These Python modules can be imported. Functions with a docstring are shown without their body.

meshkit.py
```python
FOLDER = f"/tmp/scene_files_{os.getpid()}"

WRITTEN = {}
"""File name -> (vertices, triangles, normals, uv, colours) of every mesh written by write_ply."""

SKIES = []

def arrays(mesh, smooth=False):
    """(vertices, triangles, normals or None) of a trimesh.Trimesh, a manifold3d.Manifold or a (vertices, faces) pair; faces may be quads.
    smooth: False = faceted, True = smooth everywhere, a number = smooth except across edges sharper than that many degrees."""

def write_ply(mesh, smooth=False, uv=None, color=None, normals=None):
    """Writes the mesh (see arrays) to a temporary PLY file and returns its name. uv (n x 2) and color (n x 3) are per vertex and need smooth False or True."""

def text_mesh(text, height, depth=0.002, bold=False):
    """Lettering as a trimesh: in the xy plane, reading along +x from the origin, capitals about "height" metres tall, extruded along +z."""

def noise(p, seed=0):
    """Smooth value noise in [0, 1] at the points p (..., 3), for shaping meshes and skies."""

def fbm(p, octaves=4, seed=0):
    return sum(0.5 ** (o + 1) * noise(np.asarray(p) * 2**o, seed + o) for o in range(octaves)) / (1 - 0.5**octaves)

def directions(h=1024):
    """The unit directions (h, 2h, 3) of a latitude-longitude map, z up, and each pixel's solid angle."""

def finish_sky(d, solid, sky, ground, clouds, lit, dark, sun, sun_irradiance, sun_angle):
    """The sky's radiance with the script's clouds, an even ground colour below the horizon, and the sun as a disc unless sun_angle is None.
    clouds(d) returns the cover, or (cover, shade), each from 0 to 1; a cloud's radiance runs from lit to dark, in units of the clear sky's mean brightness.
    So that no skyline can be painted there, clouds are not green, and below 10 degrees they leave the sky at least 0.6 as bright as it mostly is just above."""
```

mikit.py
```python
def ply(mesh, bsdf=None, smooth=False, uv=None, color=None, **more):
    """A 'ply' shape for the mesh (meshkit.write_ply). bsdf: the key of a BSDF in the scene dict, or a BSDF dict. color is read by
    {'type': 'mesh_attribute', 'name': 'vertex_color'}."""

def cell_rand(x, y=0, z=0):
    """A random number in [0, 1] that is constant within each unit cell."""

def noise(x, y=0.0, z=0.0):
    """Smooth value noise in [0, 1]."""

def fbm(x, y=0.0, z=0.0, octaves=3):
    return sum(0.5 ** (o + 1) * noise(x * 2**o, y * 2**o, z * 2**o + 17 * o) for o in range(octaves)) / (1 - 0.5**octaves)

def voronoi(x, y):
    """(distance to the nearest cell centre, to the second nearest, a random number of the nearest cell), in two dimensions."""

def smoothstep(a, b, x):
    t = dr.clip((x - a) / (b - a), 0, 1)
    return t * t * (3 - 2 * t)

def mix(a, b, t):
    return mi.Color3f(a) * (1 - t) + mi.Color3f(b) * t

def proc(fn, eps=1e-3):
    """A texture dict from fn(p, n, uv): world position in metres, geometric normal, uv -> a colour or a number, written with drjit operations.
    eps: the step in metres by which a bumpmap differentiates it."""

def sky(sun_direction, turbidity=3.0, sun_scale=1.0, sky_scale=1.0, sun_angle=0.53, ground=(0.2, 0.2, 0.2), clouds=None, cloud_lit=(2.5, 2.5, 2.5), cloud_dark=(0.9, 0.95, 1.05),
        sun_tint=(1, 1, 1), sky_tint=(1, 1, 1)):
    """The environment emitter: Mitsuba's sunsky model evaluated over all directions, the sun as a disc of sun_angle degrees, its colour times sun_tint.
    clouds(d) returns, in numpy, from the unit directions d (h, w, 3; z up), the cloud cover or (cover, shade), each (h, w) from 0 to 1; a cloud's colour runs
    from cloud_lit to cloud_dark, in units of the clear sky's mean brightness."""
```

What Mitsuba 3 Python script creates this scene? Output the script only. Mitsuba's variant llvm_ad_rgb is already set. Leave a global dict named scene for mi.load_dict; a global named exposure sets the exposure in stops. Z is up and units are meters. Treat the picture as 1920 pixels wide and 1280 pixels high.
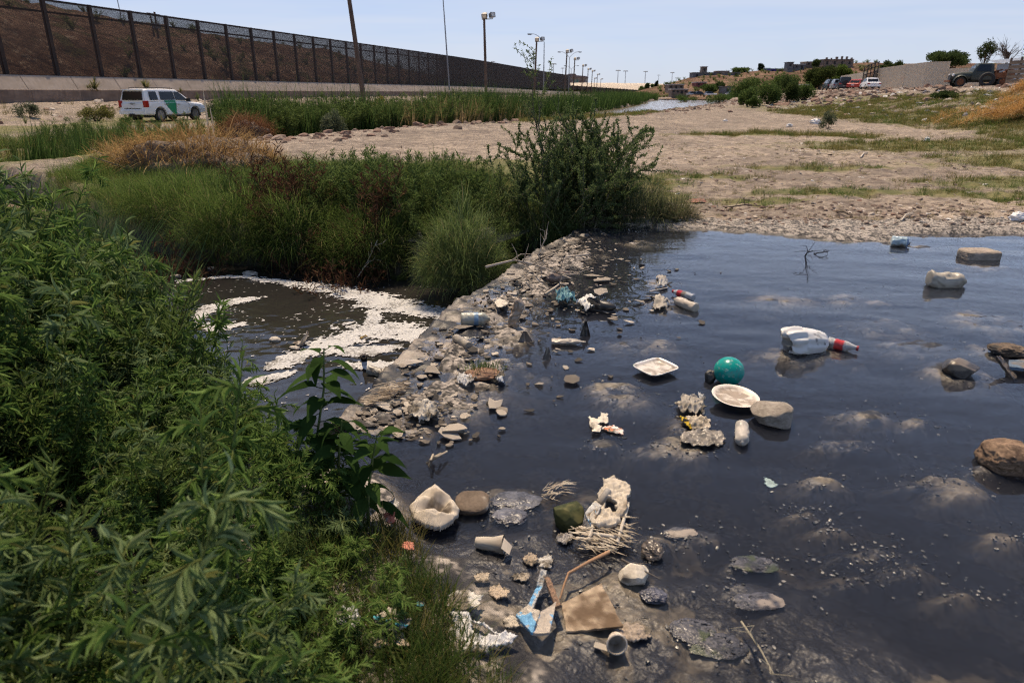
import math
import numpy as np, trimesh, mitsuba as mi, drjit as dr, mikit, meshkit
from scipy.spatial import cKDTree
T = mi.ScalarTransform4f

# ------------------------------------------------------------------ camera, sky, exposure
EYE, PITCH, FOCAL = 1.6, 20.0, 1280.0 / 1920.0          # metres, degrees down, focal length in picture widths (a 24 mm lens)
_t = math.radians(PITCH)
scene = {
    'camera': {'type': 'thinlens', 'fov': math.degrees(2 * math.atan(0.5 / FOCAL)), 'fov_axis': 'x', 'aperture_radius': 0.0034, 'focus_distance': 5.2,
               'near_clip': 0.05, 'far_clip': 6000.0,
               'to_world': T().look_at(origin=[0, 0, EYE], target=[0, math.cos(_t), EYE - math.sin(_t)], up=[0, 0, 1])},
}
SUN_AZ, SUN_EL = math.radians(-14.0), math.radians(67.0)    # azimuth to the right of straight ahead, height
SUN = [math.sin(SUN_AZ) * math.cos(SUN_EL), math.cos(SUN_AZ) * math.cos(SUN_EL), math.sin(SUN_EL)]
def thin_cloud(d):
    q = d / np.maximum(d[..., 2:3], 0.06)
    c = meshkit.fbm(np.stack([q[..., 0] * 0.5, q[..., 1] * 0.9, 0 * q[..., 0]], -1), 5, 3)
    el = np.degrees(np.arcsin(np.clip(d[..., 2], 0, 1)))
    return np.clip(0.12 + 0.56 * np.exp(-el / 9.0) + (c - 0.5) * 0.45, 0, 1)
scene['sky'] = mikit.sky(SUN, turbidity=3.6, sun_tint=(1.0, 0.95, 0.88), sky_tint=(0.98, 0.98, 1.04), clouds=thin_cloud, cloud_lit=(2.0, 2.1, 2.35), cloud_dark=(1.5, 1.6, 1.8), ground=(0.25, 0.2, 0.15))
exposure = 1.75

# ------------------------------------------------------------------ helpers
labels, counts = {}, {}
RNG = np.random.default_rng(11)

def spot(u, v, z=0.0):
    """The point at height z whose place in the 1920 x 1280 survey picture is (u, v)."""
    x, y = (u - 960) / 1280, (v - 640) / 1280
    d = np.array([x, math.cos(_t) - y * math.sin(_t), -math.sin(_t) - y * math.cos(_t)])
    return np.array([0, 0, EYE]) + d * ((z - EYE) / d[2])

def far(u, dist, z=0.0):
    """The point at forward distance dist and height z in the direction of column u at the horizon."""
    return np.array([(u - 960) / 1362.0 * dist, dist, z])

def numbered(name):
    k = counts.get(name, -1) + 1
    counts[name] = k
    return name if k == 0 else f'{name}_{k:03d}'

def put(name, mesh, bsdf, parent=None, smooth=False, color=None, uv=None, **more):
    key = numbered((parent + '__' if parent else '') + name)
    if isinstance(color, tuple):
        color = np.tile(np.asarray(color, float), (len(mesh.vertices), 1))
    scene[key] = mikit.ply(mesh, bsdf, smooth=smooth, color=color, uv=uv, **more)
    return key

def thing(name, label, category, group=None):
    key = numbered(name)
    tag(key, label, category, group)
    return key

def tag(key, label=None, category=None, group=None, kind=None):
    labels[key] = {k: v for k, v in dict(label=label, category=category, group=group, kind=kind).items() if v}
    return key

def mesh_of(v, f):
    return trimesh.Trimesh(np.asarray(v, float), np.asarray(f, int), process=False)

def box(x0, x1, y0, y1, z0, z1):
    v = np.array([[x, y, z] for x in (x0, x1) for y in (y0, y1) for z in (z0, z1)], float)
    f = [[0, 1, 3], [0, 3, 2], [4, 6, 7], [4, 7, 5], [0, 4, 5], [0, 5, 1], [2, 3, 7], [2, 7, 6], [0, 2, 6], [0, 6, 4], [1, 5, 7], [1, 7, 3]]
    return mesh_of(v, f)

def cat(ms):
    vs, fs, n = [], [], 0
    for m in ms:
        vs.append(np.asarray(m.vertices)); fs.append(np.asarray(m.faces) + n); n += len(m.vertices)
    return mesh_of(np.vstack(vs), np.vstack(fs))

def moved(m, loc=(0, 0, 0), rz=0.0, rx=0.0, ry=0.0, s=1.0):
    M = np.eye(4); M[:3, 3] = loc
    R = trimesh.transformations.rotation_matrix
    M = M @ R(rz, [0, 0, 1]) @ R(ry, [0, 1, 0]) @ R(rx, [1, 0, 0])
    v = np.asarray(m.vertices) * np.asarray(s)
    return mesh_of(v @ M[:3, :3].T + M[:3, 3], m.faces)

def tube(points, radii, sides=6, caps=True):
    p = np.asarray(points, float); n = len(p)
    r = np.broadcast_to(np.asarray(radii, float), (n,))
    t = np.gradient(p, axis=0); t /= np.linalg.norm(t, axis=1, keepdims=True) + 1e-12
    a = np.cross(t, np.where(np.abs(t[:, 2:]) < 0.9, [0, 0, 1.0], [1.0, 0, 0])); a /= np.linalg.norm(a, axis=1, keepdims=True) + 1e-12
    b, ang = np.cross(t, a), np.arange(sides) * 2 * np.pi / sides
    v = (p[:, None] + r[:, None, None] * (np.cos(ang)[None, :, None] * a[:, None] + np.sin(ang)[None, :, None] * b[:, None])).reshape(-1, 3)
    i, j = np.meshgrid(np.arange(n - 1), np.arange(sides), indexing='ij')
    q = np.stack([i * sides + j, i * sides + (j + 1) % sides, (i + 1) * sides + (j + 1) % sides, (i + 1) * sides + j], -1).reshape(-1, 4)
    f = np.vstack([q[:, [0, 1, 2]], q[:, [0, 2, 3]]])
    if caps:
        v = np.vstack([v, p[:1], p[-1:]]); k = np.arange(sides); c0, c1 = n * sides, n * sides + 1
        f = np.vstack([f, np.stack([(k + 1) % sides, k, 0 * k + c0], 1), np.stack([(n - 1) * sides + k, (n - 1) * sides + (k + 1) % sides, 0 * k + c1], 1)])
    return mesh_of(v, f)

def grid_mesh(X, Y, Z):
    n, m = X.shape
    i, j = np.meshgrid(np.arange(n - 1), np.arange(m - 1), indexing='ij')
    q = np.stack([i * m + j, i * m + j + 1, (i + 1) * m + j + 1, (i + 1) * m + j], -1).reshape(-1, 4)
    return mesh_of(np.stack([X, Y, Z], -1).reshape(-1, 3), np.vstack([q[:, [0, 1, 2]], q[:, [0, 2, 3]]]))

def up_faces(m):
    """The faces turned so that they look upwards."""
    v, f = np.asarray(m.vertices), np.asarray(m.faces)
    nz = np.cross(v[f[:, 1]] - v[f[:, 0]], v[f[:, 2]] - v[f[:, 0]])[:, 2]
    return mesh_of(v, np.where((nz < 0)[:, None], f[:, ::-1], f))

def sst(a, b, x):
    t = np.clip((x - a) / (b - a), 0, 1)
    return t * t * (3 - 2 * t)

def fb(x, y, s=1.0, o=4, seed=0):
    return meshkit.fbm(np.stack([np.asarray(x) * s, np.asarray(y) * s, np.zeros_like(np.asarray(x, float)) + 0.37], -1), o, seed)

def seg_dist(x, y, pts, closed=False):
    pts = np.asarray(pts, float); d = np.full(np.shape(x), 1e9)
    for a, b in zip(pts, np.roll(pts, -1, 0) if closed else pts[1:]):
        e = b - a
        t = np.clip(((x - a[0]) * e[0] + (y - a[1]) * e[1]) / (e @ e + 1e-12), 0, 1)
        d = np.minimum(d, np.hypot(x - a[0] - t * e[0], y - a[1] - t * e[1]))
    return d

def poly_sd(x, y, poly):
    """Signed distance to a closed polygon, negative inside."""
    poly = np.asarray(poly, float); inside = np.zeros(np.shape(x), bool)
    for (ax, ay), (bx, by) in zip(poly, np.roll(poly, -1, 0)):
        c = ((ay > y) != (by > y)) & (x < (bx - ax) * (y - ay) / (by - ay + 1e-15) + ax)
        inside ^= c
    d = seg_dist(x, y, poly, True)
    return np.where(inside, -d, d)

VC = {'type': 'mesh_attribute', 'name': 'vertex_color'}
def rgb(*c): return {'type': 'rgb', 'value': list(c)}
def pr(color, rough=0.6, **k): return {'type': 'twosided', 'bsdf': {'type': 'principled', 'base_color': color, 'roughness': rough, **k}}
fbm, noise, vor, smo, mix = mikit.fbm, mikit.noise, mikit.voronoi, mikit.smoothstep, mikit.mix

# ------------------------------------------------------------------ shared materials
scene['leaf'] = {'type': 'principledthin', 'base_color': VC, 'roughness': 0.36, 'diff_trans': 1.0, 'eta': 1.45}
scene['dry_leaf'] = {'type': 'principledthin', 'base_color': VC, 'roughness': 0.7, 'diff_trans': 0.5, 'eta': 1.3}
scene['bark'] = pr(VC, 0.85)
scene['matte'] = pr(VC, 0.8, specular=0.3)
scene['satin'] = pr(VC, 0.4)
scene['glossy'] = pr(VC, 0.15)
scene['wet'] = pr(VC, 0.34, specular=0.5)
def dirty(p, n, uv):
    return None
# ------------------------------------------------------------------ the lie of the land
LOW = -0.5                                                            # level of the river and of the pool below the weir; the upper stream lies at 0
EDGE = [(-0.87, 3.1), (-0.75, 3.66), (-0.46, 5.16), (-0.14, 5.93), (0.22, 6.99), (0.85, 8.4)]      # lip of the weir
UPPER = [(0.3, -3), (0.12, 1.0), (0.02, 1.4), (-0.12, 1.7), (-0.54, 2.2)] + EDGE + [(1.3, 8.75), (2.2, 8.55), (3.0, 8.3), (3.9, 7.75), (4.4, 7.9), (4.7, 8.2), (6.1, 8.2), (9, 8.4), (12, 8.6), (12, -3)]
LOWER = [(-0.87, 3.0)] + EDGE + [(0.7, 8.75), (0.35, 8.6), (-0.1, 7.75), (-0.62, 7.1), (-1.1, 7.7), (-1.66, 8.0), (-2.6, 8.3), (-3.7, 8.5), (-6, 9.8), (-9, 13.0), (-12.2, 15), (-14.5, 14), (-12, 11), (-8, 8.6), (-4.4, 6.0), (-2.6, 4.4), (-1.6, 3.5)]
RIVER = [(-19, 7), (-15.6, 13), (-13.4, 19), (-10.4, 26), (-6.5, 33), (-1.6, 40), (4.5, 53), (12, 73), (24, 108), (36, 150), (50, 205), (75, 280), (120, 380)]
FENCE_A, FENCE_D = np.array([-38.2, 61.6]), np.array([0.2775, 1.0]) / math.hypot(0.2775, 1.0)
FENCE_N = np.array([FENCE_D[1], -FENCE_D[0]])                         # towards the river
def fence_xy(along, out): return FENCE_A + FENCE_D * along + FENCE_N * out
def fence_out(x, y): return (x - FENCE_A[0]) * FENCE_N[0] + (y - FENCE_A[1]) * FENCE_N[1]
TOE = [(15.5, -5), (15.5, 20), (16.5, 30), (17.5, 43), (19, 60), (24, 85), (32, 120), (50, 180), (70, 230)]
KERB = [(26, -5), (31, 30), (34, 48), (38, 62), (48, 98), (56, 130), (72, 185), (95, 240)]

def side_of(x, y, line):
    """How far right of a line that runs away from the camera."""
    l = np.asarray(line, float)
    return x - np.interp(y, l[:, 1], l[:, 0])

def bank(x, y):
    """The dry ground, before water is cut into it."""
    z = np.where(side_of(x, y, RIVER) > 0, 0.05 + 0.018 * np.clip(y - 8.3, 0, 12) + 0.05 * sst(20, 60, y), -0.08 + 0.1 * sst(60, 120, y))
    z = z + (fb(x, y, 0.35, 3, 5) - 0.5) * 0.22 * sst(8.2, 11, y) + (fb(x, y, 2.2, 4, 6) - 0.5) * 0.10 + (fb(x, y * 1.3, 6.5, 3, 66) - 0.5) * 0.10 * sst(8.3, 9, y) * sst(26, 14, y)
    rut = np.sin((x - 0.30 * y + 1.2 * (fb(x, y, 0.12, 2, 67) - 0.5)) * 3.3)
    z = z - 0.05 * sst(0.75, 1.0, rut) * sst(9, 11, y) * sst(60, 30, y) * (x > 1.2) * sst(0.35, 0.6, fb(x, y, 0.4, 3, 68))
    near = (y < 7) & (x < 0.4)
    z = np.where(near, 0.06 + 0.16 * sst(0.6, 3.0, -x) + (fb(x, y, 2.5, 3, 8) - 0.5) * 0.1, z)
    toe = np.interp(y, [p[1] for p in TOE], [p[0] for p in TOE]); kerb = np.interp(y, [p[1] for p in KERB], [p[0] for p in KERB])
    t = np.clip((x - toe) / (kerb - toe), 0, 1)
    z = z + 1.75 * (0.55 * t + 0.45 * sst(0.15, 1, t)) + (t > 0) * (t < 1) * (fb(x, y, 0.8, 4, 9) - 0.5) * 0.45 * sst(0, 0.25, t) * sst(1, 0.85, t)
    z = np.where(t >= 1, np.minimum(z, 2.12 + (fb(x, y, 0.3, 2, 4) - 0.5) * 0.08), z)
    o = fence_out(x, y)
    z = z + (0.95 * sst(17, 3, o) + (fb(x, y, 0.5, 4, 10) - 0.5) * 0.5 * sst(22, 12, o)) * (o < 30)
    return z

def ground_z(x, y):
    x, y = np.asarray(x, float), np.asarray(y, float)
    z = bank(x, y)
    width = np.interp(y, [10, 20, 33, 60, 100, 200], [2.2, 2.4, 2.6, 4.5, 6.5, 10])
    r = seg_dist(x, y, RIVER) - width + (fb(x, y, 0.7, 3, 12) - 0.5) * 1.0
    lo = poly_sd(x, y, LOWER) + (fb(x, y, 3, 3, 13) - 0.5) * 0.16
    s = np.minimum(sst(-0.25, 1.1, r), sst(-0.06, 0.42, lo))
    z = -1.0 + (z + 1.0) * s
    up = poly_sd(x, y, UPPER) + (fb(x, y, 1.6, 4, 14) - 0.5) * 0.35
    inside = (poly_sd(x, y, LOWER) > 0.02)
    near = sst(2.9, 2.0, y + 0.12 * (x - 0.5) + 0.75 * np.maximum(x - 0.45, 0))
    speck = fb(x, y, 2.6, 5, 15)
    bed = -0.13 + 0.112 * near + (speck - 0.5) * 0.12 + near * (fb(x, y, 13, 4, 151) - 0.5) * 0.05
    lump = (fb(x * 0.8, y * 1.2, 10, 5, 16) - 0.5) * 0.085 + (fb(x, y, 34, 2, 161) - 0.5) * 0.022
    warp = 0.35 + 2.6 * np.clip(fb(x, y, 3.2, 5, 162) - 0.25, 0, 1)
    for cx, cy, rx, ry, hh in MUD:
        q = np.exp(-((((x - cx) / rx / 1.25) ** 2 + ((y - cy) / ry / 1.25) ** 2) * warp) ** 1.6)
        bed = np.maximum(bed, -0.085 + q * (0.080 + (hh - 0.085) * 0.25 + 1.15 * lump))
    bed = np.where(bed > -0.004, -0.004 + (bed + 0.004) * 0.5, bed)
    apron = sst(1.6, 0.35, seg_dist(x, y, EDGE) + 0.5 * (fb(x, y, 1.8, 3, 163) - 0.4)) * sst(2.9, 3.4, y) * sst(8.2, 7.0, y)
    bed = np.maximum(bed, -0.13 + apron * (0.137 + (fb(x, y, 4.5, 5, 17) - 0.45) * 0.19 + 0.03 * (np.abs(fb(x, y, 9, 3, 19) - 0.5) * 4 - 0.5)))
    bed = bed + (fb(x, y, 22, 3, 18) - 0.5) * 0.018
    w = sst(0.10, -0.28, up) * inside
    return z * (1 - w) + np.minimum(bed, 0.075) * w

def mud_at(u, v, du, dv, h):
    a, b, c = spot(u, v), spot(u + du, v), spot(u, v - dv)
    return (a[0], a[1], max(b[0] - a[0], 0.04), max(c[1] - a[1], 0.05), h)
MUD = [mud_at(*a) for a in [(1215, 640, 70, 18, .11), (1240, 570, 40, 18, .12), (1470, 560, 90, 16, .085), (1600, 560, 80, 14, .075), (1520, 660, 110, 18, .075), (1660, 610, 90, 18, .08), (1720, 650, 80, 22, .085),
       (1850, 600, 80, 24, .09), (1800, 695, 60, 24, .14), (1890, 660, 50, 16, .15), (1150, 725, 60, 14, .12), (1165, 745, 50, 18, .10), (1300, 800, 50, 30, .12), (1290, 830, 60, 24, .11), (1130, 830, 30, 12, .1),
       (800, 780, 50, 18, .10), (1250, 835, 60, 16, .10), (1620, 775, 60, 18, .09), (1600, 830, 70, 14, .10), (1720, 790, 40, 14, .08), (1540, 900, 50, 14, .09), (1790, 905, 60, 22, .10), (1860, 880, 50, 16, .09),
       (1560, 985, 50, 12, .02), (1500, 960, 40, 10, .05), (1640, 1030, 80, 16, .0), (1700, 1060, 50, 12, .03), (1880, 1000, 40, 16, .05), (1600, 1075, 50, 12, .0), (1800, 1110, 60, 14, -.02), (1720, 900, 60, 10, .05), (960, 940, 70, 26, .05), (1120, 980, 60, 60, .05), (880, 940, 40, 22, .05),
       (1300, 1000, 70, 24, .05), (1420, 1050, 60, 18, .06), (1400, 1110, 70, 30, .055), (1340, 1190, 90, 50, .05), (1420, 1230, 60, 40, .06), (920, 1040, 60, 40, .05), (1230, 1020, 40, 30, .05), (1100, 1150, 70, 50, .03),
       (1200, 455, 50, 8, .1), (1240, 530, 30, 10, .1), (1700, 460, 60, 10, .11), (1840, 500, 60, 8, .08)]]

# ------------------------------------------------------------------ ground
def ground_colour(p, n, uv):
    big, mid, fine = fbm(p.x * 0.5, p.y * 0.5, 0.0, 3), fbm(p.x * 3.1, p.y * 3.1, 2.0, 4), noise(p.x * 38, p.y * 38, p.z * 38)
    sand = mix((0.155, 0.127, 0.102), (0.35, 0.285, 0.217), smo(0.25, 0.75, 0.35 * big + 0.45 * mid + 0.2 * fine))
    a, b, w = vor(p.x * 9, p.y * 9)
    sand = mix(sand, mix((0.46, 0.40, 0.34), (0.10, 0.08, 0.065), smo(0.45, 0.55, w)), smo(0.30, 0.18, a) * smo(0.55, 0.75, fbm(p.x * 1.7, p.y * 1.7, 7.0, 3)))
    sand = mix(sand, (0.11, 0.086, 0.068), smo(0.52, 0.68, fbm(p.x * 7, p.y * 15, 4.0, 4)) * 0.75)
    green = mix((0.07, 0.085, 0.03), (0.20, 0.17, 0.08), fbm(p.x * 5, p.y * 5, 9.0, 3))
    c = mix(sand, green, smo(0.25, 0.75, uv.x + (mid - 0.5) * 0.7))
    mudc = mix((0.035, 0.032, 0.03), (0.10, 0.085, 0.065), mid)
    return mix(c, mudc, smo(0.3, 0.7, uv.y + (mid - 0.5) * 0.5))
scene['ground_colour'] = {'type': 'twosided', 'bsdf': {'type': 'bumpmap', 'scale': 1.0, 'nested_texture': mikit.proc(lambda p, n, uv: 0.035 * fbm(p.x * 6, p.y * 6, 1.0, 4) + 0.008 * noise(p.x * 45, p.y * 45, 3.0), 0.006),
    'bsdf': {'type': 'principled', 'base_color': mikit.proc(ground_colour), 'roughness': 0.9, 'specular': 0.2}}}

def spaced(knots):
    out = [knots[0][0]]
    for (a, s0), (b, s1) in zip(knots, knots[1:]):
        x = a
        while x < b - 1e-6:
            x += s0 + (s1 - s0) * (x - a) / (b - a)
            out.append(min(x, b))
    return np.unique(np.round(out, 4))
gx = spaced([(-900, 60), (-120, 8), (-45, 0.8), (-14, 0.22), (-5, 0.08), (8, 0.09), (18, 0.22), (60, 0.9), (160, 8), (1200, 80)])
gy = spaced([(-40, 3), (-4, 0.4), (6.5, 0.09), (8, 0.05), (12, 0.07), (20, 0.16), (45, 0.4), (120, 2.0), (300, 8), (3500, 200)])
GX, GY = np.meshgrid(gx, gy)
GZ = ground_z(GX, GY)
GRID_Z = GZ.copy()
exact_ground = ground_z
def ground_z(x, y):
    """Height of the ground by interpolation."""
    x, y = np.asarray(x, float), np.asarray(y, float)
    i, j = np.clip(np.searchsorted(gx, x) - 1, 0, len(gx) - 2), np.clip(np.searchsorted(gy, y) - 1, 0, len(gy) - 2)
    a, b = (x - gx[i]) / (gx[i + 1] - gx[i]), (y - gy[j]) / (gy[j + 1] - gy[j])
    return (GRID_Z[j, i] * (1 - a) + GRID_Z[j, i + 1] * a) * (1 - b) + (GRID_Z[j + 1, i] * (1 - a) + GRID_Z[j + 1, i + 1] * a) * b
def bed_inside(x, y): return np.minimum(np.minimum(x + 1.3, 9.0 - x), np.minimum(y - 0.9, 8.9 - y))
GZ = GZ - 0.10 * sst(0.0, 0.15, bed_inside(GX, GY))
up_d, lo_d = poly_sd(GX, GY, UPPER), poly_sd(GX, GY, LOWER)
def green_at(x, y):
    """How much of the ground grows grass."""
    g = np.zeros(np.shape(x))
    o, e = fence_out(x, y), side_of(x, y, TOE)
    river = seg_dist(x, y, RIVER)
    t = sst(-3, 2, e) * sst(16, 9, e) * (y < 75)
    g = np.maximum(g, t * (0.35 + 0.9 * (fb(x, y, 0.22, 3, 20) - 0.25)))
    g = np.maximum(g, 0.95 * (x < 0.9) * sst(16, 12.5, y - 0.25 * (x + 6)) * (y > 6.5))
    g = np.maximum(g, 0.8 * sst(9, 3.5, river) * sst(24, 40, y) + 0.7 * sst(6, 3, river) * (x < -9))
    patches = [(2.0, 10.6, 1.1, .8), (3.6, 10.3, .9, .3), (5.3, 11.2, 1.5, .45), (7.6, 11.0, 1.6, .5), (9.3, 12.4, 2.4, .9), (8.2, 10.0, 1.0, .3), (3.2, 13.2, 1.8, .5), (6.3, 14.6, 2, .5), (12.5, 15.5, 4.0, 1.6), (10.5, 9.8, 2, .8), (2.4, 12.2, .8, .8), (12.0, 19, 5, 2.0), (9, 24, 4, 1.5)]
    for cx, cy, rx, ry in patches:
        g = np.maximum(g, 0.95 * np.exp(-((x - cx) / rx) ** 2 - ((y - cy) / ry) ** 2))
    g = np.maximum(g, 0.7 * sst(6, 20, o) * sst(26, 22, o) * (fb(x, y, 0.25, 3, 21) > 0.42))
    g = np.maximum(g, 0.9 * (y < 6.5) * (x < 0.3))
    return np.clip(g, 0, 1)
GREEN = green_at(GX, GY)
WETM = np.maximum(np.maximum(0.9 * (GY < 6) * (GX < 0.2), sst(0.10, -0.05, up_d + (fb(GX, GY, 3, 3, 30) - 0.5) * 0.25)), np.maximum(sst(0.35, 0.1, lo_d), 0.8 * (GZ < LOW + 0.12)))
tag(put('ground', up_faces(grid_mesh(GX, GY, GZ)), 'ground_colour', smooth=True, uv=np.stack([GREEN.ravel(), WETM.ravel()], 1)), kind='structure', label='bare sandy river bank with patches of grass')

# ------------------------------------------------------------------ bed of the upper stream: black sludge, brown silt and pale crusts
bx, by = np.arange(-1.3, 9.0, 0.022), np.concatenate([np.arange(0.9, 4.4, 0.014), np.arange(4.4, 8.92, 0.024)])
BX, BY = np.meshgrid(bx, by)
BZ = exact_ground(BX, BY)
def bed_colour(p, n, uv):
    a, b, c = fbm(p.x * 2.3, p.y * 2.3, 1.0, 4), fbm(p.x * 9, p.y * 9, 5.0, 4), noise(p.x * 60, p.y * 60, 2.0)
    silt = mix((0.03, 0.026, 0.02), (0.185, 0.155, 0.112), smo(0.2, 0.75, 0.55 * b + 0.25 * c + 0.2 * noise(p.x * 26, p.y * 26, 4.0)))
    black = mix((0.006, 0.006, 0.008), (0.035, 0.034, 0.038), b)
    c1 = mix(black, silt, smo(0.48, 0.54, 0.5 * a + 0.5 * fbm(p.x * 5.2, p.y * 4.2, 13.0, 4) + (b - 0.5) * 0.4) * (0.35 + 0.65 * uv.x))
    crust = mix((0.04, 0.037, 0.033), (0.36, 0.315, 0.265), smo(0.3, 0.72, 0.55 * fbm(p.x * 16, p.y * 16, 8.0, 4) + 0.45 * c))
    return mix(c1, crust, smo(0.35, 0.65, uv.y + (b - 0.5) * 0.8))
crust = sst(-0.014, 0.016, BZ) * (0.5 + 0.45 * sst(1.3, 0.2, seg_dist(BX, BY, EDGE)))
crust = np.maximum(crust, sst(7.2, 7.8, BY) * sst(-0.015, 0.02, BZ))
shore = poly_sd(BX, BY, UPPER)
scene['bed_colour'] = {'type': 'twosided', 'bsdf': {'type': 'bumpmap', 'scale': 1.0, 'nested_texture': mikit.proc(lambda p, n, uv: 0.016 * fbm(p.x * 22, p.y * 22, 1.0, 4) + 0.0022 * noise(p.x * 110, p.y * 110, 3.0), 0.003),
    'bsdf': {'type': 'principled', 'base_color': mikit.proc(bed_colour), 'roughness': mikit.proc(lambda p, n, uv: 0.5 + 0.38 * smo(0.3, 0.7, uv.y + 0.6 * (noise(p.x * 9, p.y * 9, 1.0) - 0.5))), 'specular': 0.5}}}
tag(put('stream_bed', up_faces(grid_mesh(BX, BY, BZ)), 'bed_colour', smooth=True, uv=np.stack([np.clip(sst(3.4, 2.2, BY + 0.15 * BX) + sst(-0.06, -0.01, BZ) * 0.8, 0, 1).ravel(), crust.ravel()], 1)), kind='structure', label='black sludge and silt bed of the upper stream')

# ------------------------------------------------------------------ water
def ripples(x, y):
    w = 0.0042 * (fb(x * 1.0 + 0.3 * y, y * 2.2, 3.0, 4, 40) - 0.5) * 2
    w = w + 0.0020 * np.sin(9 * (y + 0.25 * x) + 5 * fb(x, y, 0.8, 2, 41)) * sst(0.35, 0.65, fb(x, y, 0.5, 2, 42))
    w = w + 0.0026 * (fb(x, y * 1.6, 14.0, 2, 43) - 0.5) * sst(0.4, 0.6, fb(x, y, 0.9, 2, 44))
    return w
wx, wy = np.arange(-1.2, 12.0, 0.03), np.concatenate([np.arange(-3, 1.2, 0.3), np.arange(1.2, 4.5, 0.016), np.arange(4.5, 9.1, 0.028)])
WX, WY = np.meshgrid(wx, wy)
water = grid_mesh(WX, WY, ripples(WX, WY) + 0.0)
keep = (poly_sd(WX, WY, LOWER).ravel() > -0.02) & ~((WX.ravel() < 0.1) & (WY.ravel() > 8.6))
water = mesh_of(water.vertices, water.faces[keep[water.faces].all(1)])
water = mesh_of(*(lambda t: (t.vertices, t.faces))(trimesh.Trimesh(water.vertices, water.faces, process=False)))
water.remove_unreferenced_vertices()
scene['murk'] = {'type': 'homogeneous', 'sigma_t': 15.0, 'albedo': {'type': 'rgb', 'value': [0.085, 0.093, 0.118]}}
scene['water_surface'] = {'type': 'thindielectric', 'int_ior': 1.18, 'ext_ior': 1.0}
tag(put('stream_water', up_faces(water), 'water_surface', smooth=True, interior={'type': 'ref', 'id': 'murk'}), kind='structure', label='dark murky water of the upper stream')

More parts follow.
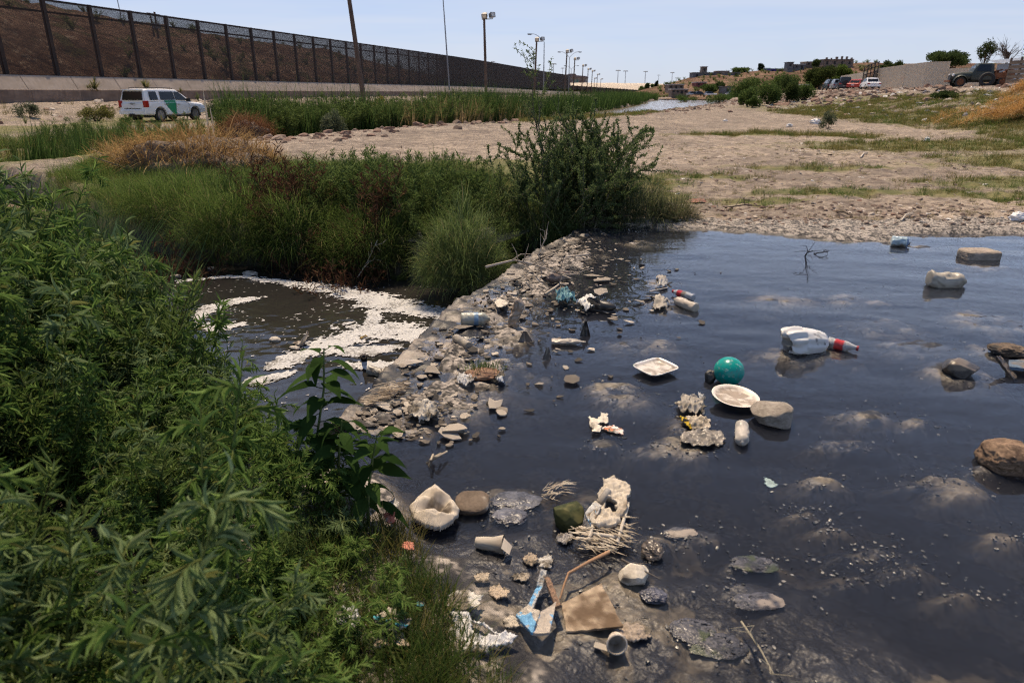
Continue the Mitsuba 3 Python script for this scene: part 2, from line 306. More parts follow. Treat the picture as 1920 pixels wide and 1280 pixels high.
def river_colour(p, n, uv):
    a = fbm(p.x * 0.9, p.y * 0.6, 3.0, 4)
    return mix(mix((0.012, 0.012, 0.013), (0.03, 0.028, 0.024), a), mix((0.10, 0.08, 0.055), (0.15, 0.12, 0.085), a), smo(-5.5, -8.5, p.x) + smo(9, 14, p.y))
scene['river_surface'] = {'type': 'twosided', 'bsdf': {'type': 'bumpmap', 'scale': 1.0, 'nested_texture': mikit.proc(lambda p, n, uv: 0.02 * fbm(p.x * 2.5, p.y * 3.5, 1.0, 3) + 0.004 * noise(p.x * 14, p.y * 18, 5.0), 0.01),
    'bsdf': {'type': 'principled', 'base_color': mikit.proc(river_colour), 'roughness': 0.07, 'specular': 0.5}}}
lv = np.array([[-40, 2.5, LOW], [9, 2.5, LOW], [160, 420, LOW], [-40, 420, LOW]], float)
tag(put('river_water', mesh_of(lv, [[0, 1, 2], [0, 2, 3]]), 'river_surface'), kind='structure', label='brown river and dark pool below the weir')

# ------------------------------------------------------------------ weir: a concrete lip with a worn, stained top
def weir_colour(p, n, uv):
    a, c = fbm(p.x * 5, p.y * 5, 2.0, 4), noise(p.x * 70, p.y * 70, p.z * 70)
    return mix(mix((0.035, 0.032, 0.028), (0.27, 0.23, 0.185), smo(0.34, 0.66, 0.8 * a + 0.2 * c)), (0.02, 0.02, 0.02), smo(0.46, 0.58, fbm(p.x * 2.6, p.y * 2.6, 9.0, 4)))
scene['weir_concrete'] = pr(mikit.proc(weir_colour), 0.55)
ex = np.array(EDGE); ss = np.linspace(0, len(ex) - 1, 300)
lip = np.stack([np.interp(ss, np.arange(len(ex)), ex[:, 0]), np.interp(ss, np.arange(len(ex)), ex[:, 1])], 1)
tan = np.gradient(lip, axis=0); tan /= np.linalg.norm(tan, axis=1, keepdims=True); nrm = np.stack([tan[:, 1], -tan[:, 0]], 1)
rows = []
for off in [-0.07, -0.065, -0.06] + list(np.linspace(-0.05, 0.5, 26)):
    k = (off - -0.05) / 0.55
    q = lip + nrm * (off + (1 - max(k, 0)) * 0.11 * (fb(lip[:, 0], lip[:, 1], 2.6, 5, 50) - 0.5))[:, None]
    z = 0.012 - 0.05 * max(k, 0) ** 2 + 0.05 * (fb(q[:, 0], q[:, 1], 5.5, 5, 51) - 0.5) + 0.035 * (np.abs(fb(q[:, 0], q[:, 1], 9, 3, 52) - 0.5) * 4 - 0.45)
    if off == -0.07: z = np.full(len(q), -1.1)
    if off == -0.065: z = z * 0 - 0.10
    if off == -0.06: z = z - 0.02
    if k > 0.97: z = z * 0 - 0.14
    rows.append(np.column_stack([q, z]))
R = np.array(rows)
tag(put('concrete_weir', grid_mesh(R[..., 0], R[..., 1], R[..., 2]), 'weir_concrete', smooth=40), kind='structure', label='worn concrete lip of the weir between stream and pool')

# ------------------------------------------------------------------ hills
def hill_colour(p, n, uv):
    a, b, c = fbm(p.x * 0.12, p.y * 0.12, p.z * 0.35, 4), fbm(p.x * 0.9, p.y * 0.9, p.z * 0.9, 4), noise(p.x * 3.5, p.y * 3.5, p.z * 3.5)
    c0 = mix((0.085, 0.05, 0.036), (0.235, 0.155, 0.112), smo(0.28, 0.7, 0.5 * a + 0.35 * b + 0.15 * c))
    c0 = mix(c0, (0.33, 0.26, 0.2), smo(0.62, 0.72, c) * smo(0.5, 0.6, b) * 0.6)
    return mix(c0, (0.085, 0.085, 0.045), smo(0.56, 0.66, fbm(p.x * 0.35, p.y * 0.35, p.z * 0.5, 4)) * 0.8)
scene['hill_earth'] = {'type': 'twosided', 'bsdf': {'type': 'bumpmap', 'scale': 1.0, 'nested_texture': mikit.proc(lambda p, n, uv: 0.5 * fbm(p.x * 0.8, p.y * 0.8, p.z * 0.8, 4), 0.05), 'bsdf': {'type': 'diffuse', 'reflectance': mikit.proc(hill_colour)}}}
ha, hp = np.linspace(-60, 330, 360), np.concatenate([[-1.1, -0.6], np.linspace(0.2, 120, 130)])
HA, HP = np.meshgrid(ha, hp)
crest = np.interp(HA, [-60, -20, 0, 10, 25, 50, 90, 130, 170, 230, 330], [27, 24, 20.0, 16.0, 12.6, 11.4, 10.4, 7.4, 4.8, 3.4, 3.0])
prof = 0.28 * sst(1.5, 6, HP) + 0.72 * sst(4, 34, HP)
HZ = 2.75 + np.maximum(crest - 2.75, 0) * prof * (1 - 0.35 * sst(45, 120, HP)) + (fb(HA, HP, 0.11, 5, 60) - 0.5) * 3.4 * sst(2, 14, HP) + (fb(HA, HP, 0.7, 4, 61) - 0.5) * 1.1 * sst(1.5, 6, HP)
HXY = FENCE_A + HA[..., None] * FENCE_D - HP[..., None] * FENCE_N
tag(put('hillside', up_faces(grid_mesh(HXY[..., 0], HXY[..., 1], HZ)), 'hill_earth', smooth=True), kind='structure', label='brown eroded hillside behind the tall fence')
def left_hill_z(a, p):
    k = np.argmin((ha - a) ** 2), np.argmin((hp - p) ** 2)
    return HZ[k[1], k[0]]

fx, fy = np.linspace(20, 420, 200), np.linspace(225, 520, 110)
FX, FY = np.meshgrid(fx, fy)
fu = FX / FY * 1362 + 960
fc = np.interp(fu, [1130, 1180, 1230, 1280, 1310, 1400, 1480, 1530, 1600, 1800, 2100], [0, 1.6, 4.4, 8.0, 10.2, 11.6, 12.6, 14.0, 15.0, 15, 14])
def far_hill_z(x, y):
    u = x / y * 1362 + 960
    c = np.interp(u, [1130, 1180, 1230, 1280, 1310, 1400, 1480, 1530, 1600, 1800, 2100], [0, 1.6, 4.4, 8.0, 10.2, 11.6, 12.6, 14.0, 15.0, 15, 14])
    return c * sst(262, 350, y) * (1 - 0.2 * sst(380, 520, y)) + (fb(x, y, 0.06, 5, 62) - 0.5) * 3.0 * sst(255, 300, y) * sst(0, 4, c) - 0.3
tag(put('far_hill', up_faces(grid_mesh(FX, FY, far_hill_z(FX, FY))), 'hill_earth', smooth=True), kind='structure', label='stony far hill with houses along its crest')

# a pale highway embankment far off, beyond the bend of the river
scene['pale_earth'] = pr(rgb(0.52, 0.44, 0.34), 0.9)
hx = np.linspace(40, 210, 90); hy = np.linspace(520, 600, 12); EX, EY = np.meshgrid(hx, hy)
EZ = (np.interp(EX, [40, 60, 110, 150, 185, 210], [8.5, 8.6, 8.0, 6.5, 4, 1]) + (fb(EX, EY, 0.08, 3, 63) - 0.5) * 1.0) * sst(520, 545, EY)
tag(put('highway_embankment', up_faces(grid_mesh(EX, EY, EZ)), 'pale_earth', smooth=True), kind='structure', label='pale graded embankment far beyond the fence')
# ------------------------------------------------------------------ tall steel fence along the hillside
scene['rusty_steel'] = pr(mikit.proc(lambda p, n, uv: mix((0.012, 0.010, 0.010), (0.045, 0.026, 0.019), fbm(p.x * 1.3, p.y * 1.3, p.z * 1.6, 3))), 0.6, specular=0.3)
SPAN = 4.6
def along_fence(m, n, out=0.0, z=0.0):
    p = fence_xy(n * SPAN, out)
    return moved(m, (p[0], p[1], z), rz=math.atan2(FENCE_D[1], FENCE_D[0]))
def fence_foot(n): return 2.85 - 0.0 * n - 0.9 * sst(20, 48, n)
fence = thing('border_fence', 'tall dark rusty steel mesh fence on posts climbing along the brown hillside', 'fence')
for n in range(-9, 50):
    z = float(fence_foot(n)); h = 5.9
    put('post', along_fence(box(-0.16, 0.16, -0.12, 0.14, -0.3, h + 0.05), n, 0, z), 'rusty_steel', fence)
    if n < 49:
        dz = float(fence_foot(n + 1)) - z
        sp, wd = (0.062, 0.041) if n < 20 else (0.05, 0.036)
        bars = []
        for k in range(int((SPAN - 0.34) / sp)):
            x = 0.17 + (k + 0.5) * sp
            bars.append(box(x - wd / 2, x + wd / 2, -0.085, -0.077, 0.02 + dz * x / SPAN, h - 0.05 + dz * x / SPAN))
        m = cat(bars)
        tag(put('mesh_panel', along_fence(m, n, 0, z), 'rusty_steel', fence), kind='stuff')
        for zz, hh in ((h - 0.12, 0.16), (h - 1.02, 0.15), (0.0, 0.12)):
            r = box(0.162, SPAN - 0.162, -0.06, 0.06, zz, zz + hh); v = np.array(r.vertices); v[:, 2] += dz * v[:, 0] / SPAN
            put('rail', along_fence(mesh_of(v, r.faces), n, 0, z), 'rusty_steel', fence)

# concrete retaining wall in two tiers, cast in bays
def concrete(p, n, uv, lo, hi):
    a, c = fbm(p.x * 0.7, p.y * 0.7, p.z * 2.2, 4), noise(p.x * 6, p.y * 6, p.z * 1.2)
    return mix(lo, hi, smo(0.2, 0.8, 0.7 * a + 0.3 * c))
scene['pale_concrete'] = pr(mikit.proc(lambda p, n, uv: concrete(p, n, uv, (0.25, 0.205, 0.165), (0.34, 0.285, 0.235))), 0.85)
scene['brown_concrete'] = pr(mikit.proc(lambda p, n, uv: concrete(p, n, uv, (0.125, 0.09, 0.07), (0.22, 0.165, 0.13))), 0.85)
def prism_x(x0, x1, prof):
    k = len(prof); v = [[x0, y, z] for y, z in prof] + [[x1, y, z] for y, z in prof]
    f = [[i, (i + 1) % k, k + (i + 1) % k] for i in range(k)] + [[i, k + (i + 1) % k, k + i] for i in range(k)]
    f += [[0, i + 1, i] for i in range(1, k - 1)] + [[k, k + i, k + i + 1] for i in range(1, k - 1)]
    return mesh_of(v, np.array(f)[:, ::-1])
wall = thing('retaining_wall', 'long pale concrete retaining wall in sloping bays over a brown lower tier', 'wall')
for n in range(-9, 52):
    dz = float(fence_foot(n)) - 2.85
    up = prism_x(0.03, SPAN - 0.03, [(-1.0, 2.9), (-1.22, 2.9), (-1.28, 2.82), (-1.85, 1.84), (-1.0, 1.84)])
    put('bay', along_fence(up, n, 0, dz), 'pale_concrete', wall)
    put('joint', along_fence(prism_x(SPAN - 0.029, SPAN + 0.029, [(-1.0, 2.8), (-1.15, 2.8), (-1.72, 1.84), (-1.0, 1.84)]), n, 0, dz), 'brown_concrete', wall)
    lowm = prism_x(0.012, SPAN - 0.012, [(-1.0, 1.838), (-2.04, 1.838), (-2.08, 1.80), (-2.06, -0.5), (-1.0, -0.5)])
    put('lower_bay', along_fence(lowm, n, 0, dz), 'brown_concrete', wall)

# ------------------------------------------------------------------ poles and lamps
scene['pole_wood'] = pr(mikit.proc(lambda p, n, uv: mix((0.07, 0.045, 0.032), (0.16, 0.105, 0.075), noise(p.x * 20, p.y * 20, p.z * 1.5))), 0.8)
scene['grey_steel'] = pr(rgb(0.22, 0.225, 0.235), 0.45, metallic=0.3)
scene['lamp_case'] = pr(rgb(0.20, 0.19, 0.175), 0.5)
scene['lamp_glass'] = pr(rgb(0.75, 0.72, 0.65), 0.2)
def floodlight_pole(u, dist, z0, top, lean, label, lamps=True, r=0.15):
    b = far(u, dist, z0); t = b + [lean, 0, top - z0]
    k = thing('floodlight_pole', label, 'pole', 'wooden floodlight poles along the river')
    q = np.linspace(0, 1, 6)[:, None]
    put('shaft', tube(b + (t - b) * q, np.linspace(r * 1.15, r * 0.8, 6), 8), 'pole_wood', k, smooth=40)
    if lamps:
        put('arm', tube([t + [-0.25, 0, -0.18], t + [0.95, 0, -0.12]], 0.045, 5), 'lamp_case', k)
        for dx, tilt in ((0.1, -0.2), (0.85, 0.5)):
            f = put('floodlight', moved(cat([box(-0.24, 0.24, -0.2, 0.22, 0, 0.42), box(-0.3, 0.3, -0.26, -0.2, -0.04, 0.46)]), t + [dx, 0, 0.02], rx=0.5 if tilt < 0 else -0.2, rz=tilt * 1.2), 'lamp_case', k)
            put('lens', moved(box(-0.21, 0.21, -0.266, -0.262, 0.02, 0.4), t + [dx, 0, 0.02], rx=0.5 if tilt < 0 else -0.2, rz=tilt * 1.2), 'lamp_glass', f)
floodlight_pole(684, 50, -0.1, 9.2, -0.75, 'thickest bare brown wooden pole, running out of the top of the picture', True, 0.16)
floodlight_pole(912, 81, 0.0, 9.2, -0.15, 'brown pole with a pale floodlight pair, nearest lamp fully in view', True)
floodlight_pole(1001, 114, 0.0, 9.1, 0.35, 'brown pole with floodlights standing behind the top of the willow shrub')
floodlight_pole(1058, 147, 0.0, 9.2, 0.35, 'brown floodlight pole in front of the end of the fence')
for u, d, tp, l in ((1074, 177, 9.1, 'floodlight pole just right of the fence end, before the flat building'), (1090, 223, 9.2, 'floodlight pole over the right end of the flat building'), (1100, 256, 9.2, 'small far floodlight pole, sixth along the river'),
                    (1108, 281, 9.3, 'small far floodlight pole, seventh along the river'), (1118, 330, 9.2, 'small far floodlight pole, eighth along the river'), (1113, 400, 8.9, 'tiny far floodlight pole between two taller ones'), (1125, 440, 9.2, 'tiny farthest floodlight pole at the end of the row')):
    floodlight_pole(u, d, 0.0, tp, 0.25, l)

def street_lamp(u, dist, z0, top, label, arms=(-1,), tall=False, lean=0.0):
    b = far(u, dist, z0); t = b + [lean, 0, top - z0]
    k = thing('street_lamp', label, 'street lamp', 'grey street lamps beyond the fence')
    put('shaft', tube([b, (b + t) / 2, t], [0.13, 0.105, 0.07], 7), 'grey_steel', k, smooth=40)
    for s in arms:
        q = np.linspace(0, 1, 7)
        arm = np.array([t + [s * 2.6 * a, 0, 1.5 * math.sin(a * math.pi * 0.55)] for a in q])
        put('arm', tube(arm, 0.05, 5), 'grey_steel', k, smooth=40)
        e = arm[-1]
        put('lamp_head', moved(cat([box(-0.45, 0.45, -0.16, 0.16, -0.12, 0.06), box(-0.3, 0.3, -0.12, 0.12, -0.2, -0.121)]), e + [s * 0.35, 0, 0]), 'grey_steel', k)
street_lamp(843, 125, 2.0, 19.0, 'tall thin grey mast behind the fence, cut off by the picture top', (-1, 1), lean=-0.75)
street_lamp(1019, 150, 1.5, 11.2, 'grey street lamp with one curved arm reaching left over the fence', (-1,))
street_lamp(1066, 210, 1.5, 11.0, 'grey street lamp with two curved arms over the end of the fence', (-1, 1))
street_lamp(1070, 330, 1.5, 11.5, 'smaller far street lamp with two arms above the flat building', (-1, 1))
def high_mast(u, dist, top, label):
    b = far(u, dist, 0)
    k = thing('lighting_mast', label, 'lighting mast', 'high lighting masts on the horizon')
    put('shaft', tube([b, b + [0, 0, top]], [0.42, 0.26], 6), 'grey_steel', k)
    a = np.linspace(0, 2 * np.pi, 9)
    put('ring', tube([b + [1.9 * math.cos(t), 1.9 * math.sin(t), top - 0.2] for t in a], 0.16, 4), 'grey_steel', k)
    for t in a[:-1:2]:
        put('lamp', moved(box(-0.6, 0.6, -0.5, 0.5, -0.55, 0.1), b + [1.9 * math.cos(t), 1.9 * math.sin(t), top - 0.3]), 'lamp_case', k)
for u, d, y, l in ((1037, 640, 120, 'high mast above the fence, left of the flat building'), (1157, 760, 132, 'left mast of the pair over the pale embankment'), (1171, 800, 133, 'right mast of the pair over the pale embankment'),
                   (1208, 820, 134, 'high mast over the round dark tree'), (1233, 1300, 141, 'faint mast above the cypress'), (1258, 900, 136, 'high mast at the left foot of the stony hill'), (925, 900, 116, 'faint mast above the fence right of the lone pole'), (1454 - 400, 1000, 128, 'faint mast over the left part of the flat building'), (1266, 1400, 146, 'small faint mast beside the hill foot')):
    high_mast(u, d, 1.6 + (174 - y) * d / 1450, l)

# utility pole on the hill behind the fence
up0 = far(314, 100, 9.3)
k = thing('utility_pole', 'utility pole with crossarms and transformers on the hill behind the fence', 'utility pole')
put('shaft', tube([up0 - [0, 0, 4], up0 + [0, 0, 2.35]], 0.13, 6), 'pole_wood', k)
put('shaft', tube([up0 + [-0.45, 0, -4], up0 + [-0.6, 0, 1.9]], 0.1, 6), 'pole_wood', k)
put('crossarm', moved(box(-0.85, 0.85, -0.07, 0.07, -0.08, 0.08), up0 + [-0.2, 0, 2.1], ry=0.15), 'pole_wood', k)
for dx in (-0.28, 0.12, 0.45):
    put('transformer', tube([up0 + [dx, -0.25, 0.3], up0 + [dx, -0.25, 0.95]], 0.15, 8), 'grey_steel', k)
a0 = far(253, 92, 11.2)
tag(put('antenna', tube([a0 - [0, 0, 2], a0 + [-0.15, 0, 1.3]], 0.05, 5), 'grey_steel'), 'thin bare antenna rod on top of the hill behind the fence', 'antenna')

# ------------------------------------------------------------------ vehicles
scene['white_paint'] = pr(rgb(0.74, 0.74, 0.73), 0.3, clearcoat=0.6, clearcoat_gloss=0.9)
scene['green_paint'] = pr(rgb(0.0, 0.22, 0.095), 0.3, clearcoat=0.6)
scene['red_paint'] = pr(rgb(0.42, 0.05, 0.035), 0.3, clearcoat=0.6)
scene['silver_paint'] = pr(rgb(0.4, 0.41, 0.43), 0.3, metallic=0.4)
scene['dark_paint'] = pr(rgb(0.018, 0.022, 0.032), 0.25, clearcoat=0.6)
scene['old_green_paint'] = pr(mikit.proc(lambda p, n, uv: mix((0.012, 0.03, 0.028), (0.05, 0.05, 0.04), fbm(p.x * 3, p.y * 3, p.z * 3, 3))), 0.5)
scene['tinted_glass'] = pr(rgb(0.01, 0.012, 0.014), 0.06)
scene['rubber'] = pr(rgb(0.02, 0.02, 0.02), 0.75)
scene['wheel_metal'] = pr(rgb(0.3, 0.3, 0.3), 0.35, metallic=0.6)
scene['tail_red'] = pr(rgb(0.35, 0.012, 0.012), 0.15)
scene['head_clear'] = pr(rgb(0.7, 0.7, 0.72), 0.1)
scene['black_trim'] = pr(rgb(0.012, 0.012, 0.012), 0.5)
scene['rust'] = pr(mikit.proc(lambda p, n, uv: mix((0.10, 0.035, 0.015), (0.22, 0.09, 0.04), fbm(p.x * 5, p.y * 5, p.z * 5, 3))), 0.8)

def loft(secs, close=True):
    """Skin over cross-sections (k, m, 3), closed round, with end caps."""
    s = np.asarray(secs, float); k, m = s.shape[:2]
    v = s.reshape(-1, 3); f = []
    for i in range(k - 1):
        for j in range(m):
            a, b, c, d = i * m + j, i * m + (j + 1) % m, (i + 1) * m + (j + 1) % m, (i + 1) * m + j
            f += [[a, c, b], [a, d, c]]
    v = np.vstack([v, s[0].mean(0), s[-1].mean(0)])
    f += [[j, (j + 1) % m, k * m] for j in range(m)] + [[(k - 1) * m + (j + 1) % m, (k - 1) * m + j, k * m + 1] for j in range(m)]
    return mesh_of(v, f)

class Car:
    """Local frame: x forward, y left, z up, origin on the ground under the middle."""
    def __init__(self, loc, heading, key):
        self.loc, self.rz, self.key = loc, math.pi / 2 - heading, key
    def put(self, name, m, mat, parent=None, smooth=False):
        return put(name, moved(m, self.loc, rz=self.rz), mat, parent or self.key, smooth=smooth)
def wheel(car, x, y, r, w=0.24, rim='wheel_metal'):
    a = np.linspace(0, 2 * np.pi, 25)[:-1]
    def ring(rad, yy): return np.stack([x + rad * np.cos(a), np.full(24, yy), r + rad * np.sin(a)], 1)
    s = 1 if y > 0 else -1
    k = car.put('wheel', loft([ring(r * 0.6, y - s * w), ring(r * 0.96, y - s * w), ring(r, y - s * w * 0.8), ring(r, y - s * w * 0.2), ring(r * 0.95, y), ring(r * 0.66, y - s * 0.012), ring(r * 0.64, y - s * 0.06)]), 'rubber', smooth=35)
    spokes = []
    for t in np.arange(5) * 2 * np.pi / 5:
        spokes.append(moved(box(-0.045, 0.045, -0.015, 0.015, 0.04, r * 0.62), (x, y - s * 0.03, r), ry=t))
    spokes.append(loft([ring(r * 0.64, y - s * 0.058), ring(r * 0.66, y - s * 0.008), ring(r * 0.60, y - s * 0.006), ring(r * 0.58, y - s * 0.05)]))
    spokes.append(loft([ring(0.075, y - s * 0.05), ring(0.06, y + s * 0.0)]))
    car.put('rim', cat(spokes), rim, k, smooth=30)

def body_sections(st):
    """st: rows (x, z_low, z_belt, w_low, w_belt, z_top, w_top) -> rounded box sections."""
    out = []
    for x, z0, zb, w0, wb, zt, wt in st:
        r = min(0.07, (zt - zb) * 0.35 + 0.01)
        half = [(w0 * 0.9, z0), (w0, z0 + 0.08), (wb, zb * 0.6 + z0 * 0.4), (wb * 0.985, zb), (wt, zt - r), (wt - r, zt - 0.01), (wt * 0.4, zt)]
        out.append([[x, y, z] for y, z in half] + [[x, -y, z] for y, z in half[::-1]])
    return np.array(out)

def window(car, quad, parent=None, name='window', mat='tinted_glass', t=0.012):
    """A pane from four corners (outer side counter-clockwise), a little proud of the body."""
    q = np.asarray(quad, float); n = np.cross(q[1] - q[0], q[3] - q[0]); n /= np.linalg.norm(n)
    v = np.vstack([q - n * t, q + n * t])
    f = [[4, 5, 6], [4, 6, 7], [0, 2, 1], [0, 3, 2]] + sum([[[i, (i + 1) % 4, 4 + (i + 1) % 4], [i, 4 + (i + 1) % 4, 4 + i]] for i in range(4)], [])
    return car.put(name, mesh_of(v, f), mat, parent)

def arch_cut(m, xs, r, zc, halfw):
    import manifold3d as mf
    def M(t): return mf.Manifold(mf.Mesh(np.asarray(t.vertices, np.float32), np.asarray(t.faces, np.uint32)))
    b = M(trimesh.Trimesh(m.vertices, m.faces, process=True))
    if b.status() != mf.Error.NoError or b.volume() < 0:
        t = trimesh.Trimesh(m.vertices, m.faces, process=True); t.fix_normals(); b = M(t)
    for x in xs:
        for s in (-1, 1):
            c = mf.Manifold.cylinder(0.34, r, r, 40).rotate([90, 0, 0]).translate([x, s * halfw + 0.17, zc])
            b = b - c
    o = b.to_mesh()
    return mesh_of(np.asarray(o.vert_properties)[:, :3], o.tri_verts)

def make_suv(loc, heading):
    k = thing('patrol_car', 'white patrol car with a green slanted stripe parked before the concrete wall', 'car')
    c = Car(loc, heading, k)
    W = 1.0
    low = body_sections([(-2.58, 0.5, 1.0, .90, .92, 1.06, .90), (-2.5, 0.42, 1.05, .96, .98, 1.13, .95), (-1.6, .36, 1.08, W, W, 1.16, .97), (0, .36, 1.08, W, W, 1.16, .97), (0.9, .36, 1.07, W, W, 1.15, .96), (1.25, .37, 1.02, W, W, 1.14, .93), (2.1, .38, .96, W, .99, 1.08, .88), (2.45, .42, .88, .96, .95, 1.02, .82), (2.6, .5, .8, .86, .86, .93, .75)])
    body = arch_cut(loft(low), (-1.48, 1.5), 0.47, 0.42, 0.94)
    c.put('body', body, 'white_paint', smooth=28)
    cabin = body_sections([(-2.5, 1.12, 1.2, .93, .93, 1.2, .90), (-2.46, 1.12, 1.3, .935, .93, 1.45, .87), (-2.36, 1.12, 1.3, .94, .92, 1.83, .78), (-2.0, 1.12, 1.3, .94, .93, 1.89, .80), (-0.6, 1.12, 1.3, .94, .93, 1.9, .80), (.25, 1.12, 1.3, .94, .92, 1.86, .78), (.75, 1.12, 1.25, .93, .91, 1.62, .79), (1.1, 1.12, 1.2, .92, .90, 1.38, .82), (1.38, 1.1, 1.13, .90, .88, 1.16, .84)])
    roof = c.put('cabin', loft(cabin), 'white_paint', smooth=28)
    yb, yt = 0.945, 0.845                                             # glass line at the belt and near the roof
    for s in (-1, 1):
        def side(pts):
            q = [[x, s * y, z] for x, y, z in pts]
            return q if s < 0 else q[::-1]
        for x0, x1, x2, x3 in ((-2.12, -1.5, -1.52, -2.08), (-1.28, -0.12, -0.12, -1.25)):
            window(c, side([(x0, yb, 1.26), (x1, yb, 1.26), (x2, yt, 1.74), (x3, yt, 1.74)]))
        window(c, side([(-0.04, yb, 1.25), (1.0, yb - 0.01, 1.22), (0.36, yt - 0.005, 1.72), (-0.04, yt, 1.74)]))
        # green stripe over the rear door, door seams, handles, mirror
        window(c, side([(-0.86, 1.002, 0.84), (-0.18, 1.002, 0.42), (-0.12, 1.002, 1.08), (-0.98, 1.002, 1.08)]), None, 'green_stripe', 'green_paint', 0.006)
        window(c, side([(-0.42, 1.0, 0.42), (-0.18, 1.002, 0.42), (-0.18, 1.002, 0.72), (-0.86, 1.0, 0.84)]), None, 'green_stripe', 'green_paint', 0.0065)
        window(c, side([(-0.98, 0.965, 1.085), (-0.12, 0.965, 1.085), (-0.10, 0.95, 1.235), (-1.02, 0.95, 1.235)]), None, 'green_stripe', 'green_paint', 0.016)
        for x in (-1.05, -0.1, 1.0):
            c.put('door_seam', box(x - 0.006, x + 0.006, s * 0.985, s * 1.004, 0.45 if x > -1 else 0.95, 1.1), 'black_trim')
        for x in (-0.98, -0.02):
            c.put('door_handle', box(x, x + 0.22, s * 1.0, s * 1.03, 0.98, 1.02), 'wheel_metal')
        c.put('sill', box(-0.95, 0.98, s * 0.9, s * 0.99, 0.30, 0.365), 'black_trim')
        c.put('mirror', moved(cat([box(-0.06, 0.06, -0.1, 0.12, -0.08, 0.1)]), (0.92, s * 1.07, 1.24)), 'black_trim')
        c.put('roof_rail', tube([[-2.0, s * 0.68, 1.90], [-1.9, s * 0.68, 1.95], [-0.1, s * 0.68, 1.94], [0.05, s * 0.68, 1.88]], 0.022, 6), 'black_trim')
        c.put('tail_light', box(-2.6, -2.34, s * 0.80, s * 0.995, 0.86, 1.22), 'tail_red')
        c.put('headlight', box(2.3, 2.56, s * 0.62, s * 0.95, 0.78, 0.9), 'head_clear')
        for x in (-1.48, 1.5):
            wheel(c, x, s * 0.985, 0.40)
    window(c, [(-2.545, .74, 1.26), (-2.545, -.74, 1.26), (-2.43, -.68, 1.74), (-2.43, .68, 1.74)], None, 'rear_window')
    window(c, [(1.02, -.76, 1.42), (1.02, .76, 1.42), (.36, .7, 1.78), (.36, -.7, 1.78)], None, 'windscreen')
    c.put('spoiler', box(-2.52, -2.3, -.7, .7, 1.80, 1.86), 'white_paint')
    c.put('bumper', box(-2.72, -2.45, -.94, .94, .46, .68), 'white_paint')
    c.put('hitch', box(-2.74, -2.70, -.2, .2, .40, .50), 'black_trim')
    c.put('license_plate', box(-2.612, -2.606, -.17, .17, .86, .98), 'head_clear')
    c.put('crest', cat([box(-2.612, -2.606, -.22, .22, 1.06, 1.09), box(-2.612, -2.606, -.11, .11, 1.0, 1.05)]), 'lamp_case')
    c.put('lettering', box(-2.612, -2.606, -.62, .62, .76, .80), 'old_green_paint')
    c.put('underbody', box(-2.3, 2.3, -.72, .72, .26, .40), 'black_trim')
    return k
SUV_AT = far(305, 45.5, 0); SUV_AT[2] = float(ground_z(SUV_AT[0], SUV_AT[1])) - 0.02
make_suv(SUV_AT, math.radians(16.5))

def make_car(loc, heading, paint, label, L=4.5, H=1.45, W=0.88, boxy=0.0, spare=False):
    k = thing('parked_car', label, 'car', 'cars parked along the raised dirt road'); c = Car(loc, heading, k)
    h = L / 2; belt = 0.60 * H; tr = h * (0.62 if not boxy else 0.96)
    low = body_sections([(-h, .42, belt * .8, W * .88, W * .9, belt * .9, W * .8), (-h + .15, .32, belt * .95, W * .96, W * .98, belt, W * .9), (-h * .3, .26, belt, W, W, belt * 1.03, W * .93), (h * .35, .26, belt * .98, W, W, belt, W * .92), (h - .25, .3, belt * .8, W * .95, W * .95, belt * .86, W * .82), (h, .4, belt * .62, W * .82, W * .85, belt * .7, W * .7)])
    c.put('body', arch_cut(loft(low), (-h * .6, h * .62), 0.37, 0.33, W - 0.05), paint, smooth=28)
    zt = H
    cab = body_sections([(-tr, belt * .97, belt, W * .9, W * .9, belt * 1.02, W * .86), (-tr * (0.97 if boxy else .72), belt * .97, belt * 1.05, W * .9, W * .9, zt - .05, W * .72), (-h * .1, belt * .97, belt * 1.05, W * .9, W * .9, zt, W * .72), (h * .12, belt * .97, belt * 1.05, W * .9, W * .9, zt - .05, W * .72), (h * .5, belt * .95, belt * .98, W * .88, W * .88, belt * 1.0, W * .84)])
    c.put('cabin', loft(cab), paint, smooth=28)
    for s in (-1, 1):
        for x0, x1, x2, x3 in ((-tr * .78, -0.12, -0.12, -tr * .62), (-0.02, h * .36, h * .1, -0.02)):
            q = [[x0, s * W * .905, belt * 1.08], [x1, s * W * .905, belt * 1.08], [x2, s * W * .775, zt - .13], [x3, s * W * .775, zt - .13]]
            window(c, q if s < 0 else q[::-1])
        c.put('tail_light', box(-h - .012, -h + .16, s * W * .58, s * W * .93, belt * .72, belt * .88), 'tail_red')
        for x in (-h * .6, h * .62):
            wheel(c, x, s * (W - .02), .32, .2)
    rb, rt = -tr - .02, -tr * (0.97 if boxy else .72) - .02
    window(c, [(rb * .985, W * .74, belt * 1.1), (rb * .985, -W * .74, belt * 1.1), (rt, -W * .64, zt - .12), (rt, W * .64, zt - .12)], None, 'rear_window')
    c.put('bumper', box(-h - .03, -h + .12, -W * .86, W * .86, .34, .5), paint)
    c.put('license_plate', box(-h - .038, -h - .031, -.2, .2, .55, .66), 'head_clear')
    if spare:
        a = np.linspace(0, 2 * np.pi, 21)[:-1]
        c.put('spare_wheel', loft([np.stack([np.full(20, x), r * np.cos(a), 1.0 + r * np.sin(a)], 1) for x, r in ((-h + .02, .3), (-h + .0, .38), (-h - .2, .38), (-h - .24, .3))][::-1]), 'rubber', smooth=35)
    return k
def road_spot(u, d): p = far(u, d); p[2] = float(ground_z(p[0], p[1])) - 0.015; return p
make_car(road_spot(1629, 96), math.radians(14), 'white_paint', 'white sedan seen from behind on the dirt road before the tan wall')
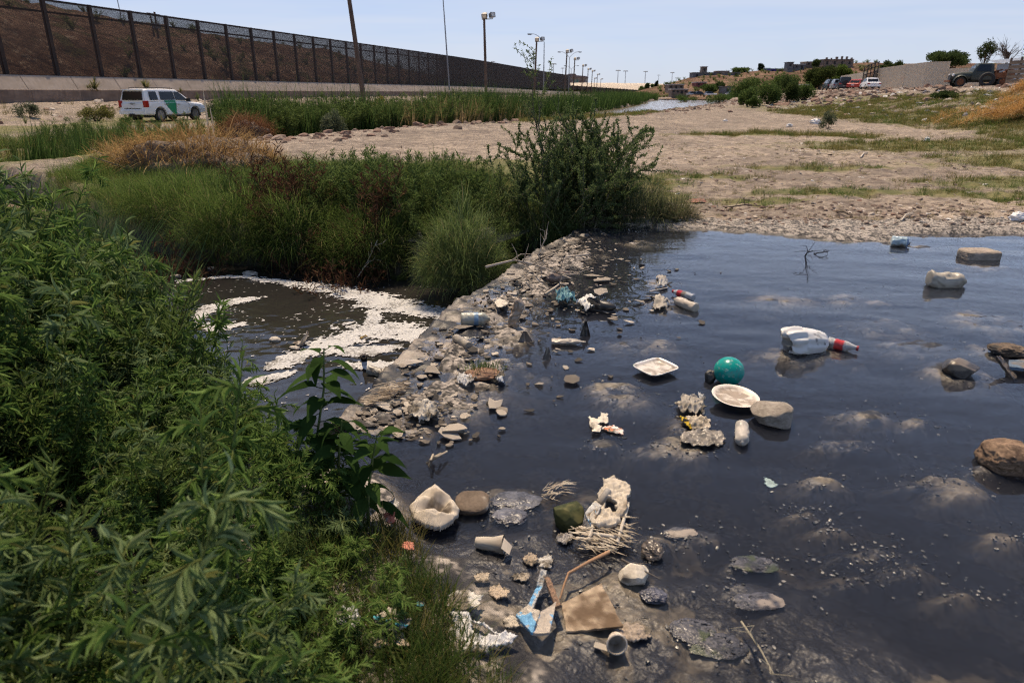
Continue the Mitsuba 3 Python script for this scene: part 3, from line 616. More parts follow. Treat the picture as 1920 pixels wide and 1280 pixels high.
make_car(road_spot(1604, 106), math.radians(40), 'red_paint', 'red car half hidden behind the white sedan', 4.3, 1.42)
make_car(road_spot(1580, 108), math.radians(20), 'dark_paint', 'black off-roader with a spare wheel on its back', 4.2, 1.85, .9, 1, True)
make_car(road_spot(1567, 112), math.radians(16), 'silver_paint', 'silver car squeezed between the two dark cars', 4.5, 1.6, .9, 1)
make_car(road_spot(1555, 116), math.radians(12), 'dark_paint', 'dark blue car at the left end of the parked row', 4.7, 1.7, .92, 1)

def tiny_car(u, d, z, paint, label, heading=1.3):
    p = far(u, d, z); k = thing('distant_car', label, 'car', 'tiny cars on the far bank road'); c = Car(p, heading, k)
    c.put('body', loft(body_sections([(-2.1, .35, .75, .8, .82, .85, .8), (2.1, .35, .7, .8, .82, .78, .75)])), paint)
    c.put('cabin', loft(body_sections([(-1.7, .8, .85, .78, .78, .9, .75), (-1.1, .8, .9, .78, .78, 1.4, .62), (.3, .8, .9, .78, .78, 1.4, .62), (1.0, .8, .84, .78, .78, .88, .74)])), 'tinted_glass')
for u, y, paint, l in ((1300, 174, 'silver_paint', 'tiny silver car on the far bank, left of the others'), (1312, 174, 'dark_paint', 'tiny dark car on the far bank beside the trees'), (1331, 173, 'white_paint', 'tiny white car on the far bank under the trees'), (1373, 173, 'white_paint', 'tiny white van beside the far grey wall'), (1385, 174, 'red_paint', 'tiny red car right of the far grey wall')):
    tiny_car(u, 235, 0.6, paint, l)

# ------------------------------------------------------------------ the old truck
def make_truck(loc, heading):
    k = thing('old_truck', 'old dark green pickup truck without wheels caps, rusting before the grey shed', 'truck'); c = Car(loc, heading, k)
    labels[k]['label'] = 'old dark green pickup truck rusting at the roadside beside a loose tyre'
    c.put('hood', loft(body_sections([(0.55, .62, 1.0, .62, .66, 1.22, .58), (1.3, .62, .98, .58, .6, 1.18, .5), (1.95, .6, .9, .5, .5, 1.08, .42), (2.1, .62, .85, .44, .44, 1.0, .36)])), 'old_green_paint', smooth=30)
    c.put('grille', box(2.1, 2.14, -.38, .38, .62, .98), 'black_trim')
    c.put('bumper', box(2.2, 2.3, -.85, .85, .42, .56), 'rust')
    c.put('cab', loft(body_sections([(-0.85, .5, 1.15, .82, .84, 1.2, .82), (-0.8, .5, 1.15, .84, .85, 1.78, .68), (-0.6, .5, 1.15, .84, .85, 1.86, .68), (.25, .5, 1.15, .84, .85, 1.86, .68), (.5, .5, 1.12, .82, .84, 1.55, .72), (.68, .5, 1.1, .8, .82, 1.16, .78)])), 'old_green_paint', smooth=30)
    for s in (-1, 1):
        q = [[-.6, s * .86, 1.22], [.42, s * .85, 1.22], [.2, s * .735, 1.72], [-.55, s * .735, 1.72]]
        window(c, q if s < 0 else q[::-1])
        a = np.linspace(-0.2, np.pi + 0.2, 14)
        secs = [[[1.45 + (.52) * math.cos(t), s * .52, .42 + .52 * math.sin(t)], [1.45 + .56 * math.cos(t), s * .80, .42 + .56 * math.sin(t)], [1.45 + .5 * math.cos(t), s * .92, .42 + .47 * math.sin(t)], [1.45 + .46 * math.cos(t), s * .6, .42 + .44 * math.sin(t)]] for t in a]
        c.put('fender', loft(secs), 'old_green_paint', smooth=40)
        c.put('headlight', tube([[1.95, s * .6, .95], [2.08, s * .6, .95]], .1, 10), 'head_clear')
        wheel(c, 1.45, s * .86, .40, .2, 'rust'); wheel(c, -1.6, s * .86, .40, .2, 'rust')
        c.put('bed_side', box(-2.3, -.92, s * .80, s * .86, .72, 1.12), 'rust')
        for x in (-2.2, -1.6, -1.0): c.put('stake', box(x, x + .06, s * .865, s * .90, .7, 1.35), 'rust')
    window(c, [(.60, -.62, 1.24), (.60, .62, 1.24), (.46, .6, 1.66), (.46, -.6, 1.66)], None, 'windscreen')
    window(c, [(-.86, .55, 1.26), (-.86, -.55, 1.26), (-.8, -.55, 1.68), (-.8, .55, 1.68)], None, 'rear_window')
    c.put('bed_floor', box(-2.3, -.92, -.80, .80, .62, .70), 'rust')
    c.put('tailgate', box(-2.34, -2.29, -.80, .80, .72, 1.1), 'rust')
    g = RNG
    junk = [moved(box(-.3, .3, -.25, .25, -.03, .03), (g.uniform(-2.1, -1.1), g.uniform(-.5, .5), .75 + i * .06), rz=g.uniform(0, 3), ry=g.uniform(-.5, .5)) for i in range(10)]
    c.put('scrap', cat(junk), 'rust')
    c.put('chassis', box(-2.3, 2.1, -.4, .4, .38, .6), 'black_trim')
tp = far(1828, 61); tp[2] = float(ground_z(tp[0], tp[1])) - 0.02
make_truck(tp, math.radians(-72))
def torus(R, r, n=28, m=10):
    a, b = np.meshgrid(np.linspace(0, 2 * np.pi, n + 1), np.linspace(0, 2 * np.pi, m + 1), indexing='ij')
    return grid_mesh((R + r * np.cos(b)) * np.cos(a), (R + r * np.cos(b)) * np.sin(a), r * 0.9 * np.sin(b))
ty = far(1845, 57.0); ty[2] = float(ground_z(ty[0], ty[1]))
tag(put('loose_tyre', moved(torus(.42, .13), ty + [0, 0, .5], rx=math.radians(80), rz=-.5), 'rubber', smooth=True), 'big grey tyre leaning against the side of the old truck', 'tyre')

# ------------------------------------------------------------------ tan building, boundary wall, gate and shed by the road
scene['tan_render'] = pr(mikit.proc(lambda p, n, uv: concrete(p, n, uv, (0.50, 0.425, 0.32), (0.57, 0.49, 0.375))), 0.9)
scene['pink_render'] = pr(mikit.proc(lambda p, n, uv: mix(concrete(p, n, uv, (0.49, 0.41, 0.305), (0.56, 0.475, 0.36)), (0.5, 0.33, 0.24), smo(0.55, 0.75, fbm(p.x * 0.4, p.y * 0.4, p.z * 0.7, 3)) * 0.6)), 0.9)
def wall_between(a, b, z0, z1a, z1b, th=0.25):
    a, b = np.asarray(a[:2]), np.asarray(b[:2]); d = (b - a) / np.linalg.norm(b - a); n = np.array([-d[1], d[0]]) * th
    if n[1] < 0: n = -n
    v = [[*a, z0], [*b, z0], [*b, z1b], [*a, z1a]]; w = [[*(a + n), z0], [*(b + n), z0], [*(b + n), z1b], [*(a + n), z1a]]
    f = [[0, 1, 2], [0, 2, 3], [5, 4, 7], [5, 7, 6], [3, 2, 6], [3, 6, 7], [1, 5, 6], [1, 6, 2], [4, 0, 3], [4, 3, 7], [4, 5, 1], [4, 1, 0]]
    return mesh_of(v + w, f)
bld = thing('tan_building', 'windowless tan building with a stepped roofline beside the parked cars', 'building')
A, B, C, D, E2 = far(1634, 118), far(1690, 111), far(1727, 107), far(1770, 105), far(1835, 100)
put('wall', wall_between(A, B, 1.6, 5.15, 5.55), 'pink_render', bld)
put('wall', wall_between(B + [0, -.06, 0], C, 1.6, 5.55, 5.72), 'tan_render', bld)
put('wall', wall_between(C, D, 1.6, 5.72, 5.72), 'tan_render', bld)
put('wall', wall_between(D + [0.01, 0, 0], E2, 1.6, 4.85, 4.85), 'tan_render', bld)
put('wall', wall_between(D, D + [2, 14, 0], 1.6, 5.70, 5.70), 'tan_render', bld)
put('wall', wall_between(A, A + [14, 6, 0], 1.6, 5.14, 5.14), 'tan_render', bld)
put('roof', mesh_of([[*A[:2], 5.1], [*C[:2], 5.5], [*D[:2], 5.5], [D[0] + 2, D[1] + 14, 5.5], [A[0] + 14, A[1] + 6, 5.1]], [[0, 1, 2], [0, 2, 3], [0, 3, 4]]), 'tan_render', bld)
put('coping', wall_between(C + [0, -.05, 0], D + [0, -.05, 0], 5.725, 5.8, 5.8, .35), 'tan_render', bld)
put('coping', wall_between(A + [0, -.05, 0], C + [0, -.05, 0], 5.1, 5.22, 5.8, .35), 'tan_render', bld)
bw = thing('boundary_wall', 'lower tan wall sloping down behind the parked cars, left of the gate', 'wall')
put('panel', wall_between(far(1572, 128), far(1600, 123), 1.6, 4.35, 4.65), 'tan_render', bw)
put('panel', wall_between(far(1600, 123) + [.02, 0, 0], far(1618, 120), 1.6, 4.65, 4.85), 'tan_render', bw)
gt = thing('steel_gate', 'black steel gate frame standing above the parked cars', 'gate')
g0, g1 = far(1612, 120), far(1637, 117)
def beam(a, b, r): return tube([a, b], r, 4)
for t in np.linspace(0, 1, 5):
    q = g0 + (g1 - g0) * t
    put('upright', beam(q + [0, -.3, 1.6], q + [0, -.3, 5.7 + .6 * t], .09), 'black_trim', gt)
for z in (4.3, 4.95, 5.6):
    put('rail', beam(g0 + [0, -.3, z], g1 + [0, -.3, z + .6], .07), 'black_trim', gt)
for t in np.arange(0.0, 1.0, .25):
    put('brace', beam(g0 + (g1 - g0) * t + [0, -.3, 4.95 + .6 * t], g0 + (g1 - g0) * (t + .25) + [0, -.3, 5.6 + .6 * (t + .25)], .05), 'black_trim', gt)
for t in np.linspace(0.03, .97, 16):
    q = g0 + (g1 - g0) * t
    put('bar', beam(q + [0, -.3, 1.7], q + [0, -.3, 4.3 + .6 * t], .04), 'black_trim', gt)
scene['tin'] = pr(rgb(0.20, 0.22, 0.25), 0.45, metallic=0.4)
scene['old_board'] = pr(mikit.proc(lambda p, n, uv: mix((0.05, 0.038, 0.03), (0.16, 0.125, 0.10), noise(p.x * 2, p.y * 2, p.z * 12))), 0.85)
shed = thing('grey_shed', 'grey corrugated metal shed behind the old truck', 'shed')
s0, s1 = far(1858, 70), far(1960, 60)
n = 60; tt = np.linspace(0, 1, n); base = s0[None] + (s1 - s0)[None] * tt[:, None]; base[:, 1] += 0.05 * (np.arange(n) % 2)
put('wall', grid_mesh(np.tile(base[:, 0], (2, 1)), np.tile(base[:, 1], (2, 1)), np.array([[1.8] * n, list(4.15 + 0 * tt)])), 'tin', shed)
put('roof', mesh_of([[*(s0[:2] - [.3, .3]), 4.2], [*(s1[:2] + [0, -.3]), 4.2], [s1[0] + 3, s1[1] + 6, 4.7], [s0[0] + 3, s0[1] + 6, 4.7]], [[0, 1, 2], [0, 2, 3]]), 'tin', shed)
bf = thing('board_fence', 'weathered brown board fence at the right edge of the picture', 'fence')
f0, f1 = far(1881, 56), far(1965, 50)
for i in range(5):
    z = 2.3 + i * 0.33
    put('board', wall_between(f0, f1, z, z + .24, z + .24, .05), 'old_board', bf)
for t in (0, .25, .5, .75, 1):
    q = f0 + (f1 - f0) * t + [0, -.06, 0]
    put('post', box(q[0] - .06, q[0] + .06, q[1] - .06, q[1] + .05, 1.7, 4.1), 'old_board', bf)

# ------------------------------------------------------------------ houses on and below the far hill
scene['block_grey'] = pr(mikit.proc(lambda p, n, uv: concrete(p, n, uv, (0.10, 0.10, 0.105), (0.17, 0.165, 0.165))), 0.9)
scene['adobe'] = pr(mikit.proc(lambda p, n, uv: concrete(p, n, uv, (0.13, 0.095, 0.075), (0.22, 0.17, 0.135))), 0.9)
scene['roof_pale'] = pr(rgb(0.55, 0.53, 0.5), 0.6)
scene['purple_paint'] = pr(rgb(0.075, 0.05, 0.2), 0.8)
scene['blue_paint'] = pr(rgb(0.13, 0.2, 0.25), 0.8)
scene['brick_red'] = pr(rgb(0.16, 0.045, 0.04), 0.8)
scene['dark_opening'] = pr(rgb(0.008, 0.008, 0.009), 0.6)
def house(u0, u1, yt, yb, d, mat, label, roof='roof_pale', nwin=2, depth=7, name='hill_house', category='house'):
    k = thing(name, label, category, 'houses on the far stony hill')
    a, b = far(u0, d), far(u1, d); zt, zb = 1.6 + (174 - yt) * d / 1450, 1.6 + (174 - yb) * d / 1450
    put('wall', box(a[0], b[0], d, d + depth, zb - 3.0, zt), mat, k)
    put('roof', box(a[0] - .25, b[0] + .25, d - .35, d + depth + .3, zt + 0.003, zt + .22), roof, k)
    w, h = b[0] - a[0], zt - zb
    for i in range(nwin):
        x = a[0] + w * (i + .5) / nwin
        door = i == nwin // 2 and nwin > 1
        put('door' if door else 'window', box(x - .45, x + .45, d - .03, d + .05, zb + (0 if door else h * .35), zb + h * .78), 'dark_opening', k)
    return k
house(1297, 1340, 137, 148, 335, 'block_grey', 'grey block terrace house at the left end of the hill crest', 'block_grey', 3)
house(1312, 1322, 126, 137, 338, 'adobe', 'small brown lookout room on the roof at the hill end', 'roof_pale', 1, 3)
house(1342, 1364, 134, 143, 338, 'adobe', 'low brown house with a pale roof, right of the grey terrace', 'roof_pale', 2)
house(1356, 1384, 137, 149, 330, 'block_grey', 'dark grey block house below the pale roof', 'block_grey', 2)
house(1437, 1464, 130, 139, 335, 'purple_paint', 'purple walled house on the hill crest', 'blue_paint', 2)
house(1428, 1438, 129, 136, 340, 'blue_paint', 'small blue green hut left of the purple house', 'roof_pale', 1, 4)
house(1470, 1481, 118, 129, 330, 'block_grey', 'narrow grey block tower right of the purple house', 'block_grey', 1, 4)
house(1482, 1502, 122, 130, 332, 'block_grey', 'low grey house joined to the block tower', 'roof_pale', 2)
house(1504, 1534, 117, 125, 335, 'adobe', 'long brown house with a pale roof behind the tree on the crest', 'roof_pale', 3)
ru = house(1536, 1591, 113, 126, 330, 'adobe', 'roofless dark brown ruin at the right end of the hill', 'adobe', 4)
for i, (u, w, h) in enumerate([(1540, 5, 3), (1549, 4, 2), (1558, 6, 4), (1568, 5, 5), (1577, 5, 4.6), (1586, 5, 2.4)]):
    a, b = far(u, 329.4), far(u + w, 329.4); z = 1.6 + (174 - 113) * 330 / 1450 + .25
    put('pillar', box(a[0], b[0] - .5, 329.4, 330.2, z, z + h * .23), 'adobe', ru)
house(1304, 1323, 155, 163, 300, 'brick_red', 'red house with a white roof half way down the hill', 'roof_pale', 2)
house(1253, 1281, 159, 168, 290, 'adobe', 'brown house at the left foot of the hill', 'roof_pale', 3)
house(1259, 1290, 168, 176, 262, 'adobe', 'long low shed with white roofs at the foot of the hill', 'roof_pale', 4, 5)
house(1355, 1373, 163, 177, 250, 'block_grey', 'plain grey block shed among the trees below the hill', 'block_grey', 1, 5)
house(1505, 1530, 160, 166, 170, 'block_grey', 'low grey hut behind the green shrubs', 'roof_pale', 2, 5)

mall = thing('flat_building', 'wide flat brown building far behind the end of the fence', 'building')
scene['far_brown'] = pr(rgb(0.17, 0.13, 0.125), 0.9); scene['far_grey'] = pr(rgb(0.26, 0.25, 0.25), 0.9); scene['far_green'] = pr(rgb(0.08, 0.19, 0.18), 0.7)
def fz(y, d): return 1.6 + (174 - y) * d / 1450
dm = 820
put('wall', box(far(1048, dm)[0], far(1100, dm)[0], dm, dm + 40, 0, fz(146, dm)), 'far_grey', mall)
rf = [(1046, 146), (1102, 146.5), (1098, 143.5), (1080, 142), (1077, 139), (1066, 139), (1062, 142), (1052, 143)]
v = [[far(u, dm)[0], yy, fz(y, dm) + .1] for yy in (dm - 4, dm + 40) for u, y in rf]
kk = len(rf)
f = [[0, i + 1, i] for i in range(1, kk - 1)] + [[kk, kk + i, kk + i + 1] for i in range(1, kk - 1)] + sum([[[i, (i + 1) % kk, kk + (i + 1) % kk], [i, kk + (i + 1) % kk, kk + i]] for i in range(kk)], [])
put('roof', mesh_of(v, f), 'far_brown', mall)
for i, u in enumerate(range(1050, 1098, 6)):
    put('window', box(far(u, dm)[0], far(u + 3.4, dm)[0], dm - .3, dm + .2, fz(156, dm), fz(150, dm)), 'far_green' if i in (4, 5) else 'far_brown', mall)
ff = thing('far_fence', 'low rust brown continuation of the fence across the far background', 'fence')
q0, q1 = far(1064, 290), far(1262, 470)
for i in range(34):
    a, b = q0 + (q1 - q0) * i / 34, q0 + (q1 - q0) * (i + 1) / 34
    zt = 4.4 - 2.6 * (i / 34)
    put('panel', wall_between(a, b - (b - a) * .04, 0, zt, zt - .07, .08), 'rusty_steel', ff)
    put('post', box(b[0] - .12, b[0] + .12, b[1] - .35, b[1] - .1, 0, zt + .15), 'rusty_steel', ff)
# ------------------------------------------------------------------ plant kit
def unit(a): return a / (np.linalg.norm(a, axis=-1, keepdims=True) + 1e-12)
LANCE = (np.array([[0, 0, 0], [.3, 0, .0], [.3, .5, .10], [.3, -.5, .10], [.68, 0, -.05], [.68, .38, .03], [.68, -.38, .03], [1, 0, -.16]], float),
         np.array([[0, 1, 2], [0, 3, 1], [1, 4, 5], [1, 5, 2], [1, 3, 6], [1, 6, 4], [4, 7, 5], [4, 6, 7]]))
KITE = (np.array([[0, 0, 0], [.45, .5, .06], [1, 0, -.1], [.45, -.5, .06]], float), np.array([[0, 2, 1], [0, 3, 2]]))
def place(tpl, pos, d, up, L, W, col):
    """Many leaves in one mesh: (vertices, faces, colours)."""
    V, F = tpl; n = len(pos)
    X = unit(d); Y = unit(np.cross(up, X)); Z = np.cross(X, Y)
    L, W = np.broadcast_to(L, (n,))[:, None, None], np.broadcast_to(W, (n,))[:, None, None]
    v = pos[:, None] + X[:, None] * V[None, :, :1] * L + Y[:, None] * V[None, :, 1:2] * W + Z[:, None] * V[None, :, 2:] * L
    f = F[None] + (np.arange(n) * len(V))[:, None, None]
    return v.reshape(-1, 3), f.reshape(-1, 3), np.repeat(np.broadcast_to(col, (n, 3)), len(V), 0)
def blades(base, az, lean, L, W, bend, col, k=4, twist=None):
    """Grass blades: strips from base points, azimuth az, starting lean from upright, bending over by bend radians towards the tip."""
    n = len(base); az, lean, L, W, bend = (np.broadcast_to(np.asarray(a, float), (n,)) for a in (az, lean, L, W, bend))
    h = np.stack([np.cos(az), np.sin(az), 0 * az], 1); side = np.stack([-np.sin(az), np.cos(az), 0 * az], 1)
    if twist is not None:
        tw = np.broadcast_to(twist, (n,))[:, None]; side = side * np.cos(tw) + h * np.sin(tw)
    p = base.astype(float).copy(); rows = []
    for i in range(k + 1):
        t = i / k; w = (W * (1 - t ** 1.7) * (0.7 + 0.6 * t * (1 - t) * 2) * .5)[:, None]
        if i == k: rows.append(p.copy())
        else: rows += [p - side * w, p + side * w]
        a = lean + bend * (t + .5 / k) ** 1.3
        p = p + (h * np.sin(a)[:, None] + np.array([0, 0, 1.0]) * np.cos(a)[:, None]) * (L / k)[:, None]
    V = np.stack(rows, 1); m = V.shape[1]; F = []
    for i in range(k - 1): F += [[2 * i, 2 * i + 1, 2 * i + 3], [2 * i, 2 * i + 3, 2 * i + 2]]
    F.append([2 * k - 2, 2 * k - 1, 2 * k])
    f = np.array(F)[None] + (np.arange(n) * m)[:, None, None]
    return V.reshape(-1, 3), f.reshape(-1, 3), np.repeat(np.broadcast_to(col, (n, 3)), m, 0)
def merge(*parts):
    vs, fs, cs, n = [], [], [], 0
    for v, f, c in parts:
        vs.append(v); fs.append(f + n); cs.append(c); n += len(v)
    return np.vstack(vs), np.vstack(fs), np.vstack(cs)
def solid(m, col): return np.asarray(m.vertices), np.asarray(m.faces), np.tile(np.asarray(col, float), (len(m.vertices), 1))
def shades(g, n, *cols, jit=0.25):
    cols = np.asarray(cols, float); t = g.random((n, 1)) * (len(cols) - 1); i = np.minimum(t.astype(int), len(cols) - 2)[:, 0]; t = t - i[:, None]
    c = cols[i] * (1 - t) + cols[i + 1] * t
    return np.clip(c * (1 + jit * (g.random((n, 1)) * 2 - 1)), 0, 1)
def put3(name, vfc, mat='leaf', parent=None, **k):
    return put(name, mesh_of(vfc[0], vfc[1]), mat, parent, color=vfc[2], **k)
protos = {}
def proto(name, vfc, mat='leaf'):
    scene[name] = {'type': 'shapegroup', 'leafage': mikit.ply(mesh_of(vfc[0], vfc[1]), mat, color=vfc[2])}
    protos[name] = len(vfc[1])
def plant(key, proto_name, x, y, z, rz, s, tilt=0.0, az=0.0):
    k = numbered(key + '__plant').split('__plant')[-1].lstrip('_') or '000'
    sc = [s, s, s] if np.ndim(s) == 0 else list(s)
    scene[f'{key}__{k}'] = {'type': 'instance', 'group': {'type': 'ref', 'id': proto_name},
        'to_world': T().translate([float(x), float(y), float(z)]).rotate([math.cos(az), math.sin(az), 0], math.degrees(tilt)).rotate([0, 0, 1], math.degrees(rz)).scale([float(q) for q in sc])}

# ------------------------------------------------------------------ prototypes
def weed_stem(seed, H=1.0, hue=0, shoots=15, big=1.0, dens=1.0):
    """A leafy weed: bending main stem with side shoots, narrow leaves in soft drooping sprays."""
    g = np.random.default_rng(seed); out = []
    t = np.linspace(0, 1, 9); az0 = g.uniform(0, 6.28); bend = g.uniform(0.1, 0.35)
    main = np.stack([bend * t ** 1.8 * math.cos(az0), bend * t ** 1.8 * math.sin(az0), H * t * (1 - 0.12 * t)], 1)
    stemc = (0.20, 0.24, 0.08)
    out.append(solid(tube(main, np.linspace(.006, .002, 9), 5, False), stemc))
    base = [(0.07, 0.125, 0.03), (0.135, 0.22, 0.055), (0.205, 0.30, 0.09)] if hue == 0 else [(0.10, 0.155, 0.062), (0.17, 0.24, 0.10), (0.245, 0.315, 0.15)]
    P, D, U, LL, WW, S = [], [], [], [], [], []
    def shoot(pts, n, l0):
        tt = np.sort(g.uniform(0.12, 1, n)); q = tt * (len(pts) - 1); i = np.minimum(q.astype(int), len(pts) - 2); w = (q - i)[:, None]
        pos = pts[i] * (1 - w) + pts[i + 1] * w; ax = unit(pts[i + 1] - pts[i])
        a = np.arange(n) * 2.4 + g.uniform(0, 6); r = np.stack([np.cos(a), np.sin(a), 0 * a], 1); r = unit(r - ax * (r * ax).sum(1, keepdims=True))
        out_ = g.uniform(0.45, 1.0, (n, 1)) * (1.15 - 0.6 * tt[:, None])
        P.append(pos); D.append(unit(ax * (1.1 - .4 * out_) + r * out_ + [0, 0, -0.32] + g.normal(0, .12, (n, 3)))); U.append(unit(ax + r * -.3 + g.normal(0, .25, (n, 3))))
        LL.append(l0 * g.uniform(.6, 1.15, n) * (1.1 - .45 * tt)); WW.append(l0 * g.uniform(.085, .14, n)); S.append(tt)
    shoot(main, int(42 * dens), .11 * big)
    for j in range(shoots):
        s = 0.2 + 0.75 * (j + g.random()) / shoots; q = s * 8; i = min(int(q), 7); p0 = main[i] + (main[i + 1] - main[i]) * (q - i)
        a = j * 2.4 + g.uniform(-.5, .5); ln = g.uniform(.14, .34) * (1.15 - .6 * s); tt = np.linspace(0, 1, 6)[:, None]
        el = g.uniform(.35, .9); d = np.array([math.cos(a) * math.cos(el), math.sin(a) * math.cos(el), math.sin(el)])
        pts = p0 + d * ln * tt + np.array([0, 0, -0.6]) * ln * tt ** 2.2
        out.append(solid(tube(pts, np.linspace(.003, .0012, 6), 4, False), stemc))
        shoot(pts, int(g.integers(17, 25) * dens), .092 * big)
    P, D, U, LL, WW, S = (np.concatenate(a) for a in (P, D, U, LL, WW, S))
    col = shades(g, len(P), *base, jit=.3)
    yellow = g.random(len(P)) < .025; col[yellow] = [0.22, 0.23, 0.07]
    out.append(place(LANCE, P, D, U, LL, WW, col))
    return merge(*out)
for i in range(7): proto(f'weed_shape_{i}', weed_stem(100 + i, hue=0))
for i in range(3): proto(f'pale_weed_shape_{i}', weed_stem(200 + i, hue=1))
for i in range(3): proto(f'loose_weed_shape_{i}', weed_stem(220 + i, hue=i % 2, shoots=9, big=.85, dens=1.0))
for i in range(2): proto(f'bold_weed_shape_{i}', weed_stem(230 + i, hue=0, shoots=11, big=1.2, dens=.9))

def tuft(seed, n, R, H, cols, bend=(.2, 1.1), W=.006, k=4, lean=(0.0, .5), jit=.25):
    g = np.random.default_rng(seed); r = R * np.sqrt(g.random(n)); a = g.uniform(0, 6.28, n)
    base = np.stack([r * np.cos(a), r * np.sin(a), 0 * r], 1)
    az = a + g.normal(0, .9, n)
    return blades(base, az, g.uniform(*lean, n), H * g.uniform(.45, 1.1, n), W * g.uniform(.6, 1.3, n), g.uniform(*bend, n), shades(g, n, *cols, jit=jit), k, g.uniform(-.6, .6, n))
FRESH = [(0.045, 0.085, 0.018), (0.09, 0.14, 0.035), (0.15, 0.19, 0.06)]
OLIVE = [(0.08, 0.085, 0.025), (0.16, 0.15, 0.05), (0.26, 0.21, 0.09)]
STRAW = [(0.25, 0.15, 0.06), (0.42, 0.27, 0.11), (0.55, 0.40, 0.2)]
DARK = [(0.03, 0.06, 0.016), (0.055, 0.10, 0.028), (0.10, 0.15, 0.05)]
LUSH = [(0.06, 0.10, 0.022), (0.115, 0.175, 0.042), (0.175, 0.24, 0.075)]
for i in range(3):
    proto(f'grass_shape_{i}', tuft(300 + i, 46, .10, .26, FRESH, W=.006))
    proto(f'olive_grass_shape_{i}', tuft(310 + i, 46, .16, .24, OLIVE, W=.007))
    proto(f'lush_grass_shape_{i}', tuft(320 + i, 90, .16, .42, LUSH, bend=(.5, 1.9), W=.005))
    proto(f'reed_shape_{i}', tuft(330 + i, 30, .30, 2.1, DARK if i != 1 else [(0.035, 0.07, 0.016), (0.06, 0.10, 0.03), (0.10, 0.14, 0.05)], bend=(.0, .5), W=.035, k=4, lean=(0, .16)))
    proto(f'dry_reed_shape_{i}', tuft(340 + i, 26, .32, 1.75, [(0.14, 0.125, 0.05), (0.30, 0.22, 0.11), (0.42, 0.32, 0.19)], bend=(.0, .8), W=.035, k=4, lean=(0, .22)))
    proto(f'straw_shape_{i}', tuft(350 + i, 70, .25, .6, STRAW, bend=(.6, 2.2), W=.008, lean=(.2, 1.2)), 'dry_leaf')
proto('cattail_shape', tuft(360, 26, .13, 1.25, [(0.03, 0.06, 0.025), (0.05, 0.095, 0.04), (0.09, 0.14, 0.065)], bend=(.1, .75), W=.014, k=6, lean=(0, .25)))

def feather(seed, H=1.0, cols=LUSH, n=420, w=.34):
    """A bushy fine-leaved weed."""
    g = np.random.default_rng(seed); out = []; P = []; D = []
    for j in range(13):
        a, ln = g.uniform(0, 6.28), g.uniform(.55, 1.05) * H; sp = g.uniform(.05, w) * H; t = np.linspace(0, 1, 7)
        pts = np.stack([sp * t ** 1.3 * math.cos(a), sp * t ** 1.3 * math.sin(a), ln * t * (1 - .1 * t)], 1)
        out.append(solid(tube(pts, np.linspace(.006, .0015, 7) * H, 4, False), (0.12, 0.11, 0.05)))
        m = n // 13 * 2; tt = g.uniform(.15, 1, m) * 6; i = np.minimum(tt.astype(int), 5); f = (tt - i)[:, None]
        P.append(pts[i] * (1 - f) + pts[i + 1] * f); b = g.uniform(0, 6.28, m); D.append(np.stack([np.cos(b), np.sin(b), g.uniform(.2, 1.6, m)], 1))
    P, D = np.vstack(P), np.vstack(D)
    out.append(place(KITE, P, D, unit(g.normal(0, 1, P.shape)), g.uniform(.05, .11, len(P)) * H, g.uniform(.008, .014, len(P)) * H, shades(g, len(P), *cols)))
    return merge(*out)
for i in range(3):
    proto(f'feather_shape_{i}', feather(400 + i, 1.0, [(0.08, 0.125, 0.032), (0.14, 0.20, 0.06), (0.205, 0.265, 0.10)]))
    proto(f'red_weed_shape_{i}', feather(410 + i, 1.0, [(0.06, 0.028, 0.018), (0.12, 0.055, 0.035), (0.2, 0.12, 0.07)], 260, .45), 'dry_leaf')

# ------------------------------------------------------------------ foreground thicket on the near left bank
g = np.random.default_rng(5)
NEAR = [(-0.62, 2.28), (-0.95, 2.95), (-1.3, 3.3), (-2.45, 4.3), (-4.5, 5.9), (-6.8, 7.6), (-8, 7), (-5, 3.0), (-2.2, 0.4), (-0.9, 0.35), (-0.42, 0.9), (-0.36, 1.5)]
def pick(poly, n, g):
    p = np.asarray(poly); lo, hi = p.min(0), p.max(0); out = np.zeros((0, 2))
    while len(out) < n:
        q = lo + (hi - lo) * g.random((n * 2, 2)); out = np.vstack([out, q[poly_sd(q[:, 0], q[:, 1], poly) < 0]])
    return out[:n]
tag('weed_thicket', 'dense green thicket of narrow leaved weeds filling the lower left foreground', 'weeds', kind='stuff')
pts = np.vstack([pick(NEAR, 470, g), pick(NEAR[:4] + [(-2.4, 3.8), (-1.7, 2.6), (-1.1, 1.6), (-0.5, 1.0)], 170, g), pick([(-2.6, 3.4), (-2.4, .5), (-.5, .45), (-.45, 1.4), (-1.2, 3.0)], 190, g), pick([(-2.0, 2.0), (-1.7, .35), (-.5, .35), (-.55, 1.3)], 110, g)])
for x, y in pts:
    h = float(np.clip(0.30 + 0.36 * (-x - 0.72) + 0.04 * (y - 3), 0.2, 0.86)) * g.uniform(.7, 1.12)
    if y < 1.6: h = min(h, 0.85)
    r = g.random()
    name = f'weed_shape_{g.integers(7)}' if r < .5 else f'pale_weed_shape_{g.integers(3)}' if r < .7 else f'bold_weed_shape_{g.integers(2)}' if r < .8 else f'loose_weed_shape_{g.integers(3)}'
    if r > .8: h *= g.uniform(1.1, 1.45)
    h *= .72 + .75 * float(fb(np.array(x), np.array(y), 1.5, 2, 81))
    plant('weed_thicket', name, x, y, float(ground_z(x, y)) - .02, g.uniform(0, 6.28), (max(h, .5) * .95, max(h, .5) * .95, h), g.uniform(0, .4), g.uniform(0, 6.28))
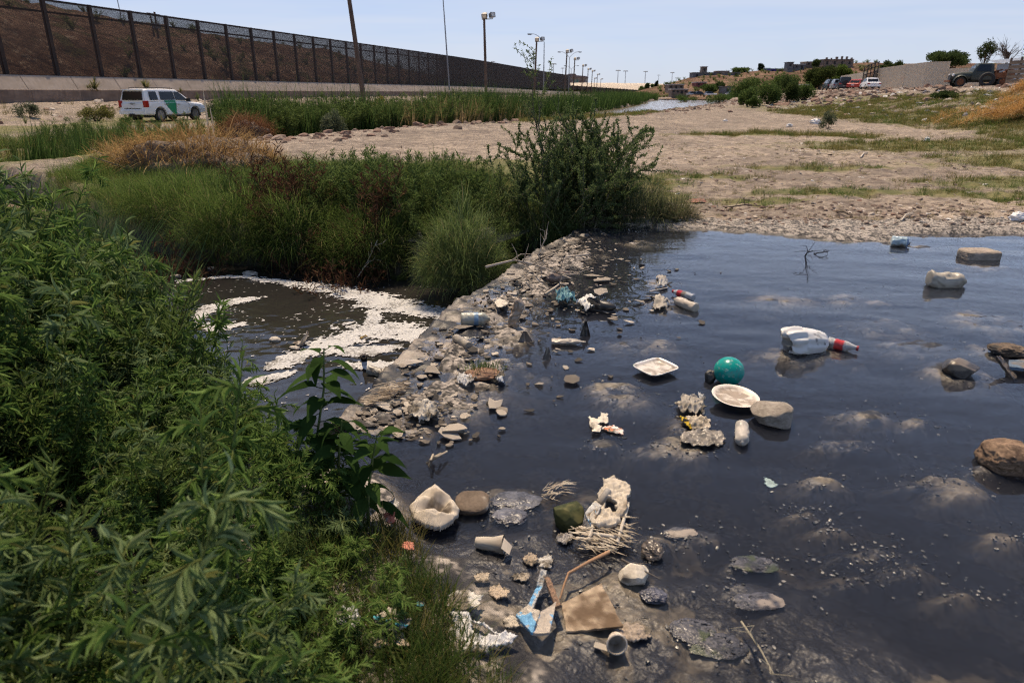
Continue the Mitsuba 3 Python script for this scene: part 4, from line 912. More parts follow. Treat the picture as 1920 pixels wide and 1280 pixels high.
for x, y in pick(NEAR, 70, g):
    plant('weed_thicket', f'feather_shape_{g.integers(3)}' , x, y, float(ground_z(x, y)) - .02, g.uniform(0, 6.28), float(np.clip(0.36 + 0.36 * (-x - 0.72), 0.3, 1.0)) * g.uniform(.9, 1.2), g.uniform(0, .3), g.uniform(0, 6.28))
for x, y in pick([(-1.5, 1.5), (-1.3, .5), (-.55, .42), (-.62, 1.35)], 46, g):
    h = g.uniform(.75, 1.12) * (1 if x < -.7 else .8)
    plant('weed_thicket', f'loose_weed_shape_{g.integers(3)}' if g.random() < .6 else f'pale_weed_shape_{g.integers(3)}', x, y, float(ground_z(x, y)) - .02, g.uniform(0, 6.28), (h * .95, h * .95, h), g.uniform(.1, .5), g.uniform(0, 6.28))
tag('shore_grass', 'fresh green grass with litter between its blades at the bottom of the picture', 'grass', kind='stuff')
for x, y in np.vstack([pick([(-0.62, 2.3), (-0.45, 2.15), (-0.3, 1.9), (-0.16, 1.72), (-.04, 1.45), (-.05, 1.2), (-.5, 1.1), (-.9, 1.4), (-.8, 2.2)], 330, g)]):
    s = g.uniform(.25, .7)
    plant('shore_grass', f'grass_shape_{g.integers(3)}' if g.random() < .72 else f'olive_grass_shape_{g.integers(3)}', x, y, float(ground_z(x, y)) - .01, g.uniform(0, 6.28), s, g.uniform(0, .5), g.uniform(0, 6.28))

# two broad-leaved weeds at the rim of the thicket
def ovate(n=7):
    t = np.linspace(0, 1, n); w = np.sin(np.pi * t ** .75) * .5; w[0] = .02; w[-1] = .0
    V, F = [], []
    for i, (a, b) in enumerate(zip(t, w)):
        z = -.8 * a ** 2; c = .16 * b
        V += [[a, -b, z + c + .03 * math.sin(9 * a)], [a, 0, z], [a, b, z + c + .03 * math.cos(8 * a)]]
    for i in range(n - 1):
        for j in (0, 1):
            k = i * 3 + j; F += [[k, k + 3, k + 4], [k, k + 4, k + 1]]
    return np.array(V, float), np.array(F)
OV = ovate()
def broadleaf(stem_pts, label, n, L, seed):
    g = np.random.default_rng(seed); k = thing('broadleaf_weed', label, 'weed')
    sp = np.asarray(stem_pts, float); put('stem', tube(sp, np.linspace(.007, .003, len(sp)), 6), 'satin', k, smooth=True, color=(0.11, 0.15, 0.05))
    for i in range(n):
        s = .18 + .82 * (i + .5) / n; q = s * (len(sp) - 1); j = min(int(q), len(sp) - 2); p = sp[j] + (sp[j + 1] - sp[j]) * (q - j)
        a = i * 2.3 + g.uniform(-.4, .4); el = g.uniform(-.15, .7); d = np.array([[math.cos(a) * math.cos(el), math.sin(a) * math.cos(el), math.sin(el)]])
        ll = L * g.uniform(.7, 1.1) * (1.05 - .4 * s)
        pet = p + d[0] * .03
        m = merge(place(OV, pet[None], d, np.array([[0, 0, 1.0]]) + g.normal(0, .2, (1, 3)), ll, ll * g.uniform(.5, .68), shades(g, 1, (0.03, 0.065, 0.018), (0.06, 0.11, 0.03))), solid(tube([p, pet], .0022, 4, False), (0.08, 0.12, 0.04)))
        put3('leaf', m, 'leaf', k, smooth=True)
b1, b2 = spot(598, 905, .12), spot(690, 985, .06)
broadleaf([b1, b1 + [.01, .0, .2], b1 + [.05, .03, .4], b1 + [.06, .05, .56]], 'tall dark weed with broad drooping leaves beside the foam pool', 26, .16, 1)
broadleaf([b1 + [.1, -.12, -.03], b1 + [.12, -.1, .18], b1 + [.15, -.12, .34]], 'dark broad leaved weed half sunk in the thicket, left of the shorter one', 20, .14, 3)
broadleaf([b2, b2 + [.005, .03, .14], b2 + [.03, .04, .27], b2 + [.05, .05, .36]], 'shorter weed with broad curled leaves leaning over the dark stream', 20, .13, 2)

# ------------------------------------------------------------------ bank behind the pool
g = np.random.default_rng(6)
tag('bank_grass', 'soft green grass covering the bank between the pool and the river', 'grass', kind='stuff')
BANK = [(0.75, 8.9), (0.3, 8.75), (-0.2, 7.9), (-0.62, 7.35), (-1.2, 7.9), (-2.6, 8.5), (-3.8, 8.7), (-6, 10.0), (-8.8, 13.2), (-9.0, 15.0), (-6.5, 15.6), (-3, 14.0), (-1.0, 13.0), (.6, 11.5)]
for x, y in pick(BANK, 1500, g):
    e = float(-poly_sd(np.array(x), np.array(y), BANK))
    s = g.uniform(.5, 1.15)
    nm = f'lush_grass_shape_{g.integers(3)}' if g.random() < .8 - .05 * (y - 8) * (x > -4) else f'olive_grass_shape_{g.integers(3)}'
    plant('bank_grass', nm, x, y, float(ground_z(x, y)) - .03, g.uniform(0, 6.28), s, g.uniform(0, .4), g.uniform(0, 6.28))

def mound(name, label, cx, cy, z0, rx, ry, rz, n, L, cols, seed, W=.006, mat='leaf', category='grass clump', droop=(.5, 2.0)):
    """A clump of grass: blades springing from a buried dome."""
    g = np.random.default_rng(seed)
    u = g.normal(0, 1, (n, 3)); u[:, 2] = np.abs(u[:, 2]) * .9; u = unit(u); rr = g.uniform(.3, 1.0, (n, 1)) ** .7
    lump = 0.5 + 1.0 * meshkit.fbm(u * 1.9 + seed, 4, seed)[:, None]
    base = np.array([cx, cy, z0]) + u * rr * lump * [rx, ry, rz]
    az = np.arctan2(u[:, 1], u[:, 0]) + g.normal(0, .7, n); lean = np.arccos(np.clip(u[:, 2], 0, 1)) * .75 + g.normal(0, .38, n) + 1.2 * (meshkit.noise(u * 4 + seed, 3) - .5)
    k = thing(name, label, category)
    put3('blades', blades(base, az, lean, L * np.where(g.random(n) < .08, g.uniform(1.2, 1.9, n), g.uniform(.35, 1.15, n)), W * g.uniform(.6, 1.3, n), g.uniform(*droop, n), np.where(g.random((n, 1)) < .07, [.30, .26, .13], shades(g, n, *cols, jit=.35)), 4, g.uniform(-.6, .6, n)), mat, k)
    return k
PALE = [(0.085, 0.13, 0.04), (0.145, 0.20, 0.07), (0.22, 0.27, 0.12)]
mound('grass_clump', 'round pale green grass clump hanging over the weir edge', -.52, 7.15, -.30, .50, .48, .66, 9500, .24, PALE, 1, .0055)
mound('grass_clump', 'dark lush grass clump overhanging the left end of the foam pool', -3.55, 8.75, -.25, .78, .5, .66, 7000, .32, LUSH, 2)
mound('grass_clump', 'broad soft grass mound left of the reddish weeds on the bank', -2.75, 8.55, -.28, .62, .45, .62, 6000, .32, LUSH, 3)
mound('grass_clump', 'long green grass mound in front of the straw heap', -4.6, 9.8, -.05, 1.0, .7, .5, 7000, .34, LUSH, 4)
mound('grass_clump', 'shaggy grass on the bank under the tall feathery weeds', -1.75, 8.15, -.3, .6, .4, .5, 5000, .28, FRESH, 5)
mound('grass_clump', 'olive grass clump at the foot of the willow shrub', -.25, 8.9, -.1, .6, .5, .55, 6000, .3, PALE, 6)
mound('grass_clump', 'yellow green grass mound behind the round clump', -1.0, 10.0, .05, 1.1, .8, .45, 7000, .34, [(0.08, 0.11, 0.03), (0.14, 0.17, 0.05), (0.22, 0.22, 0.09)], 7)

tag('feathery_weeds', 'tall feathery green weeds in a broad stand across the middle bank', 'weeds', kind='stuff')
for x, y in pick([(-3.6, 9.2), (-2.4, 8.6), (-1.3, 8.2), (-.5, 8.6), (-.1, 9.8), (-.9, 11.2), (-3.0, 11.0)], 150, g):
    s = g.uniform(.55, 1.0) * (1.0 if x > -2.8 else .75) * (1 if y < 9.6 else .8)
    plant('feathery_weeds', f'feather_shape_{g.integers(3)}', x, y, float(ground_z(x, y)) - .05, g.uniform(0, 6.28), s, g.uniform(0, .25), g.uniform(0, 6.28))
for x, y in pick([(-4.2, 9.0), (-2.8, 8.35), (-1.7, 8.0), (-1.15, 7.8), (-.3, 7.9), (.5, 8.8), (-.2, 9.2), (-1.5, 9.0), (-4.0, 10.0)], 70, g):
    plant('feathery_weeds', f'feather_shape_{g.integers(3)}', x, y, float(ground_z(x, y)) - .05, g.uniform(0, 6.28), g.uniform(.35, .75), g.uniform(0, .7), g.uniform(0, 6.28))
tag('red_weeds', 'withered reddish brown weeds standing along the pool edge', 'weeds', kind='stuff')
for u, v, n, sp in ((560, 470, 9, .28), (600, 500, 7, .25), (690, 495, 7, .22), (300, 500, 7, .4), (270, 490, 5, .3), (640, 520, 4, .2)):
    for i in range(n):
        p = spot(u, v, -.35) + [g.normal(0, sp), g.normal(.1, .15), 0]
        plant('red_weeds', f'red_weed_shape_{g.integers(3)}', p[0], p[1], float(ground_z(p[0], p[1])) - .05, g.uniform(0, 6.28), g.uniform(.7, 1.1), g.uniform(0, .3), g.uniform(0, 6.28))
tag('cattails', 'long arching cattail leaves at the left edge between thicket and river', 'cattails', kind='stuff')
for x, y in pick([(-4.3, 7.0), (-3.5, 6.5), (-3.0, 6.0), (-4.5, 5.7), (-6.2, 7.6), (-6.0, 8.8)], 75, g):
    plant('cattails', 'cattail_shape', x, y, max(float(ground_z(x, y)), LOW) - .05, g.uniform(-.6, .6), g.uniform(.8, 1.1), .22, 1.57)

# twigs lying over the pool bank
def twig(name, label, pts, r, col, mat='bark', cat_='stick', branches=0, seed=0, group=None):
    g = np.random.default_rng(seed); pts = np.asarray(pts, float); ms = [tube(pts, np.linspace(r, r * .45, len(pts)), 6)]
    for i in range(branches):
        s = g.uniform(.2, .95) * (len(pts) - 1); j = min(int(s), len(pts) - 2); p = pts[j] + (pts[j + 1] - pts[j]) * (s - j); ax = unit(pts[-1] - pts[0]); L = np.linalg.norm(pts[-1] - pts[0]) * g.uniform(.18, .45)
        d = unit(ax * .8 + g.normal(0, .6, 3) + [0, 0, .25]); ms.append(tube([p, p + d * L * .5 + g.normal(0, .02, 3), p + d * L], [r * .5, r * .35, r * .2], 5))
    m = cat(ms)
    return tag(put(name, m, mat, smooth=True, color=np.tile(np.asarray(col, float), (len(m.vertices), 1)) * np.random.default_rng(seed).uniform(.8, 1.2, (len(m.vertices), 1))), label, cat_, group)
PALEWOOD = (0.42, 0.36, 0.29)
q = spot(985, 520, .05)
twig('dead_branch', 'pale bare branch with many twigs lying across the weir lip below the shrub', [q + [-.35, -.1, .12], q + [-.1, 0, .16], q + [.12, .02, .1], q + [.4, -.12, .02]], .012, PALEWOOD, 'bark', 'branch', 14, 1)
twig('dead_branch', 'upright thin bare branch beside the brown bottle on the weir', [q + [.15, .1, 0], q + [.12, .12, .18], q + [.2, .2, .36]], .008, PALEWOOD, 'bark', 'branch', 9, 2)
q = spot(690, 520, -.42)
twig('dead_branch', 'whitish dry twigs fanned out at the foot of the bank behind the foam', [q + [-.12, 0, .0], q + [0, .05, .18], q + [.12, .1, .42]], .008, (.5, .45, .37), 'bark', 'branch', 9, 3)

# ------------------------------------------------------------------ straw heap, river reeds, far bank
g = np.random.default_rng(7)
def heap(name, label, cx, cy, z0, rx, ry, rz, n, cols, seed, L=.55, W=.012, category='straw heap'):
    g = np.random.default_rng(seed); k = thing(name, label, category)
    s = trimesh.creation.icosphere(4, 1.0); sv = np.asarray(s.vertices)
    v = sv * (.5 + .95 * meshkit.fbm(sv * 2.4 + seed, 5, seed)[:, None]) * [rx, ry, rz] + [cx, cy, z0]
    put('earth', mesh_of(v, s.faces), 'matte', k, smooth=True, color=np.array([0.15, 0.12, 0.095]) * (.3 + 1.2 * meshkit.fbm(sv * 9, 3, 4)[:, None]))
    i = g.integers(0, len(v), n); i = i[v[i][:, 2] > z0 - .02]; keep = meshkit.fbm(sv[i] * 1.6 + 5, 3, seed + 1) > .36 - .25 * sst(.0, .5, sv[i][:, 2]) + .25 * sst(-.2, -.7, sv[i][:, 1]) * sst(.75, .4, sv[i][:, 2]); i = i[keep]
    base = v[i] + sv[i] * .05 + g.normal(0, .06, (len(i), 3)); az = np.arctan2(sv[i][:, 1], sv[i][:, 0]) + g.normal(0, 1.0, len(i))
    put3('straw', blades(base, az, np.clip(g.normal(1.15, .5, len(i)), .1, 1.8), L * g.uniform(.4, 1.2, len(i)), W * g.uniform(.6, 1.3, len(i)), g.uniform(.2, 1.1, len(i)), shades(g, len(i), *cols, jit=.45), 4, g.uniform(-.7, .7, len(i))), 'dry_leaf', k)
    ms = []
    for j in range(16):
        p = v[g.integers(0, len(v))] + sv[0] * 0; d = unit(np.array([g.normal(0, 1), g.normal(0, .6), g.uniform(.1, .7)])); ll = rx * g.uniform(.3, .7)
        ms.append(tube([p - d * ll * .3, p + d * ll * .3 + g.normal(0, .04, 3), p + d * ll], [.02, .015, .006], 5))
    put('branches', cat(ms), 'bark', k, smooth=True, color=(0.3, 0.22, 0.14))
    return k, v
h0 = spot(340, 330, .12)
heap('straw_heap', 'orange heap of dry straw and rubbish on the bank behind the grass', h0[0], h0[1] + .6, .05, 1.6, 1.2, .66, 13000, [(0.17, 0.10, 0.045), (0.33, 0.205, 0.085), (0.50, 0.35, 0.16)], 3, L=.5)
h1 = spot(255, 315, .1)
heap('straw_heap', 'small low pile of dry stalks left of the big straw heap', h1[0] - .2, h1[1] + .4, .05, .8, .6, .35, 3000, STRAW, 4)
h2 = spot(432, 262, .1)
heap('straw_heap', 'dark reddish brush pile between the straw heap and the reeds', h2[0] + .5, h2[1] + .2, .1, .7, .6, .6, 5000, [(0.10, 0.04, 0.025), (0.19, 0.09, 0.05), (0.3, 0.18, 0.1)], 5)
for (u, v, s_) in ((395, 285, 1.0), (403, 283, .7)):
    b = spot(u, v, .2)
    twig('dry_stalk', 'upright bleached stalk sticking out of the straw heap' if s_ == 1 else 'shorter bleached stalk leaning behind the straw heap', [b, b + [.03, 0, .6 * s_], b + [.0, .1, 1.25 * s_]], .035, (.6, .5, .34), 'bark', 'stalk', 2, 5)
def river_side(y, off): return np.interp(y, [p[1] for p in RIVER], [p[0] for p in RIVER]) + off
tag('river_reeds', 'dark green reed belt standing along the far side of the river', 'reeds', kind='stuff')
W_ = lambda y: np.interp(y, [10, 20, 33, 60, 100, 200], [2.2, 2.4, 2.6, 4.5, 6.5, 10])
for i in range(1150):
    y = 27.0 + 200 * g.random() ** 1.7
    x = river_side(y, -W_(y) * 1.08 - abs(g.normal(0, 1.25 + y * .012)) - .1)
    if 38.5 < y < 45 and g.random() < .85: continue
    if x / y * 1362 + 960 < 408: continue
    s = g.uniform(.85, 1.22) * (1 if y < 60 else .9) * float(.55 + .85 * fb(np.array(x), np.array(y), .22, 3, 77))
    plant('river_reeds', f'reed_shape_{g.integers(3)}', x, y, max(float(ground_z(x, y)), LOW) - .05, g.uniform(0, 6.28), (s * (1 + y / 140), s * (1 + y / 140), s), g.uniform(0, .1), g.uniform(0, 6.28))
for i in range(260):
    y = 26.8 + 24 * g.random() ** 1.3; x = river_side(y, -W_(y) * 1.08 - abs(g.normal(.3, 1.2)))
    if x / y * 1362 + 960 < 412: continue
    plant('river_reeds', f'feather_shape_{g.integers(3)}', x, y, max(float(ground_z(x, y)), LOW) - .05, g.uniform(0, 6.28), (1.9, 1.9, g.uniform(1.4, 2.1)), 0, 0)
tag('dry_reeds', 'tan and yellow dry reeds in the middle of the river reed belt', 'reeds', kind='stuff')
for i in range(150):
    y = g.uniform(37.5, 58); x = river_side(y, -W_(y) * 1.05 - abs(g.normal(0, 1.2)))
    plant('dry_reeds', f'dry_reed_shape_{g.integers(3)}' if g.random() < .75 else 'reed_shape_1', x, y, max(float(ground_z(x, y)), LOW) - .05, g.uniform(0, 6.28), g.uniform(.8, 1.1), g.uniform(0, .12), g.uniform(0, 6.28))
tag('far_reeds', 'green reeds on the near bank of the distant river bend', 'reeds', kind='stuff')
for i in range(240):
    y = g.uniform(150, 330); x = river_side(y, W_(y) * 1.05 + abs(g.normal(0, 3)))
    plant('far_reeds', f'reed_shape_{g.integers(3)}', x, y, max(float(ground_z(x, y)), LOW) - .05, g.uniform(0, 6.28), (2.2, 2.2, g.uniform(.6, 1.0)), 0, 0)
tag('far_bank_grass', 'green and yellow grass and low weeds on the bank in front of the patrol car', 'grass', kind='stuff')
for i in range(1300):
    y = g.uniform(17, 44); x = river_side(y, -W_(y) - .2 - abs(g.normal(0, 3.2)))
    if fence_out(x, y) < 17: continue
    r = g.random(); px = x / y * 1362 + 960
    low = y > 30 and px < 420
    if low and (y > 42.5 or (y > 37 and g.random() < .25)): continue
    nm, s = (f'lush_grass_shape_{g.integers(3)}', g.uniform(1.0, 2.0)) if r < .5 else (f'olive_grass_shape_{g.integers(3)}', g.uniform(1.2, 2.4)) if r < .85 else (f'feather_shape_{g.integers(3)}', g.uniform(.5, 1.1))
    if low: s = s * (.45 if y > 35 else .7)
    plant('far_bank_grass', nm, x, y, max(float(ground_z(x, y)), LOW) - .04, g.uniform(0, 6.28), s, g.uniform(0, .3), g.uniform(0, 6.28))
for i in range(60):
    p = spot(118, 300, -.2) + [g.normal(0, .9), g.normal(1.5, 1.0), 0]
    plant('river_reeds', f'reed_shape_{g.integers(3)}', p[0], p[1], max(float(ground_z(p[0], p[1])), LOW) - .05, g.uniform(-.5, .5), g.uniform(.5, .8), .25, 1.2)
tag('rubble_slope_weeds', 'sparse dry and grey green weeds on the stony slope below the concrete wall', 'weeds', kind='stuff')
for i in range(230):
    a_, o = g.uniform(-45, 120), g.uniform(4, 19)
    p = fence_xy(a_, o); r = g.random()
    nm, s = (f'olive_grass_shape_{g.integers(3)}', g.uniform(1.2, 2.6)) if r < .6 else (f'feather_shape_{g.integers(3)}', g.uniform(.5, 1.1))
    plant('rubble_slope_weeds', nm, p[0], p[1], float(ground_z(p[0], p[1])) - .05, g.uniform(0, 6.28), s)

def bush(name, label, c, rx, ry, rz, n, leaf, cols, seed, category='shrub', lean=None, mat='leaf', stems=7, tpl=KITE, wr=.45, lobes=9):
    """A shrub: stems from the ground and leaves in uneven lobes, thinner towards the outside."""
    g = np.random.default_rng(seed); k = thing(name, label, category); c = np.asarray(c, float)
    L = unit(g.normal(0, 1, (lobes, 3)) * [1, 1, .8]) * g.uniform(.3, .75, (lobes, 1)); L[:, 2] = np.abs(L[:, 2]) * 1.0 - .1
    i = g.integers(0, lobes, n); r = g.normal(0, 1, (n, 3)); r = unit(r) * g.random((n, 1)) ** .45 * g.uniform(.2, .5, (lobes, 1))[i]
    P = (L[i] * 1.1 + r) * [rx, ry, rz] + c + [0, 0, rz * .45]
    P = P[P[:, 2] > c[2] - .03]; n = len(P)
    D = unit(unit(P - c - [0, 0, rz * .2]) + g.normal(0, .8, (n, 3)))
    put3('foliage', place(tpl, P, D, unit(g.normal(0, 1, (n, 3))), leaf * g.uniform(.6, 1.3, n), leaf * wr * g.uniform(.7, 1.2, n), shades(g, n, *cols, jit=.3)), mat, k)
    ms = []
    for j in range(stems):
        e = c + [0, 0, rz * .45] + L[j % lobes] * [rx, ry, rz]; b = c + np.append(g.normal(0, .06 * rx, 2), -.08)
        ms.append(tube([b, (b + e) / 2 + g.normal(0, .06, 3) * rx, e], [rx * .03, rx * .022, rx * .008], 5))
    put('stems', cat(ms), 'matte', k, color=(0.10, 0.075, 0.05), smooth=True)
    return k
def bush_at(name, label, u0, u1, yt, yb, d, n, leaf, cols, seed, **kw):
    a, b = far(u0, d), far(u1, d); c = (a + b) / 2; z = float(max(ground_z(c[0], c[1]), LOW)); h = 1.6 + (174 - yt) * d / 1450 - z
    kw.setdefault('ry', (b[0] - a[0]) / 2)
    ry = kw.pop('ry')
    return bush(name, label, [c[0], c[1], z], (b[0] - a[0]) / 2 * 1.05, ry, h * .78, n, leaf, cols, seed, **kw)
YEL = [(0.14, 0.14, 0.025), (0.24, 0.22, 0.045), (0.3, 0.27, 0.07)]
GREY = [(0.07, 0.09, 0.05), (0.12, 0.14, 0.085), (0.17, 0.19, 0.12)]
DK = [(0.035, 0.055, 0.02), (0.06, 0.088, 0.03), (0.095, 0.13, 0.045)]
MID = [(0.055, 0.09, 0.025), (0.09, 0.14, 0.04), (0.14, 0.19, 0.065)]
bush_at('grey_shrub', 'grey green shrub beside the front of the patrol car', 388, 452, 172, 215, 47, 4200, .14, GREY, 1)
bush_at('yellow_shrub', 'yellow flowering broom shrub at the left end of the reeds', 425, 500, 180, 215, 45, 3200, .13, YEL, 2)
bush_at('yellow_shrub', 'yellow green broom shrub in front of the thick pole', 685, 745, 176, 205, 52, 2400, .13, YEL, 3)
bush_at('yellow_shrub', 'small yellow broom shrub right of the thick pole', 812, 850, 179, 200, 60, 1600, .13, YEL, 4)
bush_at('grey_shrub', 'low yellow green bush on the slope left of the patrol car', 145, 205, 193, 222, 44, 2600, .12, [(0.11, 0.12, 0.035), (0.18, 0.18, 0.06), (0.25, 0.23, 0.1)], 5)
bush_at('grey_shrub', 'grey weeds on the rubble slope at the left', 20, 68, 190, 225, 44, 1500, .12, GREY, 6)
bush_at('grey_shrub', 'small green weed in front of the rear bumper of the patrol car', 215, 242, 218, 236, 39, 900, .09, MID, 7)
bush_at('grey_shrub', 'feathery grey shrub standing before the reeds at the water', 592, 645, 190, 268, 30, 5000, .09, GREY, 8)
def wall_palm(u, y, s, label):
    a_ = None
    p = far(u, 63.0 if u < 200 else 68.0); o = fence_out(p[0], p[1]); al = (p[:2] - FENCE_A) @ FENCE_D
    q = fence_xy(al, 2.3); g = np.random.default_rng(int(u)); k = thing('wall_plant', label, 'plant')
    z = 1.6 + (174 - y) * q[1] / 1450; n = int(60 * s + 12)
    put3('fronds', blades(np.tile([q[0], q[1], z], (n, 1)) + g.normal(0, .05 * s, (n, 3)), g.uniform(0, 6.28, n), g.uniform(0, 1.1, n), s * g.uniform(.6, 1.2, n), .09 * s, g.uniform(.1, .9, n), shades(g, n, (0.05, 0.07, 0.025), (0.13, 0.15, 0.06), (0.3, 0.25, 0.14)), 4), 'leaf', k)
    put('root', tube([[q[0], q[1] + .4, z - .2], [q[0], q[1], z + .05]], .06 * s, 6), 'matte', k, color=(.1, .08, .05))
wall_palm(130, 166, .95, 'spiky plant with yellowed fronds on the ledge of the concrete wall, left of the car')
wall_palm(266, 166, 1.0, 'spiky plant on the wall ledge right above the roof of the car')
wall_palm(90, 165, .42, 'small tuft on the wall ledge, right one of the pair')
wall_palm(72, 165, .35, 'small tuft on the wall ledge at the far left')
wall_palm(600, 172, .5, 'small tuft on the wall ledge above the reeds')

# ------------------------------------------------------------------ the willow shrub by the weir
def willow(label, base, seed):
    g = np.random.default_rng(seed); k = thing('willow_shrub', label, 'shrub'); base = np.asarray(base, float)
    P, D, S = [], [], []
    def rod(p0, d, L, r, droop, n, name):
        t = np.linspace(0, 1, 9)[:, None]; side = g.normal(0, .10, 3) * L
        pts = p0 + d * L * t + side * np.sin(np.pi * t) + np.array([0, 0, -droop]) * L * t ** 2.2
        S.append(solid(tube(pts, np.linspace(r, r * .25, 9), 5, False), (0.13, 0.115, 0.07)))
        q = g.uniform(.12, 1, n) * 8; i = np.minimum(q.astype(int), 7); f = (q - i)[:, None]
        P.append(pts[i] * (1 - f) + pts[i + 1] * f); ax = unit(pts[i + 1] - pts[i]); a = g.normal(0, 1, (n, 3)); D.append(unit(ax * .55 + unit(a) * .8 + [0, 0, .1]))
        return pts
    n_main = 78
    for j in range(n_main):
        a = g.uniform(0, 6.28); sp = g.uniform(.05, .72); d = unit(np.array([math.cos(a) * sp - .02, math.sin(a) * sp, 1.0]))
        L = g.uniform(.75, 1.5) * (1.05 - .35 * sp); b = base + np.append(g.normal(0, .26, 2), 0)
        pts = rod(b, d, L, .011, g.uniform(.0, .25), 210, 'stem')
        for m in range(11):
            i = g.integers(1, 9); d2 = unit(d * .9 + g.normal(0, .5, 3)); rod(pts[i], d2, g.uniform(.22, .5), .004, g.uniform(0, .25), 100, 'twig')
    # the one tall open leader that rises above the rest on the left
    lead = [(-.38, -.05, .9), (-.33, 0, 1.0), (-.22, .05, 1.0)]
    for (dx, dy, dz), L, m in zip(lead, (1.95, 1.72, 1.35), (9, 7, 6)):
        d = unit(np.array([dx * .62, dy, dz])); pts = rod(base + [-.1, 0, .1], d, L, .013, .02, 40, 'stem')
        for q in range(m * 2):
            i = g.integers(3, 9); rod(pts[i], unit(d * 1.0 + g.normal(0, .45, 3)), g.uniform(.14, .42), .004, g.uniform(-.05, .15), 34, 'twig')
    P, D = np.vstack(P), np.vstack(D); n = len(P)
    put3('leaves', place(KITE, P, D, unit(g.normal(0, 1, (n, 3))), g.uniform(.024, .046, n), g.uniform(.008, .014, n), shades(g, n, (0.07, 0.11, 0.04), (0.125, 0.175, 0.068), (0.19, 0.24, 0.105), jit=.3)), 'leaf', k)
    put3('stems', merge(*S), 'bark', k)
willow('tall dark green willow shrub at the corner of the weir with one long open leader', [0.86, 9.0, -.02], 4)
mound('grass_clump', 'grey green grass tussock with pale blades at the right foot of the willow shrub', 1.62, 8.95, -.02, .52, .4, .46, 4600, .36, [(0.07, 0.10, 0.04), (0.14, 0.17, 0.08), (0.26, 0.25, 0.15)], 11, .006)
mound('grass_clump', 'small thin tussock on the sand right of the willow shrub', 2.15, 9.0, 0, .30, .28, .22, 1500, .26, [(0.05, 0.065, 0.03), (0.12, 0.125, 0.06), (0.25, 0.22, 0.13)], 12, .006)
mound('grass_clump', 'green tussock under the left side of the willow shrub', .45, 8.75, -.2, .45, .35, .5, 3500, .3, PALE, 13, .006)

# ------------------------------------------------------------------ the open ground and slope on the right
tag('sand_grass', 'short sparse grass in patches on the sandy ground and the slope', 'grass', kind='stuff')
cand = np.column_stack([g.uniform(.5, 30, 60000), 8.7 + 45 * g.random(60000) ** 2.0])
cand = cand[np.abs(cand[:, 0]) < cand[:, 1] * .78]
ok = (green_at(cand[:, 0], cand[:, 1]) + (fb(cand[:, 0], cand[:, 1], 1.2, 3, 90) - .5) * .9 > .42) & (poly_sd(cand[:, 0], cand[:, 1], UPPER) > .2)
cand = cand[ok][:3600]
for (x, y), z in zip(cand, ground_z(cand[:, 0], cand[:, 1])):
    o = g.random() < (.35 if y < 13 else .72)
    far_ = min(1.0, max(0.0, (y - 9) / 25))
    s = g.uniform(.28, .62) * (1 + 1.6 * far_)
    plant('sand_grass', f'olive_grass_shape_{g.integers(3)}' if o else f'grass_shape_{g.integers(3)}', x, y, z - .015, g.uniform(0, 6.28), (s * 1.5, s * 1.5, s * .8), g.uniform(0, .3), g.uniform(0, 6.28))
for x, y in np.column_stack([g.uniform(.8, 16, 900), 8.9 + 16 * g.random(900) ** 1.6]):
    if abs(x) > y * .78 or (x > 0 and poly_sd(np.array(x), np.array(y), UPPER) < .25): continue
    s = g.uniform(.12, .4) * (1 + y / 30)
    plant('sand_grass', f'olive_grass_shape_{g.integers(3)}', x, y, float(ground_z(x, y)) - .01, g.uniform(0, 6.28), (s, s, s * .7), g.uniform(0, .3), g.uniform(0, 6.28))
# orange dead brush lying down the slope at the right edge
def dead_brush(label, u, v, z, L, w, n, seed):
    g = np.random.default_rng(seed); k = thing('dead_brush', label, 'dead brush'); c = spot(u, v, z); S = []; B = []
    for j in range(16):
        p0 = c + [g.uniform(-.4, 1.6) * w, g.uniform(-.3, 1.4), 0]; p0[2] = float(ground_z(p0[0], p0[1])) + g.uniform(.1, .55)
        d = unit(np.array([-1.0, -.45 + g.normal(0, .2), -.12 + g.normal(0, .06)])); t = np.linspace(0, 1, 7)[:, None]; LL = L * g.uniform(.5, 1)
        pts = p0 + np.array([w * 1.0, .4, .25]) + d * LL * t + np.array([0, 0, .22]) * np.sin(np.pi * t) * g.uniform(.3, 1.5); pts[:, 2] = np.maximum(pts[:, 2], ground_z(pts[:, 0], pts[:, 1]) + .02)
        S.append(solid(tube(pts, np.linspace(.022, .007, 7), 5, False), (0.45, 0.32, 0.17)))
        i = g.integers(0, 7, n // 16); B.append(pts[i] + g.normal(0, .12, (len(i), 3)) * [1, 1, .6])
    B = np.vstack(B); m = len(B)
    put3('branches', merge(*S), 'bark', k)
    put3('dry_leaves', blades(B, np.pi + g.normal(.3, .9, m), g.uniform(.5, 1.5, m), g.uniform(.15, .5, m), .012, g.uniform(.2, 1.2, m), shades(g, m, (0.34, 0.18, 0.06), (0.54, 0.33, 0.12), (0.66, 0.46, 0.22), jit=.3), 3, g.uniform(-.6, .6, m)), 'dry_leaf', k)
dead_brush('orange dead brush and long bare branches lying down the grassy slope at the right', 1850, 225, .6, 3.4, 1.9, 9000, 1)
dead_brush('upper pile of orange dead brush at the right picture edge', 1905, 190, 1.2, 2.6, 1.4, 7000, 2)
bush_at('green_shrub', 'dark green shrub alone on the embankment below the road', 1748, 1800, 168, 204, 44, 5000, .10, DK, 21, ry=.8)
bush_at('grey_shrub', 'small grey green bush standing alone on the grassy slope', 1548, 1580, 205, 238, 28, 2200, .06, GREY, 22, ry=.4)
bush_at('green_shrub', 'dark green rush tuft on the sand behind the willow shrub', 1203, 1232, 243, 254, 26, 900, .06, MID, 23, ry=.3)
